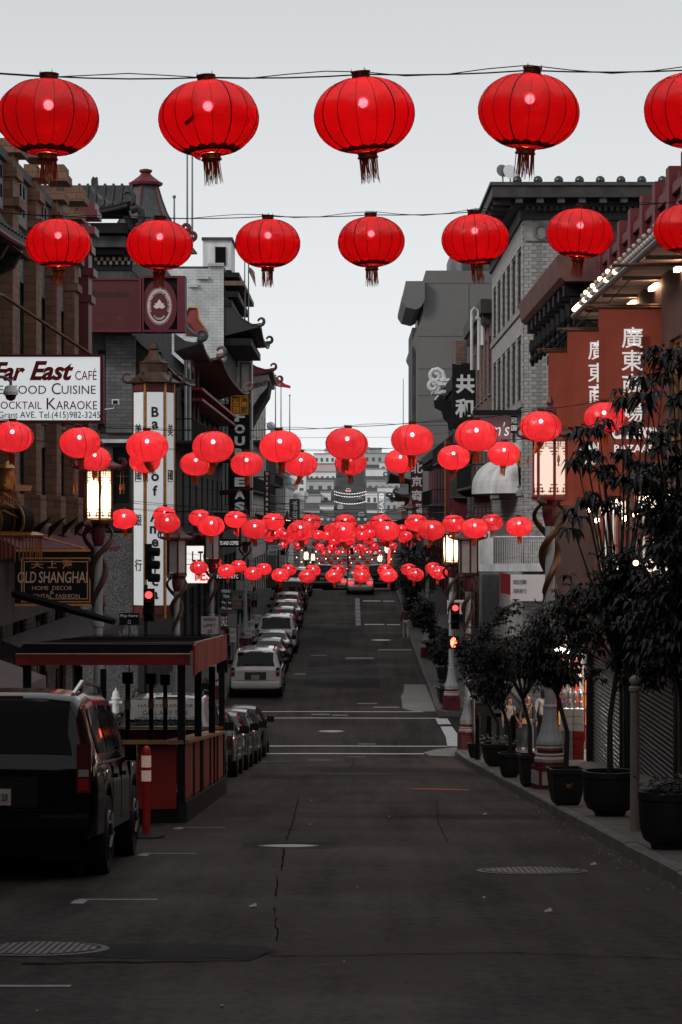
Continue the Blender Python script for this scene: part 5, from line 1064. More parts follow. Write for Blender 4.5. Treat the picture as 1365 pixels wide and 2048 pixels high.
# ------------------------------------------------------------------ far hill: houses either side of the climbing road
FWH=M('far white stucco',(.8,.81,.82),.9,var=.12,scale=.1); FGR=M('far grey stucco',(.48,.49,.5),.9,var=.12,scale=.1); FPK=M('far pinkish stucco',(.62,.48,.48),.9,var=.1,scale=.1); FRF=M('far grey roof',(.33,.34,.35),.9,var=.2,scale=.2); FWN=M('far dark window',(.1,.105,.11),.3,var=0)
hh=[(600,640,1020,1070,760,FGR,2,2),(640,668,1012,1070,770,FWH,2,2),(612,642,990,1045,800,FGR,0,0),(642,662,985,1040,810,FWH,1,2),(596,668,962,990,860,FGR,4,1),(560,612,950,1010,830,FWH,3,2),(618,672,944,966,920,FWH,5,1),(632,672,928,950,960,FPK,0,0),(628,671,908,930,1010,FWH,4,1),(590,630,916,950,1020,FGR,4,2),(540,600,905,960,1060,FWH,6,3),
 (734,760,1020,1070,760,FWH,2,2),(760,795,1000,1070,775,FGR,3,3),(732,756,985,1035,800,FWH,2,3),(756,790,975,1010,820,FWH,3,2),(734,800,962,985,870,FGR,5,1),(732,775,938,964,930,FWH,0,0),(728,792,907,940,1000,FGR,5,1),(760,830,925,990,960,FWH,5,3),(690,740,896,922,1075,FGR,4,1),(790,860,900,960,1060,FGR,6,3),(650,690,899,920,1080,FWH,4,1),(740,764,897,908,1070,FRF,0,0)]
hl=['by the foot of the hill','low on the hill','half way up the hill','high on the hill','near the hilltop','on the skyline']
wm=mesh('window',MB().box(-.5,.5,-.06,0,0,1)); wm.materials.append(FWN)
for i,(a,b,t,bt,Y,mt,nc,nr) in enumerate(hh):
    side='left of' if b<703 else ('above' if a<703 else 'right of')
    cw={'far white stucco':'white','far grey stucco':'grey','far pinkish stucco':'pinkish','far grey roof':'slate'}[mt.name]
    e=E('hill_house',P((a+b)/2,bt,Y),'%s house, %s, %s climbing road, %s'%(cw,('%d window rows'%nr if nr>1 else 'one window row') if nr else 'blank front',side,hl[min(5,int((Y-740)/58))]),'house','houses on the far hill')
    X0,X1,z0,z1=PX(a,Y),PX(b,Y),min(PZ(bt,Y),gz(Y))-2,PZ(t,Y)
    O('wall',MB().box(X0,X1,Y,Y+14,z0,z1),mt,e); blk(e,'roof',X0-.2,X1+.2,Y-.3,Y+14.2,z1+.003,z1+.35,FRF)
    for c in range(nc):
        for r in range(nr):
            ww=min(1.3,(X1-X0)/nc*.45); inst('window',wm,e,(X0+(X1-X0)*(c+.5)/nc,Y-.003,z1-1.0-(r+1)*2.7+.6),scale=(ww,1,1.5))
sbf=sb.copy(); sbf.materials.clear(); sbf.materials.append(M('far white bulb',(.8,.8,.8),.5,var=0,emit=(1,.95,.9),es=1.2))
for k,(Y,py) in enumerate(((770,988),(790,994),(760,1008))):
    e=E('string_lights',P(703,py,Y),'far string of white bulbs across the climbing road, %s of three'%('upper','middle','lower')[k],'string lights'); O('wire',MB().tube([(PX(668,Y),Y,PZ(py-5,Y)),(0,Y,PZ(py,Y)),(PX(732,Y),Y,PZ(py-4,Y))],.05,4),CAB,e)
    for j in range(20): t=j/19; inst('bulb',sbf,e,(PX(670+62*t,Y),Y-.1,PZ(py-5*(2*t-1)**2,Y)),scale=(.9,)*3)

# lit shop signs low on the left side
for a,b,t,bt,Y,txt,cm,l in ((372,424,1092,1128,118,['L TOI'],INKK,'small backlit white sign behind the unlit left lamps'),(372,424,1130,1166,118,['TES'],M('lit red letters',(.7,.03,.02),.5,var=0,emit=(1,.06,.03),es=.7),'backlit sign with large red letters below the white sign')):
    e=E('lit_sign',P((a+b)/2,bt,Y),l,'sign'); blk(e,'panel',PX(a,Y),PX(b,Y),Y,Y+.3,PZ(bt,Y),PZ(t,Y),M('bright backlit panel',(.8,.78,.76),.5,var=0,emit=(1,.95,.92),es=.9)); T(txt[0],cm,e,P((a+b)/2+6,(t+bt)/2+3,Y-.02),w=(b-a)*.75/F*Y,h=(bt-t)*.6/F*Y,bold=.03); blk(e,'wall_arm',LB,PX(a,Y),Y+.1,Y+.2,PZ((t+bt)/2,Y),PZ((t+bt)/2,Y)+.1,IRON)
for t,bt,tx,l in ((1078,1094,'GIFTS AND COFFEE','black fascia with small white coffee lettering on the left'),(1146,1160,'TOYS & ETC','black fascia with small white toy shop lettering on the left')):
    Y=128; e=E('fascia_sign',P(455,bt,Y),l,'sign'); blk(e,'board',PX(428,Y),PX(482,Y),Y,Y+.2,PZ(bt,Y),PZ(t,Y),BLACK); T(tx,WIN,e,P(455,(t+bt)/2,Y-.02),w=1.15,h=.2,bold=.02); blk(e,'wall_arm',LB,PX(428,Y),Y+.05,Y+.15,PZ((t+bt)/2,Y)-.05,PZ((t+bt)/2,Y)+.05,IRON)
vsign('small_white_sign',746,755,1073,1112,230,M('pale lit sign',(.05,.05,.05),.5),'美麗華',WIN,'narrow black sign with white characters beyond the brow on the right',side='R')
vsign('red_neon_sign',776,781,1098,1130,245,M('lit neon red',(.6,.05,.05),.5,var=0,emit=(1,.06,.06),es=2),'',WIN,'slim glowing red strip sign beyond the brow on the right',side='R')
for k,(Y,py,l) in enumerate(((62,1012,'thin utility wire crossing below the cafe sign cable'),(84,868,'thin utility wire crossing in front of the bank sign'),(100,985,'thin utility wire crossing behind the crossing lanterns'))):
    cable([(LB,Y,PZ(py,Y)+.35),(-3,Y,PZ(py+8,Y)),(2,Y,PZ(py+6,Y)),(RB,Y,PZ(py-6,Y)+.3)],.008,l,False)
MATTE=M('matt black canvas',(.007,.007,.007),1,spec=0,var=.3)
MILK=clothmat('warm milk glass',(.9,.8,.7),.6); TUBE=M('lamp tube',(1,1,1),.3,var=0,emit=(1,.74,.48),es=70)
# ------------------------------------------------------------------ dragon street lamps
POSTM=M('pale blue grey lamp post',(.36,.39,.41),.5,var=.15); PANELW=M('cream post panel',(.5,.44,.41),.6,var=.2)
def spiral3(z0,z1,r0,r1,a0,turns,n=22): return [Vector((( r0+(r1-r0)*(i/n)**2.2)*math.cos(a0+turns*6.283*i/n),(r0+(r1-r0)*(i/n)**2.2)*math.sin(a0+turns*6.283*i/n),z0+(z1-z0)*i/n)) for i in range(n+1)]
def dragon_lamp(x,y,label,lit=0,small=False,rot=.2,s=1.0):
    """lit: 0 dark, 1 dim, 2 bright"""
    e=E('dragon_lamp',(x,y,gz(y)+KERB),label,'street lamp','dragon street lamps',(0,0,rot)); e.scale=(s,s,s)
    A=lambda nm,mb,mt,p=e,**k:O(nm,mb,mt,p,local=True,**k)
    b=A('base',MB().box(-.27,.27,-.27,.27,-.1,.42).lathe([(.3,.42),(.3,.5),(.25,.53)],8).lathe([(.22,.53),(.22,.6)],12).lathe([(.24,.66),(.24,.72)],12),REDD)
    A('base_band',MB().lathe([(.28,.501),(.29,.56),(.25,.60)],16),PANELW,b); A('base_band',MB().lathe([(.25,.6),(.27,.64),(.24,.66)],16),PANELW,b); A('base_band',MB().lathe([(.22,.72),(.25,.76),(.22,.82)],16),PANELW,b)
    if not small:
        for k in range(4):
            for q in (-.125,.125):
                Mx=Matrix.Rotation(k*math.pi/2,4,'Z'); A('base_panel',MB().box(q-.1,q+.1,-.29,-.272,.1,.34,Mx),PANELW,b)
    A('fluted_foot',MB().lathe([(.26,.82),(.25,.88),(.2,1.0),(.15,1.2),(.12,1.45),(.13,1.5),(.105,1.54)],24,mod=lambda a,z:1-.06*abs(math.sin(6*a))),POSTM,smooth=False)
    A('shaft',MB().lathe([(.1,1.54),(.09,3.1),(.12,3.12),(.12,3.2),(.095,3.22),(.085,5.1)],16),POSTM,smooth=True)
    A('collar',MB().lathe([(.085,4.75),(.14,4.95),(.15,5.1),(.12,5.2)],12),REDD)
    if True:
        for a0 in (0,3.1416):
            pts=spiral3(3.55,5.18,.11,.36,a0,1.15); n=len(pts)
            A('dragon',MB().tube(pts,[.022+.045*math.sin(math.pi*min(1,.15+.85*i/n)) for i in range(n)],7),COPPER if lit!=1 else BRONZE,smooth=True)
            c=pts[0]; A('dragon_tail',MB().tube([c]+[c+Vector((.0,.0,-.1))+Vector((.09*math.cos(t)-.09,0,.09*math.sin(t)-.0)) for t in (0,-.8,-1.6,-2.4,-3.2)],[.022,.02,.018,.016,.014,.01],5),COPPER)
            h=pts[-1]; A('dragon_head',MB().tube([h,h+Vector((.1*math.cos(a0+7.2),.1*math.sin(a0+7.2),.06)),h+Vector((.2*math.cos(a0+7.2),.2*math.sin(a0+7.2),.02))],[.07,.085,.03],7),COPPER)
    fr=REDP if lit==1 else BRONZE; r=.3
    A('lantern_tray',MB().lathe([(.14,5.2),(r*1.12,5.24),(r*1.15,5.3),(r,5.32)],6,a0=.52),fr)
    pane=(PANEU,LAMPD,MILK)[lit]
    if lit==2: A('lamp_tube',MB().tube([(0,0,5.45),(0,0,6.15)],.05,10),TUBE)
    for k in range(6):
        a=.52+k*math.pi/3; A('lantern_post',MB().tube([(r*math.cos(a),r*math.sin(a),5.3),(r*math.cos(a),r*math.sin(a),6.32)],.028,5),fr)
        Mx=Matrix.Rotation(a+math.pi/6,4,'Z')@Matrix.Translation((r*.866-.012,0,0)); p=A('pane',MB().box(-.008,.008,-.135,.135,5.34,6.3,Mx) if lit<2 else MB().quad(*[Mx@Vector(q) for q in ((0,-.135,5.34),(0,.135,5.34),(0,.135,6.3),(0,-.135,6.3))]),pane)
        if not small or lit==2:
            mb=MB()
            for sy in (-1,1):
                for z,l in ((5.38,.10),(5.44,.07),(5.5,.05)): mb.box(.01,.022,sy*.13-l*(sy>0),sy*.13+l*(sy<0),z,z+.022,Mx)
                for z,l in ((6.1,.06),(6.16,.09),(6.05,.03)): mb.box(.01,.022,sy*.13-l*(sy>0),sy*.13+l*(sy<0),z,z+.022,Mx)
                mb.box(.01,.022,sy*.075-.01,sy*.075+.01,5.36,5.46,Mx)
            for q in range(5): mb.box(.01,.022,-.13,.13,6.2+.022*q,6.21+.022*q,Mx) if q%2==0 else mb.box(.01,.022,-.1+.03*q,-.09+.03*q,6.2,6.3,Mx)
            A('fretwork',mb,GOLD if lit==1 else BRONZE,p,kind='stuff')
    A('lantern_roof',MB().lathe([(r,6.3),(.56,6.36),(.54,6.41),(.36,6.48),(.22,6.6),(.13,6.76),(.11,6.82),(.14,6.86),(.05,6.95),(.07,7.0),(.02,7.12)],6,a0=.52),MAROON)
    for k in range(6):
        a=.52+k*math.pi/3; d=Vector((math.cos(a),math.sin(a),0)); q=d*.53+Vector((0,0,6.38)); A('roof_curl',MB().tube([q-d*.1,q]+[q+d*.09*math.sin(t)+Vector((0,0,.09*(1-math.cos(t)))) for t in (.8,1.6,2.6,3.6)],.028,5),MAROON)
        if not small: A('bell',MB().lathe([(.004,6.3),(.004,6.05),(.022,6.02),(.03,5.94),(.012,5.9),(.02,5.84)],7,d*.56),GOLD)
    return e
dragon_lamp(3.6,45.3,'dragon street lamp with dim pinkish panes and red frame among the potted trees',1)
dragon_lamp(-5.19,51.3,'brightly lit dragon street lamp beside the black shop sign',2)
dragon_lamp(3.55,76.0,'unlit dragon street lamp beside the black control cabinet on the near corner',0,True); dragon_lamp(3.62,90.4,'lit dragon street lamp carrying the red signal on the far right corner',2,True)
dragon_lamp(-5.3,79.5-3.6,'unlit dragon street lamp at the near left corner',0,True); dragon_lamp(-5.3,95,'unlit dragon street lamp before the balcony house',0,True); dragon_lamp(-5.3,125,'unlit dragon street lamp beside the parked white car row',0,True)
dragon_lamp(3.6,118,'unlit dragon street lamp among dark pavement trees past the far corner',0,True); dragon_lamp(3.6,150,'small unlit dragon street lamp near the brow of the road',0,True)
for x,y,l in ((-5.3,207,'lit dragon lamp on the left just beyond the brow'),(-5.3,293,'far lit dragon lamp on the left pavement, brightest there'),(-5.3,345,'farthest small lit dragon lamp on the left pavement'),(3.6,316,'far lit dragon lamp on the right pavement beyond the brow'),(3.6,250,'nearer lit dragon lamp on the right beyond the brow')): dragon_lamp(x,y,l,2,True)
# ------------------------------------------------------------------ signals and posts
def signal(p,s,label,ped=False,pole=None):
    e=E('traffic_signal',p,label,'traffic signal'); x,y,z=p
    if ped:
        blk(e,'housing',x-.2*s,x+.2*s,y,y+.2,z-.22*s,z+.22*s,BLACK)
        h=MB(); q=lambda a,b:(x+a*s,z+b*s)
        h.prism([q(*t) for t in ((-.06,-.16),(.06,-.16),(.09,-.04),(.14,.04),(.11,.07),(.07,.02),(.07,.14),(.045,.16),(.035,.05),(.02,.05),(.02,.18),(-.01,.18),(-.015,.05),(-.03,.05),(-.035,.16),(-.06,.15),(-.065,.04),(-.08,.04),(-.085,.1),(-.105,.1),(-.1,-.05))],'y',y-.02,y-.003); O('hand_symbol',h,M('lit hand symbol',(1,.4,.3),.4,var=0,emit=(1,.12,.06),es=7),e)
    else:
        b=blk(e,'housing',x-.17*s,x+.17*s,y,y+.25,z-.85*s,z+.2*s,BLACK)
        for k in range(3):
            zz=z-k*.33*s; O('lens',MB().lathe([(.001,0),(.115*s,0),(.115*s,.03)],14,(x,y-.032,zz),M=Matrix.Rotation(R(90),4,'X')@Matrix.Rotation(R(180),4,'X')),REDL if k==0 else SHADOW,e)
            vs=MB().tube([(x,y-.01,zz),(x,y-.22*s,zz-.01)],.14*s,12,cap=False); vs.f=[f for f in vs.f if sum(vs.v[i][2] for i in f)/4>zz-.09*s]; O('visor',vs,BLACK,e)
    if pole: O('pole',MB().tube([(pole,y+.4,gz(y)+KERB),(pole,y+.4,z+.3)],.06,8),IRON,e); O('arm',MB().tube([(pole,y+.4,z),(x,y+.2,z)],.04,6),IRON,e)
    return e
e=signal(P(298,1190,76),.95,'red traffic signal in front of the tall white bank sign',pole=PX(290,76))
for k in range(3):
    zz=PZ(1103+k*26,76.2); O('side_visor',MB().tube([(PX(296,76),76.3,zz),(PX(318,76),76.25,zz-.02)],[.14,.13],10),BLACK,e)
blk(e,'upper_housing',PX(289,76),PX(302,76),76.2,76.5,PZ(1160,76),PZ(1088,76),BLACK)
e=signal(P(911,1216,89.6),.9,'red traffic signal mounted on the far right dragon lamp post'); O('arm',MB().tube([P(903,1222,90.3),P(911,1222,89.7)],.04,5),IRON,e)
e=signal(P(907.5,1285,89.9),1.05,'pedestrian signal showing a lit red hand on the far right post',True); O('arm',MB().tube([P(901,1290,90.3),P(907,1290,90.05)],.04,5),IRON,e)
for px_,py,Y,l,s in ((566,1087,185,'small red traffic signal beyond the brow on the left',1.0),(704,1093,230,'tiny red traffic signal above the middle of the far road',.9),(828,1087,190,'small red traffic signal beyond the brow on the right',1.0)):
    p=P(px_,py,Y); signal(p,s,l,pole=p.x-.35)
def board_sign(px_,t,bt,w_,Y,txt,tm,bm,label,base=None,name='street_sign'):
    z0=base if base is not None else gz(Y)+KERB; e=E(name,(PX(px_,Y),Y,z0),label,'sign'); hw=w_/F*Y/2
    blk(e,'plate',PX(px_,Y)-hw,PX(px_,Y)+hw,Y,Y+.03,PZ(bt,Y),PZ(t,Y),bm); O('post',MB().tube([(PX(px_,Y),Y+.06,z0),(PX(px_,Y),Y+.06,PZ(t,Y)-.02)],.025,6),STEEL,e)
    n=len(txt); st=(bt-t)/max(1,n)
    for i,s in enumerate(txt): T(s,tm,e,P(px_,t+st*(i+.5),Y-.008),w=min(hw*1.7,.32*len(s)*st/F*Y*1.3),h=.55*st/F*Y)
    return e
board_sign(259,1226,1250,40,60,['Pay here','☐'],GIN,BLACK,'small black pay here sign behind the parklet roof'); board_sign(420,1233,1268,34,86,['SPEED','LIMIT','25'],INKK,M('faded sign plate',(.4,.35,.34),.6),'pale speed limit sign beyond the parklet roof')
MENU=M('chalk board',(.03,.03,.032),.7)
for px_,t,bt,w_,Y,tx,bm,l in ((453,1177,1198,22,120,['MENU','TEA'],MENU,'upper dark tea menu board on the left pavement post'),(454,1200,1222,22,122,['Pay by','Phone'],MENU,'dark payment notice board below the tea menu'),(475,1197,1217,17,125,['Oriental','Gift Shop'],M('tan sign plate',(.33,.2,.14),.6),'tan gift shop board standing on the left pavement'),(466,1257,1284,12,105,['NO','STOP'],WHITE,'white paper no stopping notice on a thin post'),(497,1257,1276,13,108,['TOW','AWAY'],WHITE,'white tow away notice tied to a pavement post'),(505,1240,1272,9,113,['NO','PARK'],WHITE,'narrow white parking notice beside the tow away notice'),(517,1230,1246,12,128,['TOW'],WHITE,'small white notice near the line of parked cars'),(449,1225,1260,14,112,['SALE'],REDD,'framed picture stand outside the left shop'),(551,1090,1100,28,170,['Clay'],WHITE,'white street name plate on the left beyond parked cars'),(545,1100,1110,20,172,['500'],WHITE,'small white number plate below the street name')):
    board_sign(px_,t,bt,w_,Y,tx,INKK if bm not in (MENU,REDD) else GIN,bm,l)
board_sign(912,1200,1228,34,93,['LEE RESTAURANT','✶'],INKR,M('backlit pale sign',(.5,.45,.44),.6,emit=(1,.8,.75),es=.15),'pale restaurant sign with red letters behind the right signal')
e=E('round_post',(PX(1270,31),31,gz(31)+KERB),'pale round post with ball top among the right hand planters','post'); O('shaft',MB().lathe([(.06,0),(.055,1.72),(.075,1.74),(.075,1.78),(.05,1.8)],12,(PX(1270,31),31,gz(31)+KERB)),M('cream post paint',(.3,.24,.2),.6),e); O('ball_top',MB().sphere((PX(1270,31),31,gz(31)+KERB+1.86),.07,10),M('cream post paint',(.3,.24,.2)),e)
# bollards, cabinet, bins
for x,y,l in ((3.34,66,'slim black bollard nearest the crossing kerb'),(3.5,63.5,'black bollard with flat cap between planters'),(3.95,61,'black bollard standing behind the flower planter')):
    e=E('bollard',(x,y,gz(y)+KERB),l,'bollard'); z=gz(y)+KERB; O('shaft',MB().lathe([(.11,0),(.11,.03),(.07,.05),(.065,1.1),(.075,1.12),(.06,1.2),(.02,1.24)],12,(x,y,z)),BLACK,e); O('foot_plate',MB().box(x-.15,x+.15,y-.15,y+.15,z,z+.02),STEEL,e)
e=E('control_cabinet',(4.0,77.5-1.6,gz(76)+KERB),'tall black metal control cabinet beside the corner lamp','cabinet'); z=gz(76)+KERB; blk(e,'body',3.72,4.25,75.6,76.1,z,z+1.4,BLACK); blk(e,'lid',3.66,4.31,75.54,76.16,z+1.403,z+1.48,GREYD); blk(e,'door',3.76,4.21,75.58,75.597,z+.1,z+1.3,DARK)
def hydrant(x,y,z,label,s=1):
    e=E('fire_hydrant',(x,y,z),label,'hydrant'); e.scale=(s,s,s); A=lambda n,mb,m=WHITE,**k:O(n,mb,m,e,local=True,**k)
    A('body',MB().lathe([(.16,0),(.16,.05),(.1,.08),(.1,.5),(.14,.52),(.14,.56),(.11,.58),(.1,.7),(.06,.76),(.02,.8)],14),smooth=True)
    for a in (0,1.6,3.14): A('outlet',MB().tube([(0,0,.42),(.19*math.cos(a),-.19*math.sin(a),.42)],[.06,.055],8)); 
    A('cap_nut',MB().box(-.025,.025,-.025,.025,.795,.85))
hydrant(PX(232,89.2),89.2,gz(89)+.0,'white fire hydrant seen through the parklet',1.2); hydrant(3.55,118.5,gz(118.5)+KERB,'white fire hydrant under the dark trees on the right')
e=E('news_rack',(-5.6,109,gz(109)+KERB),'black pavement bin beside the man in black','bin'); z=gz(109)+KERB; blk(e,'body',-5.85,-5.4,108.8,109.2,z,z+1.3,BLACK); O('round_dial',MB().lathe([(.001,0),(.12,0),(.12,.02)],14,(-5.62,108.77,z+1.0),M=Matrix.Rotation(R(-90),4,'X')),GREYW,e)
e=E('stacked_chairs',(-5.45,92.5,gz(92)+KERB),'folded metal chairs leaning together at the left corner','chairs'); z=gz(92)+KERB
for k in range(4):
    O('chair_frame',MB().tube([(-5.7+k*.05,92.3+k*.1,z),(-5.45+k*.05,92.3+k*.1,z+.95),(-5.3+k*.05,92.3+k*.1,z+1.0),(-5.2+k*.06,92.3+k*.1,z+.9)],.02,5),CHROME,e); O('chair_seat',MB().box(-5.62+k*.05,-5.3+k*.05,92.25+k*.1,92.3+k*.1,z+.4,z+.8),BLACK,e)
def cctv(p,label,dome=False):
    e=E('security_camera',p,label,'security camera'); x,y,z=p
    if dome: O('arm',MB().tube([(x-.7,y,z+.35),(x-.1,y,z+.33),(x,y,z+.25),(x,y,z+.15)],.03,6),GREYW,e); O('hood',MB().lathe([(.13,0),(.14,.06),(.1,.16),(.04,.18)],14,(x,y,z)),WHITE,e); O('dome',MB().lathe([(.02,-.11),(.08,-.08),(.11,0)],14,(x,y,z)),GLASS,e)
    else: O('arm',MB().tube([(x-.5,y+.1,z-.2),(x-.05,y+.05,z-.15),(x,y,z)],.02,5),WHITE,e); O('case',MB().box(x-.1,x+.14,y-.2,y+.2,z-.02,z+.16),WHITE,e); O('lens_hood',MB().box(x-.06,x+.1,y-.22,y-.2,z,z+.12),BLACK,e)
cctv(P(22,790,46),'domed white security camera on a bent arm before the cafe sign',True); cctv(P(231,808,88),'white box security camera on the grey brick end wall')
O('awning_arm',MB().tube([P(30,1188,49),P(120,1213,48),P(228,1244,47)],[.09,.09,.06],6),BLACK,label='long black awning arm reaching down below the home decor sign',cat='awning arm')
# ------------------------------------------------------------------ parklet
e=E('parklet',(-3.55,45,gz(45)),'red timber dining parklet with black posts and dark flat roof','parklet')
xl,xr=-4.74,-2.42; ya,yb=36.0,47.5
def slopebox(nm,x0,x1,y0,y1,h0,h1,mt,par=e):
    return O(nm,MB().add([(x,y,gz(y)+h) for h in (h0,h1) for x,y in ((x0,y0),(x1,y0),(x1,y1),(x0,y1))],[(0,3,2,1),(4,5,6,7),(0,1,5,4),(1,2,6,5),(2,3,7,6),(3,0,4,7)]),mt,par)
slopebox('floor_deck',xl,xr-.02,ya+.05,yb,.02,.17,DARK)
fp=slopebox('front_panel',xl,xr-.1,ya,ya+.07,.2,1.13,REDWOOD); slopebox('kick_board',xl,xr-.08,ya+.02,ya+.1,-.02,.195,BLACK); slopebox('front_counter',xl-.02,xr,ya-.12,ya+.35,1.135,1.19,WOODC)
slopebox('back_panel',xl,xr-.1,yb-.1,yb,.2,1.2,REDWOOD); slopebox('back_counter',xl,xr,yb-.4,yb+.05,1.21,1.26,WOODC)
ORG=M('orange stained plywood',(.30,.034,.014),.55,var=.3,scale=2)
for k in range(5):
    y0,y1=ya+.3+k*2.24,ya+.3+k*2.24+1.9; slopebox('side_panel',xr-.05,xr+.0,y0,min(y1,yb),.32,1.13,ORG if k<7 else REDWOOD); slopebox('side_stile',xr-.06,xr+.02,y1+.02,y1+.3,.3,1.13,BLACK)
slopebox('side_counter',xr-.3,xr+.06,ya+.36,yb-.42,1.135,1.185,WOODC); slopebox('side_base',xr-.06,xr+.05,ya,yb,-.02,.3,DARK)
for x,y in ((xr-.03,ya+.06),(xr-.03,ya+4),(xr-.03,ya+8),(xr-.03,yb-.2),(xl+.06,ya+.1),(xl+.06,ya+7),(xl+.06,yb-.3)): slopebox('post',x-.055,x+.055,y-.055,y+.055,-.02,2.35,BLACK)
zt=PZ(1287,36.9); zr=lambda y:zt-(y-36.9)*.035
rf=O('roof',MB().add([(x,y,zr(y)+h) for h in (-.1,0) for x,y in ((xl-.06,36.9),(xr+.08,36.9),(xr+.08,45.2),(xl-.06,45.2))],[(0,3,2,1),(4,5,6,7),(0,1,5,4),(1,2,6,5),(2,3,7,6),(3,0,4,7)]),M('dark roofing felt',(.016,.015,.015),1,spec=0,var=.3,scale=1,bump=.2),e)
O('roof_trim',MB().tube([(xl-.1,36.86,zt),(xr+.1,36.86,zt),(xr+.1,45.2,zr(45.2))],.025,5),M('brown roof trim',(.1,.07,.06),.6),rf)
for y in (41,46): O('roof_seam',MB().tube([(xl,y,zr(y)+.008),(xr,y,zr(y)+.008)],.01,4),MATTE,rf)
O('front_apron',MB().quad((xl-.1,36.88,zt-.02),(xr+.1,36.88,zt-.02),(xr+.08,35.95,PZ(1309,35.95)),(xl-.12,35.95,PZ(1309,35.95))),MATTE,rf); blk(rf,'red_fascia',PX(32,35.9),PX(381,35.9),35.86,35.93,PZ(1330,35.9),PZ(1310,35.9),REDP); blk(rf,'fascia_trim',PX(32,35.9),PX(381,35.9),35.85,35.94,PZ(1309.8,35.9),PZ(1307,35.9),WOODC)
for k in range(12):
    y0=36.0+k*.77; y1=y0+.72; x=xr+.14; s_=lambda y,h:(zr(y) if y>36.9 else zt)+h
    O('side_fascia_board',MB().add([(x,y0,s_(y0,-.42)),(x,y1,s_(y1,-.42)),(x,y1,s_(y1,.02)),(x,y0,s_(y0,.02)),(x+.03,y0,s_(y0,-.42)),(x+.03,y1,s_(y1,-.42)),(x+.03,y1,s_(y1,.02)),(x+.03,y0,s_(y0,.02))],[(0,1,2,3),(7,6,5,4),(0,4,5,1),(1,5,6,2),(2,6,7,3),(3,7,4,0)]),ORG if k%3 else REDWOOD,rf)
for px_,y in ((256,39),(303,41),(331,43)):
    x=PX(px_,y); slopebox('heater_pole',x-.035,x+.035,y-.035,y+.035,.2,2.2,BLACK); slopebox('pole_sleeve',x-.045,x+.045,y-.045,y+.045,1.62,1.78,SG); slopebox('heater_head',x-.08,x+.08,y-.08,y+.08,2.02,2.2,BLACK)
for x,y in ((-3.4,40.5),(-2.95,43),(-3.3,45.5)): z=gz(y); O('stool',MB().lathe([(.18,z+.17),(.16,z+.2),(.03,z+.22),(.03,z+.9),(.2,z+.92),(.22,z+.95),(.22,z+1.0)],16,(x,y,0)),WOODC,e)
# flexible delineator post
x,y=-2.64,32.2; z=gz(y); e=E('delineator_post',(x,y,z),'red flexible traffic post with two white reflective bands on the road','traffic post')
O('post',MB().lathe([(.05,.03),(.052,.8),(.05,.83),(.06,.84),(.06,1.06),(.055,1.12),(.045,1.16),(.02,1.18)],16,(x,y,z)),M('red plastic post',(.45,.02,.018),.4,var=.2),e,smooth=True)
for a,b in ((.73,.87),(.91,1.06)): O('reflective_band',MB().lathe([(.063,a),(.063,b)],16,(x,y,z)),M('reflective band',(.8,.55,.48),.3,var=.25,scale=30,emit=(1,.6,.5),es=.15),e)
O('base',MB().lathe([(.24,0),(.23,.04),(.08,.06)],16,(x,y,z),sy=1.4),RUBBER,e)
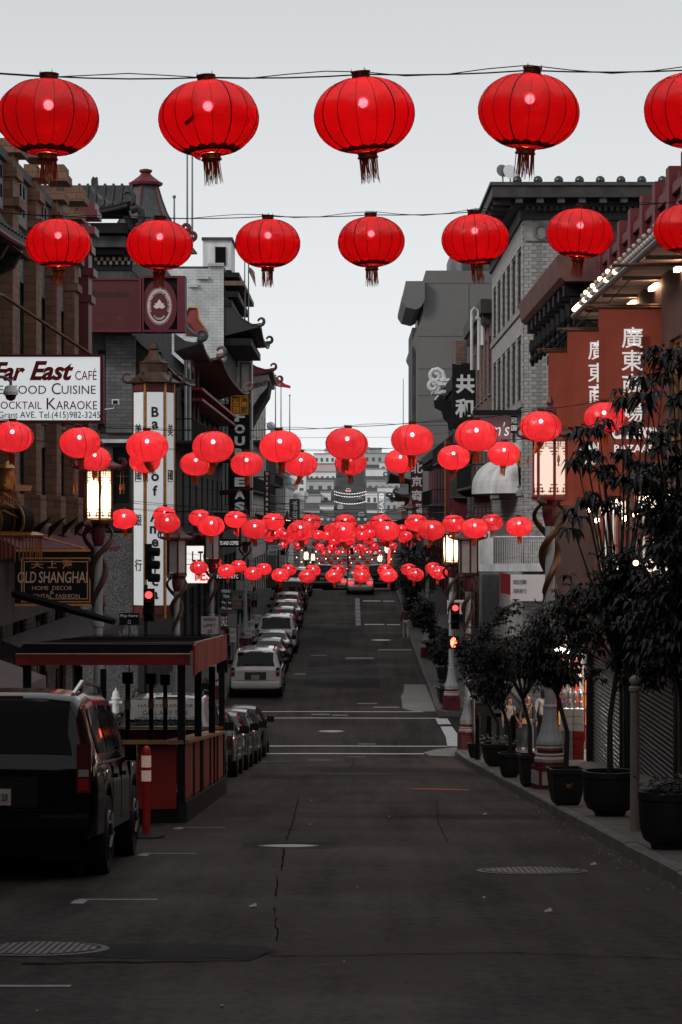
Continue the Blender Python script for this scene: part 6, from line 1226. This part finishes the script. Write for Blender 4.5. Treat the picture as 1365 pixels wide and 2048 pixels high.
# ------------------------------------------------------------------ cars
def car(kind,x,y,paint,label,lit=False,sign=None,rot=0,group='cars parked along the left kerb',detail=False,rails=False):
    sl=gs(y+2); e=E('parked_car',(x,y,gz(y)),label,'car',group,(sl,0,rot))
    SP={'suv':dict(L=5.2,W=1.02,top=[(0,1.1),(.05,1.16),(.22,1.62),(.32,1.78),(.5,1.85),(1.2,1.9),(3.0,1.88),(3.5,1.78),(4.1,1.2),(4.9,1.08),(5.2,.82)],belt=1.12,base=.36,w=[(0,.93),(.12,.99),(.6,1.02),(4.3,1.02),(5,.95),(5.2,.85)],wh=(1.05,4.05,.40),wr=.80,rw=(.08,.34),sw=[(.55,1.45),(1.55,2.4),(2.5,3.45)],ws=(3.5,4.1)),
     'sedan':dict(L=4.75,W=.92,top=[(0,.98),(.08,1.03),(.5,1.07),(.62,1.08),(1.2,1.36),(1.7,1.45),(2.5,1.45),(2.9,1.38),(3.6,1.03),(4.4,.88),(4.75,.62)],belt=.98,base=.3,w=[(0,.82),(.15,.88),(.6,.92),(3.9,.92),(4.5,.84),(4.75,.7)],wh=(.95,3.75,.33),wr=.74,rw=(.62,1.2),sw=[(1.2,1.75),(1.82,2.5),(2.56,3.1)],ws=(2.9,3.6)),
     'hatch':dict(L=4.3,W=.9,top=[(0,.95),(.06,1.02),(.3,1.3),(.55,1.44),(1.0,1.5),(2.2,1.5),(2.7,1.42),(3.4,1.03),(4.0,.9),(4.3,.62)],belt=.98,base=.3,w=[(0,.82),(.12,.87),(.5,.9),(3.6,.9),(4.1,.82),(4.3,.7)],wh=(.8,3.4,.32),wr=.76,rw=(.08,.5),sw=[(.65,1.3),(1.38,2.1),(2.16,2.8)],ws=(2.7,3.4))}[kind]
    L,WD=SP['L'],SP['W']; it=lambda q,yy:float(np.interp(yy,[a for a,b in q],[b for a,b in q]))
    w1,w2,wr_=SP['wh']; yl=sorted(set([round(L*i/40,3) for i in range(41)]+[a for a,b in SP['top']]+[round(c+wr_*1.15*math.sin(t),3) for c in (w1,w2) for t in (-1.57,-1.3,-1,-.6,-.2,.2,.6,1,1.3,1.57)]))
    def sect(yy):
        w_=it(SP['w'],yy); tp=it(SP['top'],yy); bl=min(SP['belt'],tp-.03); zb=SP['base']
        for c in (w1,w2):
            d=abs(yy-c)
            if d<wr_*1.15: zb=max(zb,wr_+math.sqrt(max(0,(wr_*1.15)**2-d*d))*.98)
        k=min(1,max(0,(tp-SP['belt'])/.35)); wr=w_*(.93+(SP['wr']-.93)*k)
        return [(0,min(zb,bl-.2)),(w_*.88,zb),(w_,min(zb+.08,bl-.06)),(w_*1.0,max(zb+.09,bl*.72+zb*.28) if zb<bl*.7 else bl-.05),(w_*.975,bl),(w_*(.955),bl+.025),(wr,tp-.13*k-.005),(wr*.88,tp-.035*k-.002),(wr*.5,tp-.004),(0,tp)]
    mb=MB(); S=[]
    for yy in yl:
        s=sect(yy); full=s+[(-a,b) for a,b in s[-2:0:-1]]; S.append(s); mb.v+=[(a,yy,b) for a,b in full]
    n=18
    for i in range(len(yl)-1):
        for j in range(n): a=i*n+j; b=i*n+(j+1)%n; mb.f.append((a,b,b+n,a+n))
    mb.f.append(tuple(range(n))); mb.f.append(tuple(range((len(yl)-1)*n,len(yl)*n))[::-1])
    A=lambda nm,m_,mt,p=e,**k:O(nm,m_,mt,p,local=True,**k)
    body=A('body',mb,paint,smooth=True)
    def patch(nm,y0,y1,v0,v1,sgn,mt,inset=.06,off=.006,p=body,nu=6,nv=3):
        q=MB(); V=[]
        for i in range(nu+1):
            yy=y0+(y1-y0)*i/nu; s=sect(yy)
            for j in range(nv+1):
                v=v0+(v1-v0)*j/nv; k=min(8,int(v)); f=v-k; a=s[k][0]+(s[k+1][0]-s[k][0])*f; b=s[k][1]+(s[k+1][1]-s[k][1])*f
                V.append(((a+off if a>.001 else 0)*sgn,yy-(off if nm!='windshield' else -off),b+off))
        q.v=V
        for i in range(nu):
            for j in range(nv): a=i*(nv+1)+j; q.f.append((a,a+1,a+nv+2,a+nv+1))
        return q
    r0,r1=SP['rw']
    q=MB()
    for sgn in (1,-1): t=patch('rear_window',r0,r1,7.05 if kind!='sedan' else 6.9,9,sgn,GLASSC); q.add(t.v,t.f)
    A('rear_window',q,GLASSC if not detail else M('tinted rear glass',(.002,.002,.002),.05,var=0,spec=.06),smooth=True)
    q=MB()
    for sgn in (1,-1): t=patch('windshield',*SP['ws'],6.9,9,sgn,GLASSC); q.add(t.v,t.f)
    A('windshield',q,GLASSC)
    for sgn in (1,-1):
        for (a,b) in SP['sw']: A('side_window',patch('side_window',a,b,5.15,5.93,sgn,GLASSC),GLASSC)
        wd=it(SP['w'],0); zt_=SP['belt']
        tl=MB()
        if kind=='suv': tl.box(sgn*(wd-.13) if sgn>0 else -wd-.012,wd+.012 if sgn>0 else -(wd-.13),-.02,.12,.86,1.34 if detail else 1.2)
        else: tl.box(*sorted((sgn*(wd-.34),sgn*(wd+.01))),-.015,.2,.72,.9)
        tlo=A('tail_light',tl,TAILON if lit else TAIL)
        if kind=='suv':
            for (za,zb,mt) in ((.88,1.0,M('dull red reflector',(.3,.01,.01),.2,var=.3,scale=60)),(1.02,1.09,M('clear lens',(.3,.29,.28),.15,var=.2,scale=60))): A('lens_cell',MB().box(*sorted((sgn*(wd-.11),sgn*(wd-.01))),-.028,-.021,za,zb),mt,tlo)
            for yy in (1.5,2.45,3.48): A('door_seam',MB().box(*sorted((sgn*(WD-.02),sgn*(WD+.003))),yy-.008,yy+.008,.5,SP['belt']-.03),SHADOW,body)
            A('window_trim',MB().box(*sorted((sgn*(WD*.965),sgn*(WD*.985))),.5,3.5,SP['belt']+.012,SP['belt']+.03),CHROME,body)
        A('mirror',MB().box(*sorted((sgn*(WD*.97),sgn*(WD+(.1 if detail else .2)))),SP['ws'][0]-.35,SP['ws'][0]-.25,SP['belt']-.02,SP['belt']+.16),BLACK if not detail else paint)
        for (a,b) in SP['sw'][-2:]: A('door_handle',MB().box(*sorted((sgn*(WD-.005),sgn*(WD+.03))),a+.1,a+.3,SP['belt']-.16,SP['belt']-.12),CHROME if not detail else paint)
        if rails or kind=='suv': A('roof_rail',MB().tube([(sgn*WD*.68,.6,SP['top'][4][1]-.02),(sgn*WD*.7,1.2,SP['top'][5][1]+.06),(sgn*WD*.7,2.9,SP['top'][6][1]+.05),(sgn*WD*.68,3.3,SP['top'][6][1]-.05)],.025,5),CHROME if detail else BLACK)
        for c in (w1,w2):
            wx=sgn*(WD-.11); w_=A('wheel',MB().lathe([(wr_*.62,-.11),(wr_*.97,-.12),(wr_,-.08),(wr_,.08),(wr_*.97,.12),(wr_*.62,.11)],24,(wx,c,wr_),M=Matrix.Rotation(R(90),4,'Y')),RUBBER)
            rm=MB().lathe([(wr_*.64,0),(wr_*.6,.03),(.05,.02),(.001,.03)],20,(wx+sgn*.1,c,wr_),M=Matrix.Rotation(R(90)*sgn,4,'Y')); rim=A('rim',rm,M('dark alloy',(.06,.06,.062),.4,.7),w_)
            if detail or y>95 and y<100:
                for q in range(5):
                    a=q*1.2566; A('spoke',MB().tube([(wx+sgn*.135,c,wr_),(wx+sgn*.135,c+wr_*.56*math.cos(a),wr_+wr_*.56*math.sin(a))],[.03,.02],5),STEEL,w_)
            A('wheel_arch',MB().box(*sorted((sgn*.3,sgn*(WD-.24))),c-wr_*1.1,c+wr_*1.1,.32,wr_*2.05),SHADOW)
    wd=it(SP['w'],0)
    A('bumper',MB().prism([(-.09,.42),(-.11,.52),(-.1,.62),(-.02,.66),(.15,.66),(.15,.40),(-.02,.38)],'x',-wd*.99,wd*.99),paint if kind!='suv' or not detail else paint,smooth=False); A('underbody',MB().box(-wd*.9,wd*.9,.05,L-.2,.22,.4),SHADOW)
    A('plate_recess',MB().box(-.34,.34,-.012,-.002,.68,.9) if kind!='suv' else MB().box(-.42,.42,-.012,-.002,.72,1.02),GREYD if paint in (PWt,PSi) else BLACK); A('license_plate',MB().box(-.155,.155,-.026,-.014,.74,.9),M('license plate',(.5,.4,.36),.5,var=.15)); T('7ABC128'[0:7],INKS,e,Vector((0,0,0)),w=.25,h=.07,name='plate_number').location=(0,-.032,.82)
    if kind=='suv': A('brake_light',MB().box(-.22,.22,.33,.4,it(SP['top'],.36)-.03,it(SP['top'],.36)+.02),TAIL); A('tailgate_seam',MB().box(-wd*.86,wd*.86,-.008,-.002,.69,.70),BLACK); A('wiper',MB().tube([(0,.08,1.2),(.3,.1,1.22)],.012,4),BLACK)
    if sign:
        s_=A('rear_notice',MB().box(-.75,.72,.0,.02,1.2,1.62,Matrix.Rotation(-.35,4,'X')@Matrix.Translation((0,-.42,.1))),M('white notice',(.5,.5,.5),.6,var=.05))
        for i,t in enumerate(sign): o=T(t,INKK,e,Vector((0,0,0)),w=(1.1,.9,1.2)[i%3],h=.09); o.location=(0,-.06+.035*(2-i),1.63-i*.13); o.rotation_euler=(-.35,0,0)
    return e
def paint(name,c,rough=.22): return M(name,c,rough,.0 if sum(c)>1 else .2,var=.06,coat=.7 if sum(c)<.1 else 1,scale=1)
PB=M('black car paint',(.003,.003,.0033),.12,var=.06,coat=.28,spec=.15); PWt=paint('white car paint',(.62,.62,.62)); PSi=paint('silver car paint',(.3,.31,.32)); PGr=paint('charcoal car paint',(.03,.032,.034)); PMar=paint('dark red car paint',(.08,.008,.01))
car('suv',-3.51,24.6,PB,'large black SUV parked nearest in front of the red parklet',detail=True)
car('suv',-3.72,49.9,PSi,'silver van with a white handyman notice just past the parklet',sign=['HANDYMAN JOB','CALL ANY TIME','HOUSE CLEANING'])
car('hatch',-3.5,56.2,PGr,'charcoal hatchback parked ahead of the silver van'); car('sedan',-3.5,61.6,PB,'black sedan parked between two charcoal hatchbacks'); car('hatch',-3.46,67.4,PGr,'charcoal hatchback parked second from the crossing'); car('hatch',-3.42,72.8,PB,'black hatchback parked right at the near crossing')
car('suv',-3.72,97,PWt,'white SUV with roof rails parked first beyond the crossing')
seq=[('sedan',PB,'black sedan parked directly ahead of the white SUV'),('sedan',PGr,'charcoal sedan parked behind the small white sedan'),('sedan',PWt,'small white sedan parked in the kerbside row'),('suv',PWt,'white van shaped car in the kerbside row'),('sedan',PMar,'dark red sedan ahead of the white van'),('hatch',PB,'black hatchback, second ahead of the white van'),('sedan',PSi,'silver sedan in the kerbside row near the brow'),('hatch',PGr,'charcoal hatchback near the brow of the road'),('suv',PB,'black SUV near the brow of the road'),('sedan',PB,'black sedan at the brow, last but one'),('suv',PSi,'silver SUV at the head of the kerbside row')]
for i,(k,p,l) in enumerate(seq): car(k,-3.75+random.uniform(-.08,.08),104.2+i*6.25,p,l)
car('sedan',.62,169.5,PWt,'white sedan with lit brake lights driving over the brow',True,group='cars driving away over the brow'); car('sedan',-1.2,186,PSi,'small silver car with lit brake lights beyond the brow',True,group='cars driving away over the brow'); car('suv',2.05,176,PB,'dark SUV at the right kerb on the brow',group='cars driving away over the brow'); car('suv',-2.1,180,PGr,'dark SUV waiting beyond the brow',group='cars driving away over the brow')
# ------------------------------------------------------------------ planters, trees, flowers
LEAF=M('dark glossy leaf',(.012,.0135,.012),.4,var=.8,scale=7,spec=.3); LEAF2=M('grey green leaf',(.035,.04,.036),.45,var=.4,scale=3); BARK=M('dark bark',(.03,.025,.022),.85,var=.3,scale=8,bump=.3); BARKP=M('pale bark',(.2,.16,.14),.8,var=.3,scale=8,bump=.3); POTM=M('black planter',(.012,.012,.013),.55,var=.2); SOIL=M('soil',(.02,.015,.012),.95)
def leafcluster(mb,c,dirv,n,ln,wd,droop):
    a0=random.random()*6.28
    for k in range(n):
        a=a0+k*2.4+random.gauss(0,.2); el=random.uniform(-.2,.9); l=ln*random.uniform(.7,1.15)
        d=Vector((math.cos(a)*math.cos(el),math.sin(a)*math.cos(el),math.sin(el)*.6))+dirv*.4; d.normalize(); s=d.cross(Vector((0,0,1))); s=s.normalized()*wd if s.length>1e-3 else Vector((wd,0,0))
        p0=c; p1=c+d*l*.45+Vector((0,0,-droop*l*.12)); p2=c+d*l*.85+Vector((0,0,-droop*l*.6)); fold=Vector((0,0,wd*.45))
        o=len(mb.v); mb.v+=[tuple(p0),tuple(p1+s+fold),tuple(p1),tuple(p1-s+fold),tuple(p2)]; mb.f+=[(o,o+1,o+4,o+2),(o,o+2,o+4,o+3)]
def tree(x,y,z0,trunk_top,cr,label,ncl=260,leaf=.2,lw=.033,mat=LEAF,bark=BARK,extra=(),r0=.045,name='potted_tree',group=None,lean=(0,0),droop=1):
    """cr=(cx,cy,cz,rx,ry,rz) crown ellipsoid in world space"""
    e=E(name,(x,y,z0),label,'tree',group); cx,cy,cz,rx_,ry_,rz_=cr; tk=MB()
    top=Vector((cx,cy,trunk_top)); tk.tube([(x,y,z0),(x+lean[0]*.5,y+lean[1]*.5,(z0+trunk_top)/2),tuple(top)],[r0,r0*.85,r0*.7],7)
    br=[]
    for k in range(9):
        a=k*2.4; el=random.uniform(.1,1.2); t=Vector((cx+rx_*.8*math.cos(a)*math.cos(el),cy+ry_*.8*math.sin(a)*math.cos(el),cz+rz_*.75*math.sin(el)*random.uniform(.3,1.1))); br.append(t)
        tk.tube([top,(top+t)/2+Vector((0,0,-.05)),t],[r0*.55,r0*.35,r0*.12],5)
    for t in extra: t=Vector(t); tk.tube([top,(top*.4+t*.6)+Vector((.05,0,-.12)),t],[r0*.6,r0*.4,r0*.12],5)
    O('trunk',tk,bark,e); lf=MB(); lobes=[(Vector((random.gauss(0,.5),random.gauss(0,.5),random.gauss(0,.5))),random.uniform(.35,.6)) for _ in range(9)]
    for k in range(ncl):
        while True:
            lo,r=random.choice(lobes); q=lo+Vector((random.gauss(0,1),random.gauss(0,1),random.gauss(0,1))).normalized()*r*random.random()**.5
            if q.length<1.08: break
        c=Vector((cx+q.x*rx_,cy+q.y*ry_,cz+q.z*rz_)); leafcluster(lf,c,q,random.randint(5,9),leaf,lw,droop)
    for t in extra:
        t=Vector(t)
        for k in range(5): leafcluster(lf,t+Vector((random.gauss(0,.07),random.gauss(0,.07),random.gauss(0,.06))),Vector((0,0,-.2)),7,leaf*1.25,lw*1.2,droop*1.3)
    O('crown',lf,mat,e,kind='stuff'); return e
def planter(x,y,w_,h,label,shape='round',emblem=False,soil=True):
    z=gz(y)+KERB+.012; e=E('planter',(x,y,z),label,'planter',None,(0,0,.1)); n=24 if shape!='square' else 4; a0=math.pi/4 if n==4 else 0; k=1.35 if n==4 else 1
    A=lambda nm,mb,mt,**kk:O(nm,mb,mt,e,local=True,**kk)
    pf=[(w_*.3,0),(w_*.36,.04),(w_*.42,h*.35),(w_*.47,h*.85)] if shape!='bowl' else [(w_*.28,0),(w_*.30,.05),(w_*.42,.1),(w_*.485,h*.35),(w_*.5,h*.85)]
    A('pot',MB().lathe([(r*k,q) for r,q in pf],n,a0=a0),POTM,smooth=shape!='square'); A('rim',MB().lathe([(w_*.47*k,h*.85),(w_*.52*k,h*.87),(w_*.52*k,h),(w_*.45*k,h),(w_*.45*k,h*.93)],n,a0=a0),POTM)
    A('soil',MB().lathe([(.001,h*.935),(w_*.44*k,h*.935)],n,a0=a0),SOIL)
    if emblem: A('lion_emblem',MB().sphere((0,-w_*.46,h*.5),.06,8).sphere((-.05,-w_*.45,h*.58),.025,6).sphere((.05,-w_*.45,h*.58),.025,6).sphere((0,-w_*.5,h*.47),.03,6),BRONZE)
    return z+h*.93
def PT(px_,py,Y,dy=0): p=P(px_,py,Y); return (p.x,p.y+dy,p.z)
def crown(px_,py,rpx,rpy,Y): p=P(px_,py,Y); return (p.x,Y,p.z,rpx/F*Y,rpx/F*Y*1.1,rpy/F*Y)
zp=planter(3.45,27.3,.62,.62,'round black planter of low shrubs nearest the kerb end','bowl')
sh=MB()
for k in range(110): leafcluster(sh,Vector((3.45+random.gauss(0,.14),27.3+random.gauss(0,.14),zp+abs(random.gauss(0,.09)))),Vector((0,0,.6)),6,.07,.018,.4)
O('planter_shrub',sh,LEAF2,label='low bushy shrub filling the nearest black planter',cat='shrub')
zp=planter(3.95,29.8,.6,.6,'black planter at the shop wall holding the tallest leafy tree','round')
tree(3.95,29.8,zp,.45,crown(1350,1150,125,230,29.8),'tall dark leafy tree over the right edge of the pavement',470,.2,.036,extra=[PT(1345,720,29.8),PT(1300,790,29.5),PT(1362,790,29.8),PT(1320,880,29.4),PT(1358,940,29.6),PT(1280,960,29.4)])
zp=planter(3.62,35,.76,.62,'wide black bowl planter with a slim tree','bowl')
tree(3.62,35,zp,PZ(1330,35),crown(1235,1180,130,180,35),'slim potted tree with long drooping leaves before the terracotta banners',500,.19,.034,extra=[PT(1165,862,34.6),PT(1190,905,34.7),PT(1155,925,34.6),PT(1205,940,34.8),PT(1255,905,34.9),PT(1290,760,35),PT(1245,800,35),PT(1330,745,35.1),PT(1240,960,35),PT(1180,1000,34.7),PT(1140,1035,34.6),PT(1260,850,35),PT(1310,700,35.1),PT(1200,860,34.8),PT(1275,930,35),PT(1220,1010,34.8),PT(1340,860,35.2)])
zp=planter(3.31,38.6,.56,.56,'square black planter with a small lion emblem','square',True)
tree(3.31,38.6,zp,PZ(1390,38.6),crown(1115,1262,105,105,38.6),'round headed potted tree above the lion emblem planter',470,.15,.027,lean=(.05,0))
zp=planter(3.32,46.4,.45,.6,'tapered black planter beside the dim dragon lamp','square'); tree(3.32,46.4,zp,PZ(1400,46.4),crown(1046,1295,88,88,46.4),'small potted tree beside the dim dragon lamp',430,.15,.027)
zp=planter(3.3,52,.5,.5,'black planter with a crooked small tree before the strollers','round'); tree(3.3,52,zp,PZ(1410,52),crown(1003,1325,72,86,52),'crooked small potted tree standing before the strolling people',390,.15,.028)
zp=planter(3.55,60.5,.8,.55,'wide black planter with white flowers and a tree','square'); tree(3.55,60.5,zp,PZ(1405,60.5),crown(975,1325,62,72,60.5),'potted tree rising from the white flower planter',340,.15,.03)
fl=MB()
for k in range(90): leafcluster(fl,Vector((3.55+random.gauss(0,.2),60.4+random.gauss(0,.2),zp+abs(random.gauss(0,.1)))),Vector((0,0,.6)),4,.07,.025,.2)
O('flower_bed',fl,M('white flower petals',(.4,.4,.4),.7,var=.4,scale=20),label='white flowers in the wide black planter',cat='flowers')
zp=planter(3.4,68.5,.45,.4,'low black planter with a pale trunked tree at the corner','round'); tree(3.4,68.5,zp,PZ(1400,68.5),crown(948,1310,50,62,68.5),'pale trunked small tree at the near right corner',360,.15,.03,bark=BARKP,lean=(-.1,0))
for x,Y,c,l in ((3.75,97,(886,1290,30,38),'dark potted tree just past the far right corner'),(3.9,104,(862,1230,36,48),'dark pavement tree below the red restaurant sign'),(3.8,122,(832,1140,46,62),'large dark pavement tree under the awnings past the corner'),(3.7,140,(812,1190,26,44),'small dark pavement tree near the brow')):
    zp=planter(x,Y,.7,.55,'black planter under the '+l[l.index('dark'):],'square'); tree(x,Y,zp,PZ(c[1]+c[3]*.8,Y),crown(*c,Y),l,260,.2,.045,name='pavement_tree')
fl=MB()
for k in range(60): leafcluster(fl,Vector((3.55+random.gauss(0,.18),92.8+random.gauss(0,.2),gz(93)+.75+abs(random.gauss(0,.08)))),Vector((0,0,.6)),4,.08,.03,.2)
planter(3.55,92.8,.75,.6,'square black planter of pale flowers behind the far lamp post','square'); O('flower_bed',fl,M('white flower petals',(.4,.4,.4)),label='pale flowers in the planter behind the far lamp post',cat='flowers')
fb=E('foliage_bulb',PT(1272,1126,34.3),'single small lit bulb among the dark tree leaves','bulb'); inst('globe',bm1,fb,PT(1272,1126,33.9),scale=(.7,)*3); O('wire',MB().tube([PT(1272,1125,33.92),PT(1290,1133,34.2),PT(1320,1120,35)],.006,4),CAB,fb)

for i,(x,Y,pt) in enumerate(((-3.4,716,PGr),(3.0,742,PSi),(-3.4,770,PWt),(2.8,800,PGr),(-1,842,PWt))): car('sedan',x,Y,pt,('dark','silver','first white','grey','second white')[i]+' car on the climbing far road',Y in (716,842),group='cars on the far hill')
# ------------------------------------------------------------------ people
SKIN=M('skin',(.42,.24,.18),.6,var=.08); HAIR=M('dark hair',(.02,.015,.012),.6,var=.3)
def skin_mesh(name,verts,edges,sub=2,root=0):
    me=bpy.data.meshes.new(name); me.from_pydata([v[:3] for v in verts],edges,[]); ob=bpy.data.objects.new(name,me)
    sk=ob.modifiers.new('skin','SKIN'); sk.use_smooth_shade=True
    for i,v in enumerate(verts): d=me.skin_vertices[0].data[i]; r=v[3]; d.radius=(r,r if len(v)<5 else v[4]); d.use_root=(i==root)
    ob.modifiers.new('sub','SUBSURF').levels=sub
    return bake(ob)
def person(x,y,h,rz,label,top,bottom,hair=HAIR,stride=.18,shirt_long=False,arm=(.1,.1),shoes=None,shorts=False,extra=None):
    z=gz(y)+KERB+.012; s=h/1.72; e=E('person',(x,y,z),label,'person','people on the pavements',(0,0,rz)); e.scale=(s,s,s)
    st=stride
    J=dict(pel=(0,0,.95),ch=(0,-.01,1.22),sh=(0,0,1.40),nk=(0,0,1.49),hd=(0,-.02,1.60),
      hl=(.09,0,.90),hr=(-.09,0,.90),kl=(.1,-st*.5-.03,.5),kr=(-.1,st*.35-.05,.5),al=(.11,-st,.09),ar=(-.11,st,.10),tl=(.12,-st-.15,.04),tr=(-.12,st-.14,.05),
      sl=(.17,0,1.40),sr=(-.17,0,1.40),el=(.23,arm[0]*.4,1.13),er=(-.23,arm[1]*.4,1.13),wl=(.25,-arm[0]-.02,.90),wr=(-.25,-arm[1]-.02,.90))
    def mk(nm,lst,edges,mt,sub=2):
        idx={k:i for i,(k,*_) in enumerate(lst)}; me=skin_mesh(nm,[(*J[k],*r) for k,*r in lst],[(idx[a],idx[b]) for a,b in edges],sub); me.materials.append(mt); o=bpy.data.objects.new(nm,me); C.objects.link(o); o.parent=e; return o
    body=[('pel',.10,.08),('ch',.11,.08),('sh',.09,.07),('nk',.045,.045),('hd',.06,.07),('hl',.07,.07),('hr',.07,.07),('kl',.048,.05),('kr',.048,.05),('al',.032,.032),('ar',.032,.032),('sl',.045,.045),('sr',.045,.045),('el',.036,.036),('er',.036,.036),('wl',.024,.024),('wr',.024,.024)]
    ed=[('pel','ch'),('ch','sh'),('sh','nk'),('nk','hd'),('pel','hl'),('pel','hr'),('hl','kl'),('hr','kr'),('kl','al'),('kr','ar'),('sh','sl'),('sh','sr'),('sl','el'),('sr','er'),('el','wl'),('er','wr')]
    b=mk('body',body,ed,SKIN)
    hm=MB().lathe([(.02,1.475),(.05,1.49),(.066,1.53),(.076,1.585),(.08,1.63),(.075,1.68),(.05,1.715),(.01,1.725)],14,(0,-.02,0),sy=1.2); hm.tube([(0,-.115,1.62),(0,-.135,1.585),(0,-.112,1.575)],[.012,.016,.012],5)
    for q in (1,-1): hm.sphere((q*.078,-.01,1.6),.022,6)
    o=O('head',hm,SKIN,b,local=True,smooth=True)
    for q in (1,-1): O('eye',MB().sphere((q*.03,-.108,1.615),.009,5),INKK,o,local=True)
    O('mouth',MB().box(-.022,.022,-.112,-.104,1.543,1.549),INKR,o,local=True)
    for k,q in (('wl',1),('wr',-1)):
        w_=Vector(J[k]); hd=MB().box(w_.x-.013,w_.x+.013,w_.y-.04,w_.y+.035,w_.z-.09,w_.z+.01)
        for f in range(4): yy=w_.y-.03+f*.02; l=(.055,.07,.075,.06)[f]; hd.tube([(w_.x,yy,w_.z-.085),(w_.x-.006*q,yy-.004,w_.z-.085-l*.55),(w_.x-.018*q,yy-.006,w_.z-.085-l)],[.009,.008,.006],5)
        hd.tube([(w_.x,w_.y-.038,w_.z-.03),(w_.x-.012*q,w_.y-.06,w_.z-.06),(w_.x-.016*q,w_.y-.062,w_.z-.085)],[.011,.01,.007],5); O('hand',hd,SKIN,b,local=True,smooth=True)
    tl=[('pel',.145,.11),('ch',.145,.105),('sh',.115,.085),('sl',.065,.065),('sr',.065,.065),('el',.052,.052),('er',.052,.052),('wl',.036,.036),('wr',.036,.036)]; te=[('pel','ch'),('ch','sh'),('sh','sl'),('sh','sr'),('sl','el'),('sr','er'),('el','wl'),('er','wr')]
    if not shirt_long: tl=tl[:7]; te=te[:6]
    mk('top',tl,te,top)
    bt=[('pel',.135,.105),('hl',.088,.092),('hr',.088,.092),('kl',.066,.068),('kr',.066,.068),('al',.05,.05),('ar',.05,.05)]; be=[('pel','hl'),('pel','hr'),('hl','kl'),('hr','kr'),('kl','al'),('kr','ar')]
    if shorts: bt=bt[:5]; be=be[:4]
    mk('trousers',bt,be,bottom)
    for a,t in (('al','tl'),('ar','tr')): O('shoe',MB().tube([Vector(J[a])+Vector((0,.05,-.035)),Vector(J[a])+Vector((0,-.02,-.04)),Vector(J[t])+Vector((0,0,-.012))],[.04,.046,.03],8),shoes or WHITE,e,local=True,smooth=True)
    hr=MB().lathe([(.082,1.60),(.09,1.65),(.083,1.70),(.055,1.735),(.01,1.745)],14,(0,.0,0),sy=1.2); hr.lathe([(.05,1.47),(.075,1.52),(.084,1.62)],12,(0,.035,0),sy=.8); O('hair',hr,hair,e,local=True,smooth=True)
    if extra: extra(e)
    return e
DEN=M('blue grey denim',(.12,.13,.15),.8,var=.2); BLK=M('black cloth',(.012,.012,.013),.85); WSH=M('white shirt cloth',(.65,.64,.63),.8,var=.1); GJK=M('grey jacket cloth',(.06,.058,.058),.85,var=.2); BRW=M('pale striped knit',(.38,.33,.31),.85,var=.35,scale=30)
def bagx(e):
    O('bag_strap',MB().tube([(.12,-.06,1.44),(.02,-.145,1.25),(-.12,-.16,1.0)],.014,4),M('tan leather',(.4,.2,.06),.6),e,local=True); O('hip_bag',MB().box(-.22,-.04,-.22,-.13,.86,1.02),M('orange print bag',(.45,.22,.1),.6,var=.4,scale=15),e,local=True)
def bagr(e): O('shoulder_bag',MB().box(.2,.32,-.1,.12,.72,.98),REDD,e,local=True); O('bag_strap',MB().tube([(.24,0,.98),(.18,-.02,1.43)],.012,4),REDD,e,local=True)
person(PX(1056,74.2),74.2,1.66,.15,'woman in dark jacket and jeans with a tan strap bag walking towards us',GJK,DEN,hair=M('brown hair',(.1,.05,.03),.6),shirt_long=True,extra=bagx)
person(PX(1019,75),75.0,1.58,.3,'person in pale striped top leaning with a dark red bag',BRW,BLK,extra=bagr,arm=(.25,.05))
person(PX(1086,76),75.8,1.78,3.2,'person in white shirt and black trousers seen from behind',WSH,BLK,shirt_long=True)
person(PX(455,112),112,1.74,3.1,'person dressed all in black walking up the left pavement',BLK,BLK,shirt_long=True,shoes=BLACK)
person(PX(509,148),148,1.72,3.0,'person in grey top and dark shorts on the left pavement near the brow',M('grey sweat cloth',(.2,.2,.21),.85),BLK,shorts=True); person(PX(481,140),140,1.76,3.3,'person in black top with white sleeves on the left pavement',BLK,BLK,shirt_long=True); person(PX(496,143),143,1.68,3.0,'person in dark red top between two walkers on the left pavement',REDD,BLK,shirt_long=True)
person(PX(812,132),132,1.7,3.1,'person in pale trousers and brown top by the trees on the right',M('brown cloth',(.12,.06,.04),.85),WSH,shirt_long=True)
# side streets' pavements and unseen houses added behind the camera to darken the street
for a,b in ((-40,LB-.4),(RB+1.0,40)): O('side_pavement',MB().add([(x,y,gz(y)+h) for h in (-.1,.14) for x,y in ((a,86.6 if a<0 else 87.4),(b,86.6 if a<0 else 87.4),(b,90),(a,90))],[(0,3,2,1),(4,5,6,7),(0,1,5,4),(1,2,6,5),(2,3,7,6),(3,0,4,7)]),PAVE,kind='structure')

for nm,sd,a,b,zt,mt,l in (('street_house','L',-62,13.8,17,GREYD,'unseen grey house with tall windows lining the street beside the viewer on the left'),('street_house','R',-62,13.8,17,BZ,'unseen brown house with tall windows lining the street beside the viewer on the right')):
    facade(nm,sd,a,b,zt,mt,l,[(6,8.5),(10,12.5)],12,2.2,fm=DARK,south=False,shop=False,zb=-3)
e=E('added_end_house',(0,-62,gz(-62)),'unseen dark house added behind the viewer to darken the street','building'); O('wall',MB().box(-20,20,-64,-62,0,19),GREYD,e)
for i in range(6):
    for j in range(3): win(e,lambda u,z,d:(u,-62-d,z),(-14+i*5,-12+i*5,7+j*4,9.4+j*4),'sash',DARK)
bpy.data.scenes.remove(TS)
